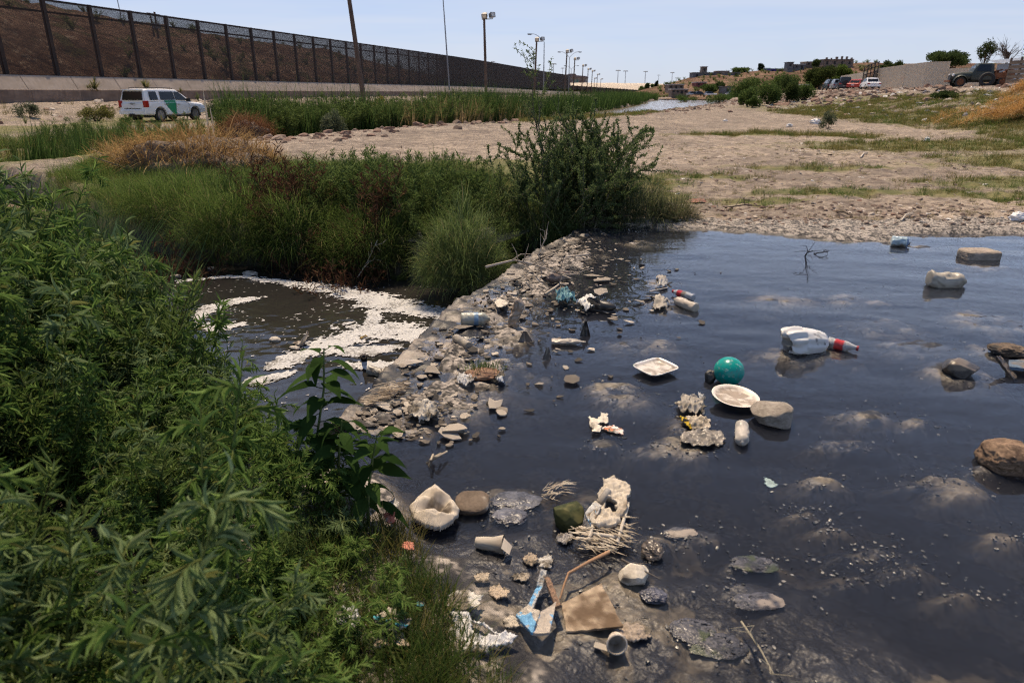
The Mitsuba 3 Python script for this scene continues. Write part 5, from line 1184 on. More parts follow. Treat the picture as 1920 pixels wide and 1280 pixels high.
# thicket of shrubs and trees at the foot of the embankment
bush_at('green_shrub', 'round green shrub at the left end of the far thicket', 1385, 1425, 160, 206, 66, 4500, .16, MID, 31)
bush_at('green_shrub', 'broad green shrub in the middle of the far thicket', 1415, 1470, 152, 203, 68, 6000, .17, MID, 32)
bush_at('green_shrub', 'dark tall shrub in the far thicket', 1450, 1500, 145, 201, 72, 6000, .18, DK, 33)
bush_at('green_shrub', 'right shrub of the far thicket before the rubble', 1480, 1530, 155, 198, 74, 5500, .17, MID, 34)
bush_at('green_shrub', 'low bright shrub in front of the far thicket', 1400, 1428, 178, 207, 62, 2500, .13, [(0.05, 0.09, 0.02), (0.085, 0.13, 0.035), (0.12, 0.17, 0.06)], 35)
bush_at('green_shrub', 'wide bushy tree under the hill houses, left one', 1370, 1440, 142, 185, 150, 5000, .34, MID, 36)
bush_at('green_shrub', 'wide bushy tree under the purple house', 1430, 1500, 138, 180, 140, 5000, .34, MID, 37)
bush_at('green_shrub', 'low hedge like bushes on the far bank, right of the river bend', 1316, 1378, 172, 186, 160, 2600, .3, MID, 38, ry=3)
bush_at('green_shrub', 'far bush at the river bend under the hill foot', 1262, 1312, 178, 190, 180, 2000, .34, MID, 39, ry=3)

def tree(name, label, u0, u1, yt, yb, d, n, leaf, cols, seed, trunk=.25, lobes=12, bare=False, z=None):
    g = np.random.default_rng(seed); k = thing(name, label, 'tree'); c = far((u0 + u1) / 2, d); R = (u1 - u0) / 1362 * d / 2
    z0 = float(ground_z(c[0], c[1])) if z is None else z; zt, zb = 1.6 + (174 - yt) * d / 1450, 1.6 + (174 - yb) * d / 1450; H = zt - zb
    limb, P = [], []
    b = np.array([c[0], c[1], z0 - .3]); top = np.array([c[0], c[1], zb + H * .35])
    r0 = R * .075
    put('trunk', tube([b, (b + top) / 2 + g.normal(0, .1, 3) * R * .3, top], [r0 * 1.2, r0, r0 * .6], 8), 'matte', k, color=(.11, .085, .065), smooth=True)
    L = unit(g.normal(0, 1, (lobes, 3))) * g.uniform(.35, .8, (lobes, 1))
    for j in range(lobes):
        e = np.array([c[0], c[1], zb + H * .5]) + L[j] * [R, R, H / 2]; s = b + (top - b) * g.uniform(.55, 1)
        limb.append(tube([s, (s + e) / 2 + g.normal(0, .08, 3) * R, e], [r0 * .45, r0 * .3, r0 * .1], 5))
        if bare:
            for q in range(9):
                f = g.uniform(.3, 1); p = s + (e - s) * f; dd = unit(unit(e - s) + g.normal(0, .5, 3)); ll = R * g.uniform(.25, .6)
                limb.append(tube([p, p + dd * ll * .5 + g.normal(0, .03, 3) * R, p + dd * ll], [r0 * .12, r0 * .08, r0 * .03], 4))
    put('limbs', cat(limb), 'matte', k, color=(.12, .095, .075), smooth=True)
    if n:
        i = g.integers(0, lobes, n); r = unit(g.normal(0, 1, (n, 3))) * g.random((n, 1)) ** .5 * g.uniform(.18, .46, (lobes, 1))[i]
        P = (L[i] * .9 + r) * [R, R, H / 2] + [c[0], c[1], zb + H * .5]
        put3('crown', place(KITE, P, unit(g.normal(0, 1, (n, 3))), unit(g.normal(0, 1, (n, 3))), leaf * g.uniform(.6, 1.3, n), leaf * .5, shades(g, n, *cols, jit=.3)), 'leaf', k)
tree('shade_tree', 'large dark green tree behind the stepped tan building', 1722, 1812, 88, 132, 116, 9000, .30, DK, 1, lobes=16)
tree('shade_tree', 'dark olive tree rising behind the low boundary wall, right of the hill', 1498, 1572, 120, 172, 140, 9000, .36, [(0.03, 0.045, 0.015), (0.055, 0.075, 0.022), (0.085, 0.11, 0.035)], 2, lobes=16)
tree('shade_tree', 'rounded light green tree beside the dark olive tree', 1545, 1604, 121, 168, 150, 7000, .36, [(0.06, 0.095, 0.02), (0.1, 0.145, 0.03), (0.14, 0.19, 0.05)], 3, lobes=12)
tree('shade_tree', 'small tree behind the steel gate', 1636, 1668, 114, 135, 150, 2600, .3, DK, 4)
tree('shade_tree', 'small tree behind the left part of the tan building', 1662, 1692, 111, 135, 150, 2600, .3, DK, 5)
tree('bare_tree', 'thin half bare tree with a dark leafy core above the old truck', 1815, 1852, 73, 125, 84, 1500, .2, DK, 6, lobes=22, bare=True)
tree('bare_tree', 'leafless grey tree with spreading branches, right of the half bare one', 1845, 1905, 58, 122, 82, 0, .2, DK, 7, lobes=18, bare=True)
tree('bare_tree', 'grey tree with sparse leaves cut by the right picture edge', 1895, 1950, 68, 125, 80, 1400, .2, GREY, 8, lobes=22, bare=True)
tree('small_tree', 'round dark tree on the far bank below the masts', 1204, 1222, 154, 174, 430, 2600, .8, DK, 9, z=0)
tree('small_tree', 'green bush like tree left of the round dark tree', 1194, 1210, 162, 178, 420, 1800, .8, MID, 10, z=0)
tree('cypress', 'narrow dark cypress on the far bank', 1226, 1234, 148, 168, 430, 1800, .6, [(0.01, 0.02, 0.01), (0.02, 0.035, 0.015)], 11, z=0, lobes=14)
tree('small_tree', 'dark tree at the left foot of the stony hill', 1244, 1258, 154, 168, 300, 1500, .6, DK, 12, z=0)
tree('small_tree', 'green tree left of the cypress', 1217, 1228, 156, 170, 440, 1200, .7, MID, 13, z=0)
tree('small_tree', 'bright green trees over the grey terrace houses on the crest', 1362, 1404, 127, 140, 345, 3600, .7, MID, 14, z=10, lobes=16)
tree('cypress', 'dark pointed conifer alone on the hill crest', 1415, 1427, 118, 136, 342, 2200, .6, [(0.015, 0.028, 0.014), (0.03, 0.045, 0.02)], 15, z=10, lobes=14)
tree('small_tree', 'dark round tree on the crest before the long brown house', 1514, 1530, 110, 126, 328, 2200, .6, DK, 16, z=11)
tree('small_tree', 'wide tree below the red house on the hill', 1310, 1350, 155, 176, 255, 3600, .55, MID, 17, z=1)
tree('small_tree', 'olive tree right of the red house', 1335, 1362, 150, 172, 270, 2600, .55, DK, 18, z=2)
tree('small_tree', 'olive bush under the dark block house on the hill', 1365, 1385, 141, 152, 322, 1500, .6, MID, 19, z=8)
tag('hill_scrub', 'dry scrub scattered over the eroded hillside behind the fence', 'scrub', kind='stuff')
for i in range(330):
    a_, p_ = g.uniform(-40, 170), 2 + 34 * g.random() ** 1.2
    q = fence_xy(a_, -p_); s = g.uniform(.8, 2.2)
    plant('hill_scrub', f'feather_shape_{g.integers(3)}' if g.random() < .5 else f'olive_grass_shape_{g.integers(3)}', q[0], q[1], float(left_hill_z(a_, p_)) - .15, g.uniform(0, 6.28), (s * 1.6, s * 1.6, s * .9) if True else s)
tag('far_scrub', 'grey green scrub dotted over the far stony hill', 'scrub', kind='stuff')
for i in range(420):
    y = g.uniform(262, 350); x = y * g.uniform(.2, .5); s = g.uniform(1.2, 2.6)
    plant('far_scrub', f'feather_shape_{g.integers(3)}', x, y, float(far_hill_z(np.array(x), np.array(y))) - .2, g.uniform(0, 6.28), (s * 1.5, s * 1.5, s * .8))
# ------------------------------------------------------------------ litter kit
def mpp(u, v, z=0.0):
    """Metres per picture pixel at the point of the ground seen there."""
    p = spot(u, v, z); f = np.array([0, math.cos(_t), -math.sin(_t)])
    return float((p - [0, 0, EYE]) @ f) / 1280
def grime(v, base, dirt=(0.10, 0.085, 0.065), amount=.5, s=14.0, seed=0, black=.25):
    """Vertex colours: a base colour under patches of dried silt and black sludge."""
    a = meshkit.fbm(v * s + seed * 3.7, 4, seed)[:, None]; b = meshkit.fbm(v * s * 2.3 + 11 + seed, 3, seed + 5)[:, None]; c = meshkit.noise(v * s * 9 + seed, seed + 9)[:, None]
    m = sst(.62 - .35 * amount, .78 - .25 * amount, a); k = sst(.60, .72, b) * black
    col = np.asarray(base) * (1 - m) + np.asarray(dirt) * m
    return np.clip((col * (1 - k) + np.array([.02, .02, .02]) * k) * (.85 + .3 * c), 0, 1)
def on_axis(m, p0, p1, roll=0.0):
    """A mesh made along +x from 0 to 1 length, laid from p0 to p1 (already scaled)."""
    d = unit(np.asarray(p1) - p0); y = unit(np.cross([0, 0, 1.0], d)) if abs(d[2]) < .99 else np.array([0, 1.0, 0]); z = np.cross(d, y)
    cr, sr = math.cos(roll), math.sin(roll); y, z = y * cr + z * sr, z * cr - y * sr
    v = np.asarray(m.vertices); return mesh_of(np.asarray(p0) + v[:, :1] * d + v[:, 1:2] * y + v[:, 2:] * z, m.faces)
def revolve_x(prof, n=28):
    prof = np.asarray(prof, float); a = np.linspace(0, 2 * np.pi, n + 1)[:-1]
    v = np.stack([np.repeat(prof[:, 0], n), np.outer(prof[:, 1], np.cos(a)).ravel(), np.outer(prof[:, 1], np.sin(a)).ravel()], 1); k = len(prof); f = []
    for i in range(k - 1):
        j = np.arange(n); f.append(np.stack([i * n + j, (i + 1) * n + (j + 1) % n, i * n + (j + 1) % n], 1)); f.append(np.stack([i * n + j, (i + 1) * n + j, (i + 1) * n + (j + 1) % n], 1))
    return mesh_of(v, np.vstack(f)[:, ::-1])
def bottle_profile(L, R, neck=.28, waist=.0):
    r = R / L; x = np.array([0, 0, .012, .04, .12, .2, .3, .4, .5, .58, 1 - neck, 1 - neck * .72, 1 - neck * .45, 1 - neck * .24, .93, .93, .955, .955, 1.0, 1.0])
    q = np.array([0, .75, .93, 1, 1, .97, 1, .97, 1, .98, 1, .9, .62, .4, .34, .42, .42, .33, .33, 0])
    m = np.isin(np.arange(len(x)), range(5, 10)); q = np.where(m, q - waist * np.sin(np.linspace(0, np.pi, len(x))), q)
    xs, qs = [x[0]], [q[0]]
    for a, b, c, d in zip(x, x[1:], q, q[1:]):
        n = max(1, int((b - a) / .03)); xs += list(a + (b - a) * np.arange(1, n + 1) / n); qs += list(c + (d - c) * np.arange(1, n + 1) / n)
    return np.column_stack([np.array(xs) * L, np.array(qs) * R])
def bottle(label, p0, p1, R, col, seed, z=None, crush=.3, mat='satin', band=None, cap=None, name='plastic_bottle', dirt=.5, neck=.28, roll=0.0, group=None, dirtcol=(0.2, 0.17, 0.13), black=.2, flat=1.0):
    k = thing(name, label, 'bottle', group); p0, p1 = np.asarray(p0, float), np.asarray(p1, float); L = float(np.linalg.norm(p1 - p0))
    m = revolve_x(bottle_profile(L, R, neck)); v = np.array(m.vertices)
    dent = meshkit.fbm(v / R * .55 + seed * 5.1, 3, seed); fold = meshkit.noise(v / R * 1.3 + seed, seed + 1)
    v[:, 1:] *= (1 - crush * np.clip(dent - .35, 0, 1)[:, None] * 1.6 - crush * .25 * (np.abs(fold - .5) < .07)[:, None]); v[:, 2] *= flat
    v[:, 2] += crush * R * .5 * (meshkit.noise(v[:, :1] * [[1, 0, 0]] / R * .7 + seed, seed) - .5)
    w = on_axis(mesh_of(v, m.faces), p0, p1, roll); wv = np.asarray(w.vertices); c = grime(wv, col, dirtcol, dirt, .5 / R, seed, black)
    x = v[:, 0] / L
    if band is not None:
        x0, x1, bc = band; t = ((x > x0) & (x < x1))[:, None]; c = np.where(t, np.asarray(bc) * (.8 + .4 * meshkit.noise(wv * 90)[:, None]), c)
    put('body', w, mat, k, smooth=True, color=c)
    if cap is not None:
        put('cap', on_axis(moved(revolve_x([(0, 0), (0, R * .44), (.07 * L, R * .44), (.075 * L, 0)], 16), (L * .945, 0, 0)), p0, p1, roll), 'satin', k, smooth=False, color=cap)
    return k
def rough_stone(label, u, v, w, h, d, seed, cols, z0=-.02, name='stone', category='stone', angular=.0, mat='matte', rz=0.0, boxy=2.0, level=4, amp=.35, parent=None, rough=0.0):
    """A stone w x d on the ground and h high (metres)."""
    c = spot(u, v, 0); s = trimesh.creation.icosphere(level, 1.0); q = np.asarray(s.vertices)
    p = q / (np.abs(q) ** boxy).sum(1, keepdims=True) ** (1 / boxy) * (1 - amp * .5 + amp * meshkit.fbm(q * 1.3 + seed * 2.3, 4, seed)[:, None] + (.05 + .16 * rough) * (meshkit.fbm(q * (7 + 6 * rough) + seed, 4, seed)[:, None] - .5))
    if angular:
        g = np.random.default_rng(seed)
        for n in unit(g.normal(0, 1, (int(14 * angular) + 4, 3))):
            t = p @ n; lim = np.quantile(t, .90); p = p - np.maximum(t - lim, 0)[:, None] * n * .9
    p = p * [w / 2, d / 2, h / 2]; cr, sr = math.cos(rz), math.sin(rz)
    p = np.column_stack([p[:, 0] * cr - p[:, 1] * sr, p[:, 0] * sr + p[:, 1] * cr, p[:, 2]]) + [c[0], c[1] + d * .15, z0 + h / 2]
    a = meshkit.fbm(p * 22 + seed, 4, seed)[:, None]; b = meshkit.noise(p * 160 + seed, seed)[:, None]
    col = np.asarray(cols[0]) + (np.asarray(cols[1]) - cols[0]) * sst(.3, .7, .6 * a + .4 * b)
    if len(cols) > 2: col = col + (np.asarray(cols[2]) - col) * sst(.55, .68, meshkit.fbm(p * 13 + 7 + seed, 3, seed + 3)[:, None])
    k = put(name, mesh_of(p, s.faces), mat, parent, smooth=True, color=col)
    return tag(k, label, category) if label else k
def sheet(label, pts, seed, col, thick=.004, crumple=.03, freq=9.0, lift=0.0, name='plastic_bag', category='bag', mat='matte', dirt=.5, dirtcol=(0.14, 0.12, 0.09), black=.3, n=46, z=0.004, hole=None, parent=None, ragged=.1, marks=None, dome=0.0, extra=None):
    """A torn, creased sheet: outline given by picture points on the ground."""
    P = np.array([spot(u, v, 0)[:2] for u, v in pts]); lo, hi = P.min(0), P.max(0); span = max(hi - lo)
    X, Y = np.meshgrid(np.linspace(lo[0] - span * .05, hi[0] + span * .05, n), np.linspace(lo[1] - span * .05, hi[1] + span * .05, n))
    q = np.stack([X, Y, 0 * X], -1) / span; k_ = min(1.0, span / .34); crumple, dome, thick = crumple * k_, dome * k_, min(thick, .012)
    sd = poly_sd(X, Y, P) / span + (meshkit.fbm(q * 9 + seed, 3, seed) - .5) * ragged * 2
    ridge = 1 - np.abs(2 * meshkit.fbm(q * freq * .45 + seed * 1.7, 3, seed) - 1); ridge2 = 1 - np.abs(2 * meshkit.noise(q * freq * 1.6 + seed, seed + 2) - 1)
    Z = z + crumple * (1.6 * ridge ** 3 * .6 + .5 * ridge2 ** 2) + dome * np.sqrt(np.clip(-sd * 2.5, 0, 1)) + lift * (Y - lo[1]) / span
    if hole is not None:
        H = np.array([spot(u, v, 0)[:2] for u, v in hole]); sd = np.maximum(sd, -poly_sd(X, Y, H) / span + (meshkit.fbm(q * 12 + seed, 2, seed) - .5) * .06)
    if extra is not None: Z = Z + extra(X, Y)
    top = up_faces(grid_mesh(X, Y, Z)); keep = (sd.ravel() < 0)[top.faces].all(1); f = np.asarray(top.faces)[keep]
    v = np.asarray(top.vertices); nv = len(v); e = np.sort(f[:, [0, 1, 1, 2, 2, 0]].reshape(-1, 2), 1)
    ed = f[:, [[0, 1], [1, 2], [2, 0]]].reshape(-1, 2); _, inv, cnt = np.unique(e, axis=0, return_inverse=True, return_counts=True); rim = ed[cnt[inv.ravel()] == 1]
    vv = np.vstack([v, v - [0, 0, thick]]); ff = np.vstack([f, f[:, ::-1] + nv, np.column_stack([rim[:, 0], rim[:, 0] + nv, rim[:, 1]]), np.column_stack([rim[:, 1], rim[:, 0] + nv, rim[:, 1] + nv])])
    c = grime(vv, col, dirtcol, dirt, 2.6 / span, seed, black)
    if marks is not None: c = marks(vv, c, lo, span)
    m = mesh_of(vv, ff); used = np.unique(ff); back = np.full(len(vv), -1); back[used] = np.arange(len(used))
    k = put(name, mesh_of(vv[used], back[ff]), mat, parent, smooth=35 if False else True, color=c[used])
    return tag(k, label, category) if label else k
def board(label, corners, z, th, seed, col, name='board', category='board', mat='matte', dirt=.5, dirtcol=(0.16, 0.12, 0.08), black=.25, tilt=(0, 0, 0, 0), marks=None, warp=.01, n=26, parent=None, streak=0.0):
    """A thin slab with four corners given in the picture, lying at height z (plus each corner's tilt)."""
    C = [spot(u, v, z + t) for (u, v), t in zip(corners, tilt)]
    s, t = np.meshgrid(np.linspace(0, 1, n), np.linspace(0, 1, n)); S, Tt = s[..., None], t[..., None]
    p = C[0] * (1 - S) * (1 - Tt) + C[1] * S * (1 - Tt) + C[2] * S * Tt + C[3] * (1 - S) * Tt
    size = np.linalg.norm(C[1] - C[0])
    p[..., 2] += warp * (meshkit.fbm(p / size * 2 + seed, 3, seed) - .5) * 2
    edge = np.minimum(np.minimum(s, 1 - s), np.minimum(t, 1 - t)); jag = (meshkit.fbm(p / size * 14 + seed, 3, seed) - .5) * .06 * (edge < .01)
    ctr = (C[0] + C[1] + C[2] + C[3]) / 4; p[..., :2] += (ctr[:2] - p[..., :2]) * jag[..., None]
    g0 = up_faces(grid_mesh(p[..., 0], p[..., 1], p[..., 2])); v, f = np.asarray(g0.vertices), np.asarray(g0.faces); nv = len(v)
    ed = f[:, [[0, 1], [1, 2], [2, 0]]].reshape(-1, 2); e = np.sort(ed, 1); _, inv, cnt = np.unique(e, axis=0, return_inverse=True, return_counts=True); rim = ed[cnt[inv.ravel()] == 1]
    vv = np.vstack([v, v - [0, 0, th]]); ff = np.vstack([f, f[:, ::-1] + nv, np.column_stack([rim[:, 0], rim[:, 0] + nv, rim[:, 1]]), np.column_stack([rim[:, 1], rim[:, 0] + nv, rim[:, 1] + nv])])
    c = grime(vv, col, dirtcol, dirt, 2.5 / size, seed, black)
    if marks is not None: c = marks(vv, c, np.vstack([s.ravel()[:, None], s.ravel()[:, None]]), np.vstack([t.ravel()[:, None], t.ravel()[:, None]]))
    k = put(name, mesh_of(vv, ff), mat, parent, color=c)
    return tag(k, label, category) if label else k
CREAM, BEIGE, WHITE, GREYP = (0.62, 0.56, 0.46), (0.48, 0.41, 0.32), (0.72, 0.70, 0.66), (0.34, 0.32, 0.29)

# ------------------------------------------------------------------ ball, plate, tray, stones in the stream
b0 = spot(1369, 722, 0); r = 27 * mpp(1369, 705)
s = trimesh.creation.icosphere(5, 1.0); q = np.asarray(s.vertices); v = q * r * [1, 1, .97] + [b0[0], b0[1] + r * .55, r * .80]
cv = np.array([0.0, 0.265, 0.22]) * (.92 + .16 * meshkit.fbm(q * 4, 3, 3)[:, None]); sc = sst(.60, .66, meshkit.fbm(q * [9, 9, 3] + 4, 3, 8))[:, None]; cv = cv * (1 - .45 * sc) + np.array([.10, .16, .14]) * .45 * sc
cv = np.where(sst(.70, .72, meshkit.noise(q * 5 + 2, 4))[:, None] * (meshkit.noise(q * 24, 6)[:, None] > .6) > .5, [.35, .45, .42], cv)
tag(put('ball', mesh_of(v, s.faces), 'plastic_ball', smooth=True, color=cv), 'turquoise plastic ball sitting in the dark stream behind the white plate', 'ball')
scene['plastic_ball'] = pr(VC, 0.28, specular=0.5)
def dish(prof, sx, sy, n=64, power=2.0):
    prof = np.asarray(prof, float); a = np.linspace(0, 2 * np.pi, n + 1)[:-1]; ca, sa = np.cos(a), np.sin(a)
    k = (np.abs(ca) ** power + np.abs(sa) ** power) ** (-1 / power)
    v = np.concatenate([np.stack([r * sx * ca * k, r * sy * sa * k, np.full(n, z)], 1) for r, z in prof]); m = len(prof); f = []
    for i in range(m - 1):
        j = np.arange(n); f += [np.stack([i * n + j, i * n + (j + 1) % n, (i + 1) * n + (j + 1) % n], 1), np.stack([i * n + j, (i + 1) * n + (j + 1) % n, (i + 1) * n + j], 1)]
    return mesh_of(v, np.vstack(f))
def laid(m, c, rz, tilt_x, tilt_y): return moved(m, c, rz=rz, rx=tilt_x, ry=tilt_y)
rings = [(a, b * .6) for a, b in [(0.001, .006), (.2, .005), (.4, .006), (.6, .004), (.7, .006), (.8, .016), (.9, .030), (.97, .036), (1.0, .034), (.99, .030), (.9, .024), (.78, .008), (.6, -.004), (.001, -.004)]]
pc = spot(1378, 747, .025); R = 43 * mpp(1378, 745)
m = laid(dish(rings, R, R), pc, .3, .10, .03); v = np.asarray(m.vertices); lv_ = np.asarray(dish(rings, 1, 1).vertices); rr = np.hypot(lv_[:, 0], lv_[:, 1])[:, None]
tag(put('plate', m, 'satin', smooth=40 if False else True, color=np.where(rr > .86, np.array([.74, .68, .58]), grime(v, (.66, .60, .5), (.34, .27, .20), .95, 40, 3, .2))), 'round white plate smeared with mud floating in front of the turquoise ball', 'plate')
trings = [(a, b * .6) for a, b in [(0.001, .004), (.3, .004), (.6, .005), (.78, .006), (.86, .02), (.93, .032), (.985, .036), (1.0, .032), (.95, .026), (.86, .006), (.75, -.004), (.001, -.004)]]
tc = spot(1229, 692, .02)
m = laid(dish(trings, 36 * mpp(1230, 690), 31 * mpp(1230, 690), 72, 5.0), tc, math.radians(33), .04, -.02); v = np.asarray(m.vertices); lv_ = np.asarray(dish(trings, 1, 1, 72, 5.0).vertices); rr = np.abs(lv_[:, :2]).max(1)[:, None]
tag(put('foam_tray', m, 'satin', smooth=True, color=np.where(rr > .88, np.array([.76, .74, .70]), grime(v, (.64, .59, .52), (.3, .25, .19), .85, 30, 5, .35))), 'white foam food tray with a dirty bottom floating left of the turquoise ball', 'tray')
rough_stone('large smooth tan stone right of the white plate', 1452, 793, .235, .125, .20, 3, [(.17, .145, .115), (.33, .285, .23)], -.03, rz=-.25, boxy=2.8, amp=.35, angular=.5, rough=.35)
rough_stone('flat round pale stone rising from the far right of the stream', 1839, 484, .345, .12, .26, 5, [(.20, .165, .13), (.36, .30, .24)], -.035, boxy=5, amp=.10, rough=.25)
rough_stone('rough brown stone at the right picture edge', 1890, 880, .20, .15, .2, 8, [(.085, .055, .035), (.27, .18, .115), (.14, .09, .06)], -.03, amp=.6, boxy=2.6, rough=.6)
rough_stone('pointed black mud covered stone in the right of the stream', 1800, 704, .23, .13, .2, 11, [(.018, .016, .015), (.07, .06, .052), (.17, .135, .10)], -.03, angular=1, mat='wet', amp=.6, rough=.8)
rough_stone('brown clump of roots and mud near the right picture edge', 1893, 666, .24, .09, .2, 13, [(.06, .045, .032), (.21, .155, .11), (.03, .03, .03)], -.02, name='mud_clump', category='mud clump', amp=.9, rough=1.2)
rough_stone('small knobbly dark mud clump left of the turquoise ball', 1332, 715, .06, .085, .06, 14, [(.018, .017, .016), (.10, .09, .075)], -.02, name='mud_clump', category='mud clump', mat='wet', amp=1.0, rough=1.3)
rough_stone('flat round stone with a pale worn half beside the crumpled bowl', 884, 955, .135, .05, .15, 16, [(.09, .065, .045), (.16, .12, .085), (.44, .38, .30)], -.008, boxy=3, amp=.25)
rough_stone('square block overgrown with dark green moss', 1068, 985, .125, .105, .12, 18, [(.025, .032, .012), (.07, .075, .025), (.12, .11, .04)], -.025, name='mossy_block', category='block', angular=1, boxy=7, amp=.15, rz=.08, rough=.7)
rough_stone('cream foam block with a green edge right of the square panel', 1186, 1092, .10, .07, .10, 20, [(.42, .37, .29), (.6, .54, .44), (.10, .085, .07)], -.015, name='foam_block', category='block', angular=1, boxy=5, amp=.25, rz=-.5)
rough_stone('slick black plastic lump behind the mossy block, upper one', 968, 944, .19, .022, .13, 22, [(.03, .03, .034), (.12, .12, .135)], -.012, name='sludge_lump', category='sludge lump', mat='wet', amp=.9, rough=1.4, level=5)
rough_stone('slick grey sludge lump between stone and mossy block', 958, 972, .13, .024, .10, 23, [(.05, .05, .06), (.14, .14, .16)], -.012, name='sludge_lump', category='sludge lump', mat='wet', amp=.9, rough=1.4, level=5)
rough_stone('bluish black sludge lump right of the square panel', 1228, 1125, .085, .035, .07, 24, [(.03, .03, .04), (.13, .13, .16)], -.008, name='sludge_lump', category='sludge lump', mat='wet', amp=.9, rough=1.4, level=5)
rough_stone('brown mud clump right of the straw covered crate', 1224, 1040, .075, .05, .10, 25, [(.05, .04, .032), (.17, .135, .10)], -.01, name='mud_clump', category='mud clump', mat='wet', amp=1.0, rough=1.3)
for i, (u, v_, w, h, d, l) in enumerate([(1420, 1128, .15, .014, .08, 'tan crusted sludge bank in the lower right shallows'), (1350, 1215, .15, .012, .10, 'dark sludge bank with green slime at the bottom of the picture'), (1300, 1185, .13, .014, .10, 'glistening violet black sludge lump near the bottom'), (1275, 1000, .12, .016, .07, 'pale topped sludge lump in the shallows right of the crate'), (1415, 1060, .16, .014, .09, 'curled black sludge skin in the lower right shallows')]):
    rough_stone(l, u, v_, w, h, d, 30 + i, [(.02, .02, .023), (.10, .095, .10), (.30, .25, .2) if i in (0, 3) else (.05, .06, .025)], -.012, name='sludge_lump', category='sludge lump', mat='wet', amp=1.0, rough=1.6, level=5)
rough_stone('small pale stone in the foam pool', 515, 640, .10, .06, .09, 41, [(.4, .36, .3), (.55, .5, .43)], LOW - .02)
scene[list(scene)[-1]]['to_world'] = T().translate([float(a) for a in (spot(515, 640, LOW) - spot(515, 640, 0)) * [1, 1, 0]])

# ------------------------------------------------------------------ bottles and jugs
Zb = .03
bottle('big grey bottle with a blue band lying on the weir lip by the foam', spot(864, 598, .05), spot(919, 598, .045), .052, (.36, .36, .30), 1, crush=.22, band=(.44, .60, (.16, .26, .38)), dirt=.55, dirtcol=(.28, .25, .19))
bottle('brown crushed bottle standing upright on the weir debris', spot(963, 616, .0), spot(963, 616, .0) + [.045, .02, .235], .05, (.20, .14, .10), 2, crush=.75, dirt=.6, dirtcol=(.34, .27, .2), neck=.2, black=.5, mat='glossy')
bottle('small grey bottle with a dark open end on the weir crust', spot(880, 649, .035), spot(850, 631, .035), .031, (.20, .19, .17), 3, crush=.15, dirt=.4, neck=.22, dirtcol=(.3, .26, .2))
bottle('brown bottle lying beside the dead branch at the head of the weir', spot(1066, 516, .05), spot(1026, 523, .05), .05, (.14, .10, .08), 4, crush=.25, dirt=.55, dirtcol=(.36, .29, .23), neck=.22)
bottle('long flattened grey bottle pointing right at the outer rim of the debris', spot(1034, 638, .025), spot(1098, 641, .02), .042, (.33, .29, .24), 5, crush=.5, flat=.5, dirt=.6, dirtcol=(.4, .34, .27), neck=.4)
bottle('small clear bottle with a red band, left of the beige bottle', spot(1301, 558, .03), spot(1262, 546, .03), .032, (.40, .41, .42), 6, crush=.3, mat='glossy', band=(.50, .74, (.42, .03, .035)), cap=(.3, .02, .02), dirt=.25)
bottle('beige bottle lying right below the small red banded bottle', spot(1305, 577, .03), spot(1265, 562, .03), .042, (.42, .36, .28), 7, crush=.3, dirt=.6, dirtcol=(.5, .43, .34), neck=.2)
bottle('bottle with a red label and red cap stuck to the white bag', spot(1552, 641, .04), spot(1609, 653, .03), .038, (.42, .41, .39), 8, crush=.2, mat='glossy', band=(.22, .52, (.45, .04, .04)), cap=(.30, .015, .02), dirt=.35, neck=.5)
bottle('crushed beige jug with deep folds in the upper right of the stream', spot(1742, 524, .06), spot(1810, 527, .045), .082, (.40, .36, .29), 9, crush=.55, dirt=.55, dirtcol=(.3, .26, .2), neck=.22, name='plastic_jug')
bottle('clear pale blue bottle lying on the far shore', spot(1671, 452, .05), spot(1706, 456, .04), .066, (.40, .50, .53), 10, crush=.4, mat='glossy', band=(.8, .93, (.07, .17, .33)), dirt=.2, neck=.25)
bottle('small beige bottle lying end on, left of the large tan stone', spot(1391, 797, .035), spot(1392, 832, .02), .036, (.42, .38, .32), 12, crush=.3, dirt=.5, dirtcol=(.52, .46, .38), neck=.2)
bottle('small whitish bottle floating in the pool in front of the weir', spot(690, 694, LOW + .03), spot(730, 702, LOW + .02), .045, (.45, .43, .37), 13, crush=.4, dirt=.5, neck=.3)
k = thing('white_bag', 'bulging white plastic bag spotted with black mud in the middle of the stream', 'bag')
a, b = spot(1477, 640, .07), spot(1556, 641, .05); L = np.linalg.norm(b - a); xs = np.linspace(0, 1, 40)
prof = np.column_stack([xs * L, np.sqrt(np.clip(1 - (2 * xs - .86) ** 4, 0, 1)) * .098 * (1.08 - .35 * xs) * np.clip(.2 + 9 * (1 - xs), 0, 1)]); prof[-1, 1] = .02
m = revolve_x(prof, 48); v = np.array(m.vertices); fold = meshkit.fbm(np.column_stack([v[:, 0] * 6, np.arctan2(v[:, 2], v[:, 1]) * 3, 0 * v[:, 0]]) + 3, 4, 2)
v[:, 1:] *= (1 + .35 * (fold - .5) + .10 * np.sin(9 * np.arctan2(v[:, 2], v[:, 1]) + 20 * v[:, 0]) * (v[:, 0] / L < .3))[:, None]; v[:, 0] -= .06 * (v[:, 2] > 0) * np.clip(1 - 4 * v[:, 0] / L, 0, 1) * v[:, 2] / .1
w = on_axis(mesh_of(v, m.faces), a, b); wv = np.asarray(w.vertices); c = np.tile(np.array([.62, .61, .58]), (len(wv), 1)); blot = sst(.60, .66, meshkit.fbm(wv * 30, 4, 7))[:, None] * ((v[:, 0] / L > .35) & (v[:, 0] / L < .95))[:, None]
put('film', w, 'satin', k, smooth=True, color=c * (1 - .85 * blot) + .02 * blot)
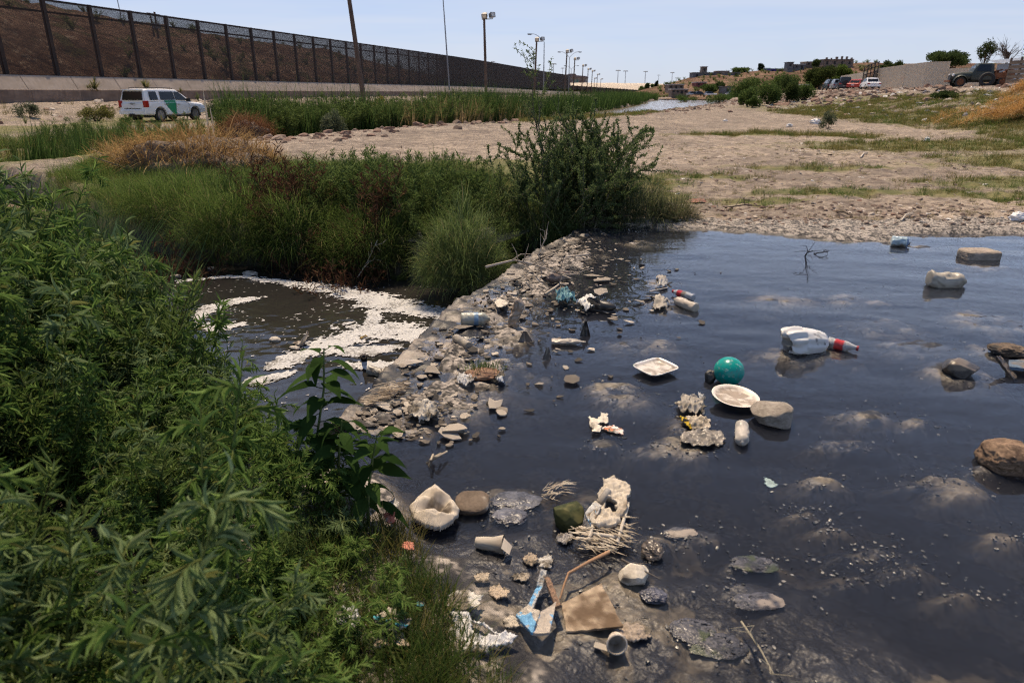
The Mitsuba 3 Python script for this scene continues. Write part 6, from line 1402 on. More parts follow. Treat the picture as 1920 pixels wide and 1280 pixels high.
k0 = put('knot', on_axis(revolve_x([(0, .0), (.0, .02), (.03, .028), (.05, .03), (.06, 0)], 14), a - [.045, 0, -.05], a + [.02, 0, .05]), 'satin', k, smooth=True, color=(.58, .57, .54))

# ------------------------------------------------------------------ bags, paper and scraps
def blob(u, v, du, dv, n=9, seed=0):
    g = np.random.default_rng(seed); return [(u + du * math.cos(t) * g.uniform(.75, 1.1), v + dv * math.sin(t) * g.uniform(.75, 1.1)) for t in np.linspace(0, 2 * np.pi, n, endpoint=False)]
sheet('crumpled grey bag behind the yellow marked paper', blob(1294, 768, 29, 18, 9, 1), 1, (.40, .36, .30), crumple=.05, dome=.03)
sheet('narrow torn strip of pale plastic beside the crumpled grey bag', [(1308, 748), (1318, 750), (1322, 768), (1318, 782), (1310, 778), (1311, 762)], 2, (.42, .42, .40), crumple=.05, name='plastic_scrap', category='scrap')
def yellow_mark(v, c, lo, span):
    x = (v[:, 0] - lo[0]) / span; return np.where((x < .17)[:, None], np.where((meshkit.noise(v * 60) > .5)[:, None], [.55, .38, .03], [.02, .02, .02]), c)
sheet('pale paper with a yellow and black corner in the middle of the stream', [(1275, 787), (1300, 784), (1330, 790), (1332, 806), (1312, 812), (1285, 806)], 3, (.55, .47, .36), crumple=.035, marks=yellow_mark, name='paper', category='paper', dome=.02)
sheet('wet grey cloth spread below the yellow marked paper', blob(1315, 826, 42, 20, 9, 4), 4, (.24, .21, .17), crumple=.025, name='cloth', category='cloth', mat='wet')
sheet('pale torn cardboard scrap above the printed paper strip', [(1104, 786), (1120, 788), (1126, 776), (1142, 780), (1138, 796), (1126, 800), (1128, 812), (1110, 814)], 5, (.62, .56, .45), crumple=.02, name='cardboard', category='cardboard', black=.1)
def orange_print(v, c, lo, span): return np.where((meshkit.fbm(v * 55, 3, 4) > .56)[:, None], [.55, .22, .12], c)
sheet('printed white paper strip with faded orange marks', [(1124, 803), (1150, 799), (1168, 806), (1167, 816), (1140, 811)], 6, (.70, .64, .58), crumple=.015, marks=orange_print, name='paper', category='paper', black=.05)
sheet('crumpled whitish bag lying in the stream near the thicket', blob(796, 780, 32, 18, 10, 7), 7, (.52, .48, .41), crumple=.06, dome=.02, black=.7)
sheet('small crumpled white bag at the lower end of the weir debris', blob(937, 712, 11, 14, 8, 8), 8, (.62, .62, .60), crumple=.05, dome=.045)
sheet('grey white plastic shred left of the grass tuft on the weir', blob(872, 717, 21, 11, 8, 9), 9, (.52, .51, .49), crumple=.05, dome=.02)
sheet('torn teal plastic bag on the weir debris', blob(1060, 568, 19, 11, 9, 10), 10, (.17, .32, .34), crumple=.06, dome=.05, dirt=.25)
sheet('bright white bag beside the black shoe', blob(1099, 578, 17, 12, 9, 11), 11, (.70, .68, .62), crumple=.05, dome=.04, dirt=.2, black=.1)
sheet('clear crinkled bag in the water above the red banded bottle', blob(1243, 536, 12, 7, 8, 12), 12, (.42, .40, .36), crumple=.05, dome=.03, mat='glossy')
sheet('small pale scrap at the upper edge of the clear crinkled bag', blob(1240, 524, 10, 5, 7, 13), 13, (.5, .45, .38), crumple=.04, name='plastic_scrap', category='scrap')
sheet('pale crumpled bag left of the beige bottle', blob(1236, 572, 16, 14, 8, 14), 14, (.40, .36, .3), crumple=.04, dome=.02)
sheet('round cream lid on the weir debris beside the upright bottle', blob(940, 581, 14, 8, 16, 15), 15, (.58, .52, .42), crumple=.012, ragged=.01, name='lid', category='lid', z=.05)
sheet('submerged pale teal plastic sheet in the lower stream', [(1432, 893), (1445, 897), (1460, 908), (1446, 914), (1434, 905)], 16, (.34, .43, .40), crumple=.012, dirt=.2, z=-.004)
sheet('reddish scrap of fabric on the shore of the sand', [(1288, 388), (1318, 386), (1324, 392), (1300, 395)], 17, (.30, .14, .10), crumple=.02, name='cloth', category='cloth', z=.10)
k = thing('black_shoe', 'worn black shoe half sunk at the rim of the debris', 'shoe')
c0 = spot(1127, 583, .0); s = trimesh.creation.icosphere(3, 1.0); q = np.asarray(s.vertices)
p = q * [.12, .045, .04]; p[:, 2] += .035 * sst(.2, -.9, q[:, 0]); p[:, 1] *= (.75 + .3 * sst(-1, .6, q[:, 0])); hole = (q[:, 2] > .5) & (q[:, 0] < -.15); p[hole, 2] -= .05
put('upper', moved(mesh_of(p, s.faces), c0 + [0, 0, .045], rz=-.45), 'satin', k, smooth=True, color=grime(p, (.025, .025, .025), (.12, .1, .08), .25, 30, 3))
put('sole', moved(mesh_of(q * [.125, .047, .012], s.faces), c0 + [0, 0, .01], rz=-.45), 'matte', k, smooth=True, color=(.05, .045, .04))
for i, (u, v_, du, dv, col, l) in enumerate([(1025, 664, 8, 11, (.05, .04, .035), 'dark upright shard at the lower right of the weir debris'), (1097, 617, 10, 14, (.045, .04, .035), 'dark pointed shard in front of the flattened bottle'), (985, 632, 14, 10, (.22, .18, .15), 'torn brown plastic at the foot of the upright bottle')]):
    c0 = spot(u, v_ + dv, 0); m_ = mpp(u, v_); g = np.random.default_rng(60 + i)
    X, Y = np.meshgrid(np.linspace(-1, 1, 9), np.linspace(0, 1, 9)); px, pz = X * du * m_ * (1 - .8 * Y), Y * 2 * dv * m_
    gm = grid_mesh(px, .03 * np.sin(X * 2 + i) + .02 * Y, pz); v0 = np.asarray(gm.vertices); gm = mesh_of(np.vstack([v0, v0 + [0, .006, 0]]), np.vstack([gm.faces, np.asarray(gm.faces)[:, ::-1] + len(v0)]))
    tag(put('plastic_shard', moved(gm, c0, rz=g.uniform(-.5, .5), rx=-.25), 'wet', smooth=True, color=grime(np.asarray(gm.vertices), col, (.2, .17, .13), .4, 40, i)), l, 'shard')
# litter in the foam pool
twig('dark_post', 'short dark wooden post standing in the foam', [spot(682, 668, LOW - .05), spot(682, 668, LOW + .06), spot(682, 668, LOW + .12)], .03, (.06, .05, .045), 'bark', 'post')
sheet('small yellow brown husk on the foam', [(672, 652), (686, 645), (692, 648), (676, 655)], 20, (.35, .23, .06), crumple=.03, name='husk', category='husk', z=.0)
scene[list(scene)[-1]]['to_world'] = T().translate([float(a) for a in (spot(682, 636, LOW) - spot(682, 650, 0))]).translate([0, 0, .02])
for (u, v_, w, l, sd) in ((566, 648, .16, 'pointed pale shell like scrap in the foam pool', 21), (553, 655, .10, 'flat whitish scrap beside the pointed one in the pool', 22), (470, 515, .2, 'pale driftwood piece at the far edge of the pool', 23), (397, 505, .12, 'small cream scrap under the overhanging grass', 24), (330, 520, .14, 'whitish scrap at the far left of the pool', 25)):
    p = spot(u, v_, LOW); s = trimesh.creation.icosphere(3, 1.0); q = np.asarray(s.vertices)
    vv = q * [w * .5, w * .25, w * .16] * (.6 + .8 * meshkit.fbm(q * 1.8 + sd, 3, sd)[:, None]); vv[:, 2] += (.8 * w * np.clip(q[:, 0], 0, 1) if sd == 21 else 0)
    tag(put('pool_scrap', moved(mesh_of(vv, s.faces), p + [0, 0, .015], rz=-.3), 'matte', smooth=True, color=grime(vv, (.52, .47, .4), (.25, .2, .15), .5, 20, sd)), l, 'scrap')

# ------------------------------------------------------------------ rubbish in the foreground shallows
def bowl_pit(v, c, lo, span):
    p = spot(822, 972, 0)[:2]; d = np.hypot((v[:, 0] - p[0]) / .062, (v[:, 1] - p[1]) / .05)[:, None] + .5 * (meshkit.fbm(v * 22, 3, 2)[:, None] - .5)
    m = sst(1.0, .75, d); return c * (1 - m) + np.array([.20, .165, .125]) * (.6 + .8 * meshkit.noise(v * 90)[:, None]) * m
def bowl_dent(X, Y):
    p = spot(822, 972, 0)[:2]; d = np.hypot((X - p[0]) / .075, (Y - p[1]) / .06); a = np.arctan2(Y - p[1], X - p[0])
    return -.055 * sst(1.15, .1, d + .25 * np.sin(3 * a + 1)) + .012 * np.abs(np.sin(2.5 * a + .6)) * sst(.4, 1.2, d)
sheet('crumpled beige plastic bowl with a dented dirty bottom at the grassy shore', [(768, 968), (784, 945), (817, 927), (846, 945), (863, 970), (850, 996), (826, 1006), (798, 1003), (776, 989)], 61, (.47, .41, .33), crumple=.010, dome=.075, n=90, freq=5, z=.02, ragged=.012, name='crumpled_bowl', category='bowl', thick=.03, dirtcol=(.34, .28, .21), dirt=.35, black=.1, marks=bowl_pit, extra=bowl_dent)
tub = thing('paper_roll', 'pale cardboard roll lying left of the muddy shallows', 'cardboard roll')
a, b = spot(893, 1017, .02), spot(945, 1020, .03); L = np.linalg.norm(b - a)
m = revolve_x([(0, .012), (0, .020), (.25 * L, .024), (.6 * L, .026), (L, .036), (L, .030), (.6 * L, .021), (.1 * L, .016)], 20); v = np.array(m.vertices); v[:, 1:] *= (1 + .4 * (meshkit.fbm(v * 25, 3, 2) - .5))[:, None]
w = on_axis(mesh_of(v, m.faces), a, b); put('tube', w, 'matte', tub, smooth=True, color=grime(np.asarray(w.vertices), (.5, .44, .35), (.26, .21, .16), .5, 20, 2))
put('flap', mesh_of([b + [.0, .0, .03], b + [.03, -.01, .0], b + [.02, -.06, .0], b + [-.01, -.05, .02]], [[0, 2, 1], [0, 3, 2]]), 'matte', tub, color=(.48, .42, .34))
board('square sheet of rotten plywood, brown and pale, lying in the shallows', [(1053, 1132), (1127, 1093), (1168, 1172), (1062, 1184)], .022, .008, 3, (.46, .36, .25), 'plywood_panel', 'panel', dirt=.75, dirtcol=(.13, .085, .05), tilt=(-.012, .01, .012, -.02), black=.2, warp=.012)
def blue_paint(v, c, s, t):
    k = (meshkit.fbm(v * [26, 26, 26] + 3, 4, 3) > .50)[:, None] & (s + .5 * t < .95); return np.where(k, np.array([.16, .36, .56]) * (.85 + .3 * meshkit.noise(v * 120)[:, None]), c)
def blue_streak(v, c, s, t):
    k = (meshkit.fbm(v * [30, 30, 30] + 8, 3, 5) > .56)[:, None] & ((s > .62) | (s < .1)); return np.where(k, np.array([.18, .36, .54]), c)
k = thing('blue_board', 'broken board with flaking sky blue paint beside the plywood sheet', 'board')
board(None, [(967, 1152), (990, 1134), (1013, 1146), (998, 1186)], .06, .010, 5, (.46, .41, .34), 'plank', None, parent=k, marks=blue_paint, tilt=(-.01, .01, .02, .01), dirt=.2, black=.1)
board(None, [(1013, 1147), (1043, 1128), (1030, 1186), (998, 1187)], .056, .010, 6, (.44, .38, .31), 'plank', None, parent=k, marks=blue_streak, tilt=(.02, .01, .01, .005), dirt=.25, black=.1)
sheet('white curled cardboard piece standing between the sticks', [(1008, 1050), (1030, 1040), (1040, 1052), (1030, 1068), (1012, 1066)], 26, (.55, .52, .46), crumple=.02, dome=.03, name='cardboard', category='cardboard')
board('long bent strip of cardboard flaked with blue, upper half pale', [(1014, 1066), (1026, 1068), (1018, 1096), (1006, 1096)], .035, .006, 7, (.46, .45, .42), 'cardboard_strip', 'strip', dirt=.3, tilt=(.03, .03, .0, .0))
board('lower blue flaked strip leading to the blue board', [(1007, 1098), (1018, 1098), (998, 1140), (988, 1138)], .03, .006, 8, (.42, .42, .40), 'cardboard_strip', 'strip', dirt=.2, marks=blue_paint, tilt=(.0, .0, .035, .035))
board('flat reddish wooden slat leaning on the plywood sheet', [(1021, 1083), (1031, 1082), (1052, 1133), (1042, 1136)], .05, .014, 9, (.24, .15, .10), 'wood_slat', 'slat', dirt=.3, tilt=(.0, .0, .02, .02))
twig('bent_stick', 'bent brown stick running from the crate down to the plywood', [spot(1142, 1034, .05), spot(1105, 1052, .06), spot(1066, 1074, .05), spot(1057, 1098, .03), spot(1050, 1122, .01)], .007, (.34, .20, .11), 'bark')
def cup():
    k = thing('foam_cup', 'cream foam cup with a broken side below the plywood sheet', 'cup'); c = spot(1155, 1214, 0); n = 6
    a = np.linspace(0, 2 * np.pi, 23)[:-1] + .4
    def ring(r, z): return np.stack([r * np.cos(a), r * np.sin(a) * .9, np.full(22, z)], 1) * [1 + .06 * math.sin(3), 1, 1]
    m = loft([ring(.019, .003), ring(.021, 0), ring(.033, .062), ring(.029, .063), ring(.019, .006)])
    put('wall', moved(m, c + [0.0, .025, .015], rx=1.05, ry=-.5, rz=.2), 'matte', k, color=grime(np.asarray(m.vertices), (.5, .44, .36), (.3, .25, .19), .4, 40, 3, .1))
    put('flap', moved(box(-.035, .02, -.02, .0, 0, .003), c + [-.03, .0, .01], rx=.2, rz=-.4), 'matte', k, color=(.4, .35, .28))
cup()
sheet('grey brown torn rag between the plywood and the foam cup', blob(1190, 1188, 30, 26, 9, 31), 31, (.33, .27, .21), crumple=.03, name='cloth', category='cloth', dome=.015)
# straw covered crate
k = thing('wet_crate', 'pale rotten woven crate matted with wet straw', 'crate')
sheet(None, [(1128, 922), (1150, 914), (1182, 934), (1176, 965), (1158, 1012), (1116, 1012), (1100, 1000), (1118, 960)], 41, (.50, .44, .35), crumple=.022, name='frame', category=None, parent=k, hole=[(1136, 960), (1156, 964), (1150, 984), (1130, 981)], thick=.012, z=.05, n=70, freq=14, ragged=.05, black=.12, dirt=.35, dirtcol=(.26, .2, .14))
sheet(None, [(1132, 953), (1164, 960), (1154, 992), (1122, 988)], 42, (.13, .11, .085), crumple=.01, name='inner_panel', category=None, parent=k, z=.018, ragged=.02)
for i, ((ua, va), (ub, vb)) in enumerate([((1128, 922), (1104, 1004)), ((1178, 938), (1158, 1008)), ((1130, 925), (1180, 936)), ((1126, 950), (1170, 958)), ((1112, 992), (1160, 998))]):
    p = np.array([spot(ua, va, .065), (spot(ua, va, .075) + spot(ub, vb, .075)) / 2, spot(ub, vb, .065)]); t_ = tube(p, .007, 6); t_ = mesh_of(np.asarray(t_.vertices) - [0, 0, .02], t_.faces); put('slat', t_, 'matte', k, smooth=True, color=grime(np.asarray(t_.vertices), (.52, .46, .37), (.28, .22, .16), .4, 30, i, .1))
g = np.random.default_rng(8); n = 420
def strewn(poly, n, g, z, L, W, az, azs, cols, bend=(.0, .5)):
    P = np.array([spot(u, v, 0)[:2] for u, v in poly]); q = pick(P, n, g); base = np.column_stack([q, np.full(n, z) + g.uniform(-.005, .03, n)])
    return blades(base, az + g.normal(0, azs, n), g.uniform(1.4, 1.62, n), L * g.uniform(.4, 1.2, n), W * g.uniform(.5, 1.3, n), g.uniform(*bend, n), shades(g, n, *cols, jit=.25), 3, g.uniform(-.8, .8, n))
PALESTRAW = [(.30, .25, .18), (.48, .41, .32), (.6, .54, .43)]
put3('straw', strewn([(1090, 1000), (1160, 985), (1172, 1020), (1140, 1048), (1085, 1040), (1060, 1010)], 200, g, .03, .07, .009, -.5, .35, PALESTRAW, (-.1, .15)), 'dry_leaf', k)
k2 = thing('straw_bundle', 'loose wisp of pale stalks behind the mossy block', 'straw')
put3('stalks', strewn([(1010, 928), (1050, 914), (1068, 922), (1040, 940), (1015, 945)], 45, g, .012, .075, .006, .4, .5, PALESTRAW, (-.1, .15)), 'dry_leaf', k2)
k3 = thing('straw_bundle', 'bundle of dry stalks lying on the weir end before the thicket', 'straw')
put3('stalks', strewn([(668, 764), (700, 740), (742, 728), (748, 740), (715, 760), (680, 775)], 110, g, .03, .13, .007, .35, .3, [(.16, .12, .09), (.33, .27, .2), (.48, .42, .33)]), 'dry_leaf', k3)
board('thin board with peeling pale blue paint beside the crate', [(1097, 962), (1112, 940), (1128, 948), (1110, 985)], .055, .008, 51, (.50, .49, .46), 'blue_scrap', 'board', dirt=.3, marks=blue_paint, tilt=(0, .02, .03, .0))
tw = [spot(1122, 945, .06), spot(1140, 920, .075)]
t_ = tube(tw, .015, 10); tag(put('pipe_piece', t_, 'matte', smooth=True, color=grime(np.asarray(t_.vertices), (.36, .34, .31), (.2, .17, .13), .4, 30, 3)), 'short grey tube lying along the top of the crate', 'tube')
sheet('crumpled grey scrap left of the bent stick', blob(1058, 1012, 18, 12, 8, 52), 52, (.26, .24, .22), crumple=.04, mat='wet', name='plastic_scrap', category='scrap')
sheet('torn brown rag at the left end of the cardboard strip', blob(996, 1052, 16, 12, 8, 53), 53, (.42, .34, .25), crumple=.05, name='cloth', category='cloth')
sheet('small heap of pale wet paper left of the strips', blob(978, 1085, 20, 9, 8, 54), 54, (.40, .34, .26), crumple=.04, name='paper', category='paper')
sheet('creamy torn sheet lying in the grass at the shore', [(838, 1150), (872, 1138), (905, 1152), (900, 1172), (862, 1180), (842, 1170)], 55, (.60, .57, .50), crumple=.02, z=.07, name='plastic_sheet', category='sheet', black=.1)
sheet('white torn sack with dark holes in the grass at the bottom', [(842, 1178), (872, 1172), (905, 1198), (940, 1214), (968, 1222), (950, 1240), (925, 1244), (905, 1262), (872, 1262), (848, 1212)], 56, (.62, .61, .59), crumple=.026, dome=.03, z=.05, n=80, freq=10, hole=[(884, 1200), (925, 1212), (935, 1226), (892, 1228)], name='torn_sack', category='sack', black=.35, dirt=.35)
sheet('beige plastic flap with a turquoise stripe in the grass at the bottom', [(705, 1218), (735, 1198), (772, 1222), (768, 1240), (720, 1252)], 57, (.55, .5, .42), crumple=.03, z=.12, name='plastic_sheet', category='sheet', marks=lambda v, c, lo, span: np.where((np.abs((v[:, 1] - lo[1]) / span - .62 + .35 * (v[:, 0] - lo[0]) / span) < .06)[:, None], [.08, .38, .46], c))
sheet('clear crumpled wrapper in the grass at the bottom left', blob(660, 1226, 24, 26, 9, 58), 58, (.42, .43, .42), crumple=.05, z=.13, name='wrapper', category='wrapper', mat='glossy')
sheet('beige flattened carton in the grass at the bottom edge', [(700, 1238), (760, 1236), (772, 1262), (706, 1266)], 59, (.47, .38, .28), crumple=.015, z=.10, name='carton', category='carton')
for i, (u, v_, du, dv, col, z, l) in enumerate([(735, 1020, 12, 16, (.5, .16, .1), .12, 'red and white wrapper deep in the grass, upper one'), (768, 1068, 14, 10, (.55, .22, .15), .10, 'red and white wrapper in the grass below the bowl'), (790, 1180, 9, 6, (.12, .38, .4), .1, 'tiny turquoise scrap in the shore grass'), (740, 990, 12, 16, (.5, .48, .45), .1, 'white scrap beside the left rim of the bowl'), (935, 1125, 20, 14, (.45, .36, .26), .03, 'tan cardboard piece at the edge of the grass'), (905, 1100, 16, 10, (.42, .35, .26), .04, 'wet brown carton scrap behind the creamy sheet'), (960, 1180, 20, 14, (.5, .44, .35), .03, 'pale shredded paper left of the blue board')]):
    sheet(l, blob(u, v_, du, dv, 8, 70 + i), 70 + i, col, crumple=.03, z=z, name='litter_scrap', category='scrap', dirt=.4)
board('black plank slanting out of the water at the right edge', [(1868, 668), (1876, 666), (1908, 706), (1902, 712)], .05, .02, 81, (.04, .036, .033), 'plank', 'plank', mat='wet', tilt=(.05, .05, -.05, -.05))
board('grey blue board cut by the right picture edge', [(1892, 674), (1960, 672), (1962, 694), (1892, 688)], .05, .02, 82, (.10, .14, .19), 'board', 'board', dirt=.4)
twig('stick', 'grey stick lying in the shallows at the head of the weir', [spot(1062, 483, .03), spot(1085, 479, .04), spot(1104, 477, .05)], .018, (.38, .33, .27), 'bark')
twig('stick', 'forked stick below the brown bottle on the weir', [spot(1022, 552, .03), spot(1038, 541, .06), spot(1052, 530, .08)], .014, (.40, .34, .27), 'bark', 'stick', 2, 4)
twig('stick', 'thin pale stick beside the clear crinkled bag', [spot(1218, 547, .01), spot(1235, 543, .02), spot(1252, 539, .02)], .009, (.42, .38, .33), 'bark')
twig('twig', 'thin dark twig standing out of the stream below the sand', [spot(1508, 482, -.02), spot(1513, 474, .05), spot(1524, 470, .16)], .008, (.035, .03, .03), 'bark', 'twig', 5, 6)
twig('twig', 'short row of dark twig tips right of the standing twig', [spot(1526, 476, .0), spot(1538, 473, .03), spot(1552, 472, .02)], .007, (.035, .03, .03), 'bark', 'twig', 7, 7)
twig('twig', 'thin twig on the dark sludge near the foam block', [spot(1165, 1048, .03), spot(1200, 1066, .04), spot(1236, 1084, .02)], .004, (.12, .10, .08), 'bark', 'twig', 2, 8)
twig('twig', 'thin straw coloured stem lying over the sludge at the bottom', [spot(1390, 1165, .03), spot(1425, 1215, .05), spot(1450, 1262, .04)], .004, (.28, .25, .18), 'bark', 'twig', 4, 9)
k = thing('twig_clump', 'small clump of wet twigs in the stream left of the printed paper', 'twigs')
for i, (a_, b_) in enumerate((((800, 868), (838, 846)), ((806, 862), (826, 850)), ((804, 874), (812, 852)))):
    put('twig', tube([spot(*a_, 0), (spot(*a_, .04) + spot(*b_, .05)) / 2, spot(*b_, .03)], .006, 5), 'bark', k, smooth=True, color=(.33, .28, .21))
k = thing('turf_clod', 'clod of reddish soil with short grass on the weir debris', 'clod')
rough_stone(None, 905, 712, .21, .06, .13, 91, [(.16, .08, .05), (.3, .19, .12)], 0.0, name='soil', category=None, amp=.8, parent=k)
c0 = spot(905, 708, 0); n = 150
put3('grass', blades(c0 + np.column_stack([g.normal(0, .06, n), g.normal(0.02, .03, n), np.full(n, .045)]), g.uniform(0, 6.28, n), g.uniform(0, .8, n), g.uniform(.03, .08, n), .004, g.uniform(0, .8, n), shades(g, n, *FRESH), 3), 'leaf', k)
tag(k + '__grass', kind='stuff')

# ------------------------------------------------------------------ crusts, flakes, scum, foam, stones
def flakes(name, label, category, pts, size, seed, cols, mat='matte', th=.006, tilt=.25, z=.0, k=9, flat=False):
    """Many small irregular plates in one mesh."""
    g = np.random.default_rng(seed); V, F, C, off = [], [], [], 0; a = np.linspace(0, 2 * np.pi, k + 1)[:-1]
    for (x, y, zz), s in zip(pts, size * g.uniform(.35, 1.5, len(pts)) ** 1.5):
        r = s * g.uniform(.55, 1.1, k) * np.array([1, 1])[:, None].repeat(k, 1)[0]; ar = g.uniform(.4, 1)
        P = np.stack([r * np.cos(a), r * np.sin(a) * ar, g.normal(0, s * .05, k)], 1); P = np.vstack([P, [[0, 0, s * g.uniform(.0, .12)]]])
        th_ = g.uniform(0, 6.28); R = trimesh.transformations.rotation_matrix(g.normal(0, tilt), [math.cos(th_), math.sin(th_), 0])[:3, :3]; rz = trimesh.transformations.rotation_matrix(g.uniform(0, 6.28), [0, 0, 1])[:3, :3]
        P = P @ (R @ rz).T; P = np.vstack([P, P - [0, 0, th * g.uniform(.6, 2)]]) + [x, y, zz + z]; m = k + 1; i = np.arange(k); j = (i + 1) % k
        F.append(np.vstack([np.stack([i, j, 0 * i + k], 1), np.stack([j + m, i + m, 0 * i + k + m], 1), np.stack([i, i + m, j], 1), np.stack([j, i + m, j + m], 1)]) + off); off += 2 * m
        V.append(P); t = g.random(); n_ = len(cols) - 1; q = t * n_; ii = min(int(q), n_ - 1); c = np.asarray(cols[ii]) * (1 - q + ii) + np.asarray(cols[ii + 1]) * (q - ii); C.append(np.tile(c * g.uniform(.8, 1.2), (2 * m, 1)))
    return tag(put(name, mesh_of(np.vstack(V), np.vstack(F)), mat, color=np.clip(np.vstack(C), 0, 1)), label, category, kind='stuff')
g = np.random.default_rng(12)
def on_weir(n):
    s = g.uniform(0.02, 4.6, n); base = np.column_stack([np.interp(s, range(len(EDGE)), [p[0] for p in EDGE]), np.interp(s, range(len(EDGE)), [p[1] for p in EDGE])])
    o = np.abs(g.normal(0, .5, n)) * np.interp(s, [0, 1, 2, 3, 4, 5], [.6, .8, 1.2, 1.3, 1.0, .5]) + .02; return base + np.column_stack([o * .93, -o * .35])
q = on_weir(900); z = np.maximum(ground_z(q[:, 0], q[:, 1]), 0) + .012
flakes('weir_debris', 'pale crusts of dried mud and torn rubbish heaped along the weir', 'debris', np.column_stack([q, z]),   .021, 1, [(.03, .027, .024), (.10, .085, .068), (.22, .185, .145), (.40, .35, .28)], tilt=.16, th=.004)
q = on_weir(60); z = np.maximum(ground_z(q[:, 0], q[:, 1]), 0) + .02
flakes('weir_rubbish', 'larger flat scraps of mud caked cardboard and plastic on the weir', 'debris', np.column_stack([q, z]), .06, 21, [(.05, .045, .04), (.17, .145, .115), (.28, .24, .19), (.36, .32, .27)], tilt=.22, th=.004, k=7)
def near_mud(n, wide=1.1, idx=None):
    m = np.array(MUD); i = g.integers(0, len(m), n) if idx is None else g.choice(idx, n); return np.column_stack([m[i, 0] + g.normal(0, 1, n) * m[i, 2] * wide * .7, m[i, 1] + g.normal(0, 1, n) * m[i, 3] * wide * .7])
q = near_mud(1700, 1.2); ok = poly_sd(q[:, 0], q[:, 1], UPPER) < -.1; q = q[ok]
flakes('floating_scum', 'grey scraps of scum and froth floating on the dark stream', 'scum', np.column_stack([q, np.full(len(q), .0)]), .0055, 2, [(.03, .03, .028), (.11, .105, .095), (.20, .185, .16)], 'wet', .005, .2)
# stones and rubble by instances
def stone_proto(i, cols):
    s = trimesh.creation.icosphere(2, 1.0); q = np.asarray(s.vertices); p = q * (.65 + .7 * meshkit.fbm(q * 1.5 + i * 3.1, 3, i)[:, None]) * [1, .8, .55]; gg = np.random.default_rng(i)
    for n in unit(gg.normal(0, 1, (9, 3))): t = p @ n; p = p - np.maximum(t - np.quantile(t, .86), 0)[:, None] * n * .9
    c = np.asarray(cols[0]) + (np.asarray(cols[1]) - cols[0]) * meshkit.fbm(q * 3 + i, 3, i)[:, None]; scene[f'stone_shape_{i}'] = {'type': 'shapegroup', 'rock': mikit.ply(mesh_of(p, s.faces), 'matte', color=c)}
for i, c in enumerate([((.18, .13, .1), (.34, .26, .2)), ((.10, .07, .055), (.22, .16, .12)), ((.38, .32, .26), (.52, .46, .38)), ((.14, .085, .06), (.27, .175, .13))]): stone_proto(i, c)
def stones(key, label, category, xy, s0, s1, kinds, sink=.3, power=2.0):
    tag(key, label, category, kind='stuff'); zz = ground_z(xy[:, 0], xy[:, 1])
    for (x, y), z in zip(xy, zz):
        s = s0 + (s1 - s0) * g.random() ** power; plant(key, f'stone_shape_{g.choice(kinds)}', x, y, z + s * (.3 - sink), g.uniform(0, 6.28), s, g.uniform(0, .5), g.uniform(0, 6.28))
def band(line, n, spread, y0, y1, off=0.0):
    y = g.uniform(y0, y1, n); l = np.array(line); return np.column_stack([np.interp(y, l[:, 1], l[:, 0]) + off + g.normal(0, 1, n) * spread, y])
stones('river_rubble', 'brown stones and broken rubble along the near side of the river', 'rubble', np.vstack([band([(p[0] + 4.2, p[1]) for p in RIVER], 700, 1.1, 19, 46), band([(p[0] + 7, p[1]) for p in RIVER], 500, 1.6, 46, 110)]), .03, .28, [0, 1, 3, 3], power=3)
e = np.array([((1 - t) * np.interp(y, [p[1] for p in TOE], [p[0] for p in TOE]) + t * np.interp(y, [p[1] for p in KERB], [p[0] for p in KERB]), y) for y, t in zip(32 + 78 * g.random(1200), .1 + .85 * g.random(1200))])
e = e[fb(e[:, 0], e[:, 1], .16, 3, 95) > .44]
stones('slope_rubble', 'rubble, stones and dumped waste on the road embankment', 'rubble', e, .04, .42, [0, 1, 2, 3], power=2.5)
e2 = np.array([((1 - t) * np.interp(y, [p[1] for p in TOE], [p[0] for p in TOE]) + t * np.interp(y, [p[1] for p in KERB], [p[0] for p in KERB]), y) for y, t in zip(g.uniform(55, 100, 420), .15 + .8 * g.random(420))])
stones('slope_rubble', 'rubble, stones and dumped waste on the road embankment', 'rubble', e2, .1, .55, [1, 3], power=2)
xy = np.array([fence_xy(a_, o) for a_, o in zip(g.uniform(-50, 110, 900), 3 + 13 * g.random(900) ** 1.3)])
stones('wall_rubble', 'pale loose stones on the slope below the concrete wall', 'stones', xy, .05, .38, [0, 2, 2, 3], power=2.5)
xy = np.column_stack([g.uniform(.8, 13, 2400), 8.55 + 12 * g.random(2400) ** 1.8]); xy = xy[(np.abs(xy[:, 0]) < xy[:, 1] * .8) & (poly_sd(xy[:, 0], xy[:, 1], UPPER) > .02)]
stones('sand_pebbles', 'small stones and clods strewn over the bare sand', 'pebbles', xy, .006, .055, [0, 0, 1, 2, 3], power=4)
xy = np.column_stack([g.normal(4.6, 1.5, 700), g.normal(9.4, .55, 700)]); xy = xy[poly_sd(xy[:, 0], xy[:, 1], UPPER) > .05]
stones('mud_clods', 'dark broken clods of dried mud on the sand above the shore', 'clods', xy, .006, .06, [0, 1, 1], power=3.5)
xy = np.array([(p[0], p[1]) for p in (np.column_stack([g.normal(5.4, .9, 160), g.normal(8.0, .16, 160)]))])
q = np.column_stack([g.uniform(1, 12, 330), 8.7 + 14 * g.random(330) ** 1.5]); q = q[np.abs(q[:, 0]) < q[:, 1] * .8]
flakes('sand_litter', 'bits of pale paper, wood chips and plastic scattered over the sand', 'litter', np.column_stack([q, ground_z(q[:, 0], q[:, 1]) + .01]), .035, 5, [(.08, .06, .045), (.3, .24, .18), (.5, .46, .4), (.66, .64, .6)], tilt=.3)
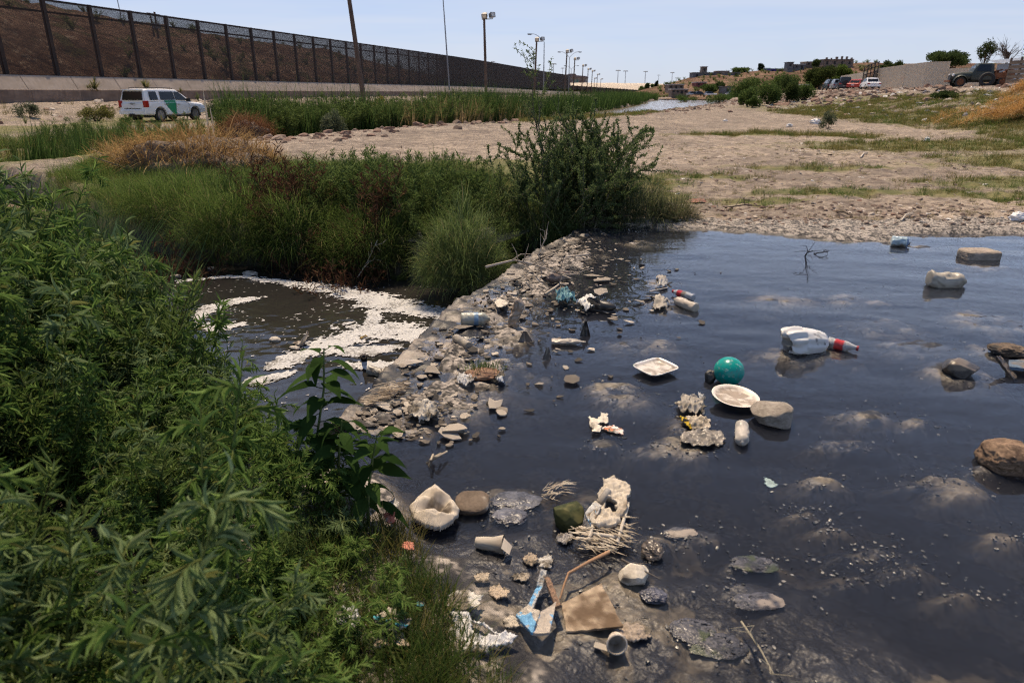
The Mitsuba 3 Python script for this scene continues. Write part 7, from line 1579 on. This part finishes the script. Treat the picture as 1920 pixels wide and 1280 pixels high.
q = np.vstack([np.array([((1 - t) * np.interp(y, [p[1] for p in TOE], [p[0] for p in TOE]) + t * np.interp(y, [p[1] for p in KERB], [p[0] for p in KERB]), y) for y, t in zip(g.uniform(30, 75, 230), .1 + .8 * g.random(230))])])
flakes('slope_litter', 'white and grey rubbish dumped on the embankment slope', 'litter', np.column_stack([q, ground_z(q[:, 0], q[:, 1]) + .06]), .17, 6, [(.12, .10, .085), (.42, .38, .33), (.72, .71, .68)], tilt=.5, th=.03)
for i, (u, v_, z, w, l) in enumerate([(1738, 263, .35, .16, 'white plastic jug lying alone in the dry grass of the slope'), (1908, 408, .08, .2, 'white crumpled bag on the sand at the right edge'), (1360, 227, .3, .22, 'small white bag far out on the sandy ground'), (1480, 236, .32, .26, 'white scrap at the left rim of the grassy slope'), (1530, 230, .33, .5, 'whitish litter patch before the lone grey green bush')]):
    c0 = spot(u, v_, z); c0[2] = float(ground_z(c0[0], c0[1])); s = trimesh.creation.icosphere(3, 1.0); q = np.asarray(s.vertices); vv = q * [w * .5, w * .4, w * .35 if i else w * .6] * (.6 + .8 * meshkit.fbm(q * 2.2 + i, 3, i)[:, None])
    tag(put('white_litter', mesh_of(vv + c0 + [0, 0, w * .12], s.faces), 'satin', smooth=True, color=grime(vv, (.68, .67, .65), (.4, .36, .3), .3, 8, i, .1)), l, 'litter')
for i, (ua, va, ub, vb, r_, l) in enumerate([(1690, 410, 1712, 398, .012, 'pale stick on the sand behind the pale blue bottle'), (1612, 303, 1625, 297, .02, 'short whitish stick far out on the sand'), (1360, 385, 1440, 384, .012, 'long dark stick lying flat on the sand near the shore'), (1570, 395, 1600, 400, .014, 'dark branch piece on the clods of dried mud')]):
    a, b = spot(ua, va, .1), spot(ub, vb, .1); a[2] = float(ground_z(*a[:2])) + r_; b[2] = float(ground_z(*b[:2])) + r_
    twig('stick', l, [a, (a + b) / 2 + [0, .03, .03], b], r_, (.5, .44, .35) if i < 2 else (.10, .075, .055), 'bark', 'stick', 2, 20 + i)

# foam on the pool below the weir
scene['foam_white'] = {'type': 'twosided', 'bsdf': {'type': 'bumpmap', 'scale': 1.0, 'nested_texture': mikit.proc(lambda p, n, uv: 0.012 * fbm(p.x * 40, p.y * 40, 1.0, 3), 0.004), 'bsdf': {'type': 'diffuse', 'reflectance': mikit.proc(lambda p, n, uv: mix((0.20, 0.195, 0.18), (0.54, 0.535, 0.52), smo(0.2, 0.55, 0.55 * fbm(p.x * 7, p.y * 7, 3.0, 4) + 0.45 * noise(p.x * 75, p.y * 75, 2.0))))}}}
def strand(pts): return [(spot(u, v, LOW)[:2], w) for u, v, w in pts]
STR = [strand(s) for s in ([(862, 596, .10), (800, 584, .16), (740, 572, .17), (690, 560, .16), (630, 544, .14), (560, 533, .10), (500, 524, .08), (430, 519, .05), (340, 528, .05)], [(838, 628, .10), (780, 626, .17), (720, 618, .2), (670, 628, .2), (620, 645, .17), (570, 662, .13), (520, 686, .08)],
       [(700, 585, .05), (700, 606, .08), (690, 622, .12)], [(770, 680, .05), (720, 686, .07), (650, 684, .05)], [(740, 652, .05), (680, 658, .10), (630, 660, .07)], [(372, 598, .05), (390, 578, .10), (430, 566, .10), (480, 560, .06)], [(380, 610, .05), (410, 618, .07), (450, 608, .04)], [(540, 700, .05), (480, 716, .06)])]
fx_, fy_ = np.arange(-5.0, -.2, .0125), np.arange(4.3, 8.6, .0125); FX_, FY_ = np.meshgrid(fx_, fy_)
den = np.zeros(FX_.shape)
for st in STR:
    for (a, wa), (b, wb) in zip(st, st[1:]):
        e = b - a; t = np.clip(((FX_ - a[0]) * e[0] + (FY_ - a[1]) * e[1]) / (e @ e), 0, 1); d = np.hypot(FX_ - a[0] - t * e[0], (FY_ - a[1] - t * e[1]))
        den = np.maximum(den, 1 - .5 * d / (1.4 * (wa + (wb - wa) * t)))
wob = fb(FX_, FY_, 1.4, 3, 76); n1, n2 = fb(FX_ * .7 + .8 * wob, FY_ * 2.2 + 1.2 * wob, 3.0, 5, 71), fb(FX_, FY_, 30, 3, 72)
mask = den + (n1 - .5) * 1.1 + (n2 - .5) * 1.25
sp = (fb(FX_, FY_, 38, 2, 73) > .68 - .10 * np.exp(-((FX_ + 2.7) / 1.1) ** 2 - ((FY_ - 6.6) / .8) ** 2)) & (fb(FX_, FY_, 1.3, 3, 74) > .40)
on = (mask > .52) | sp
H_ = LOW + .004 + .007 * sst(.5, .75, np.where(sp, .56, mask)) * (.5 + n2)
fm = up_faces(grid_mesh(FX_, FY_, H_)); keep = on.ravel()[fm.faces].all(1); fm = trimesh.Trimesh(fm.vertices, np.asarray(fm.faces)[keep], process=False); fm.remove_unreferenced_vertices()
tag(put('foam', fm, 'foam_white', smooth=True), 'white dirty foam drifting in curved bands on the dark pool below the weir', 'foam', kind='stuff')
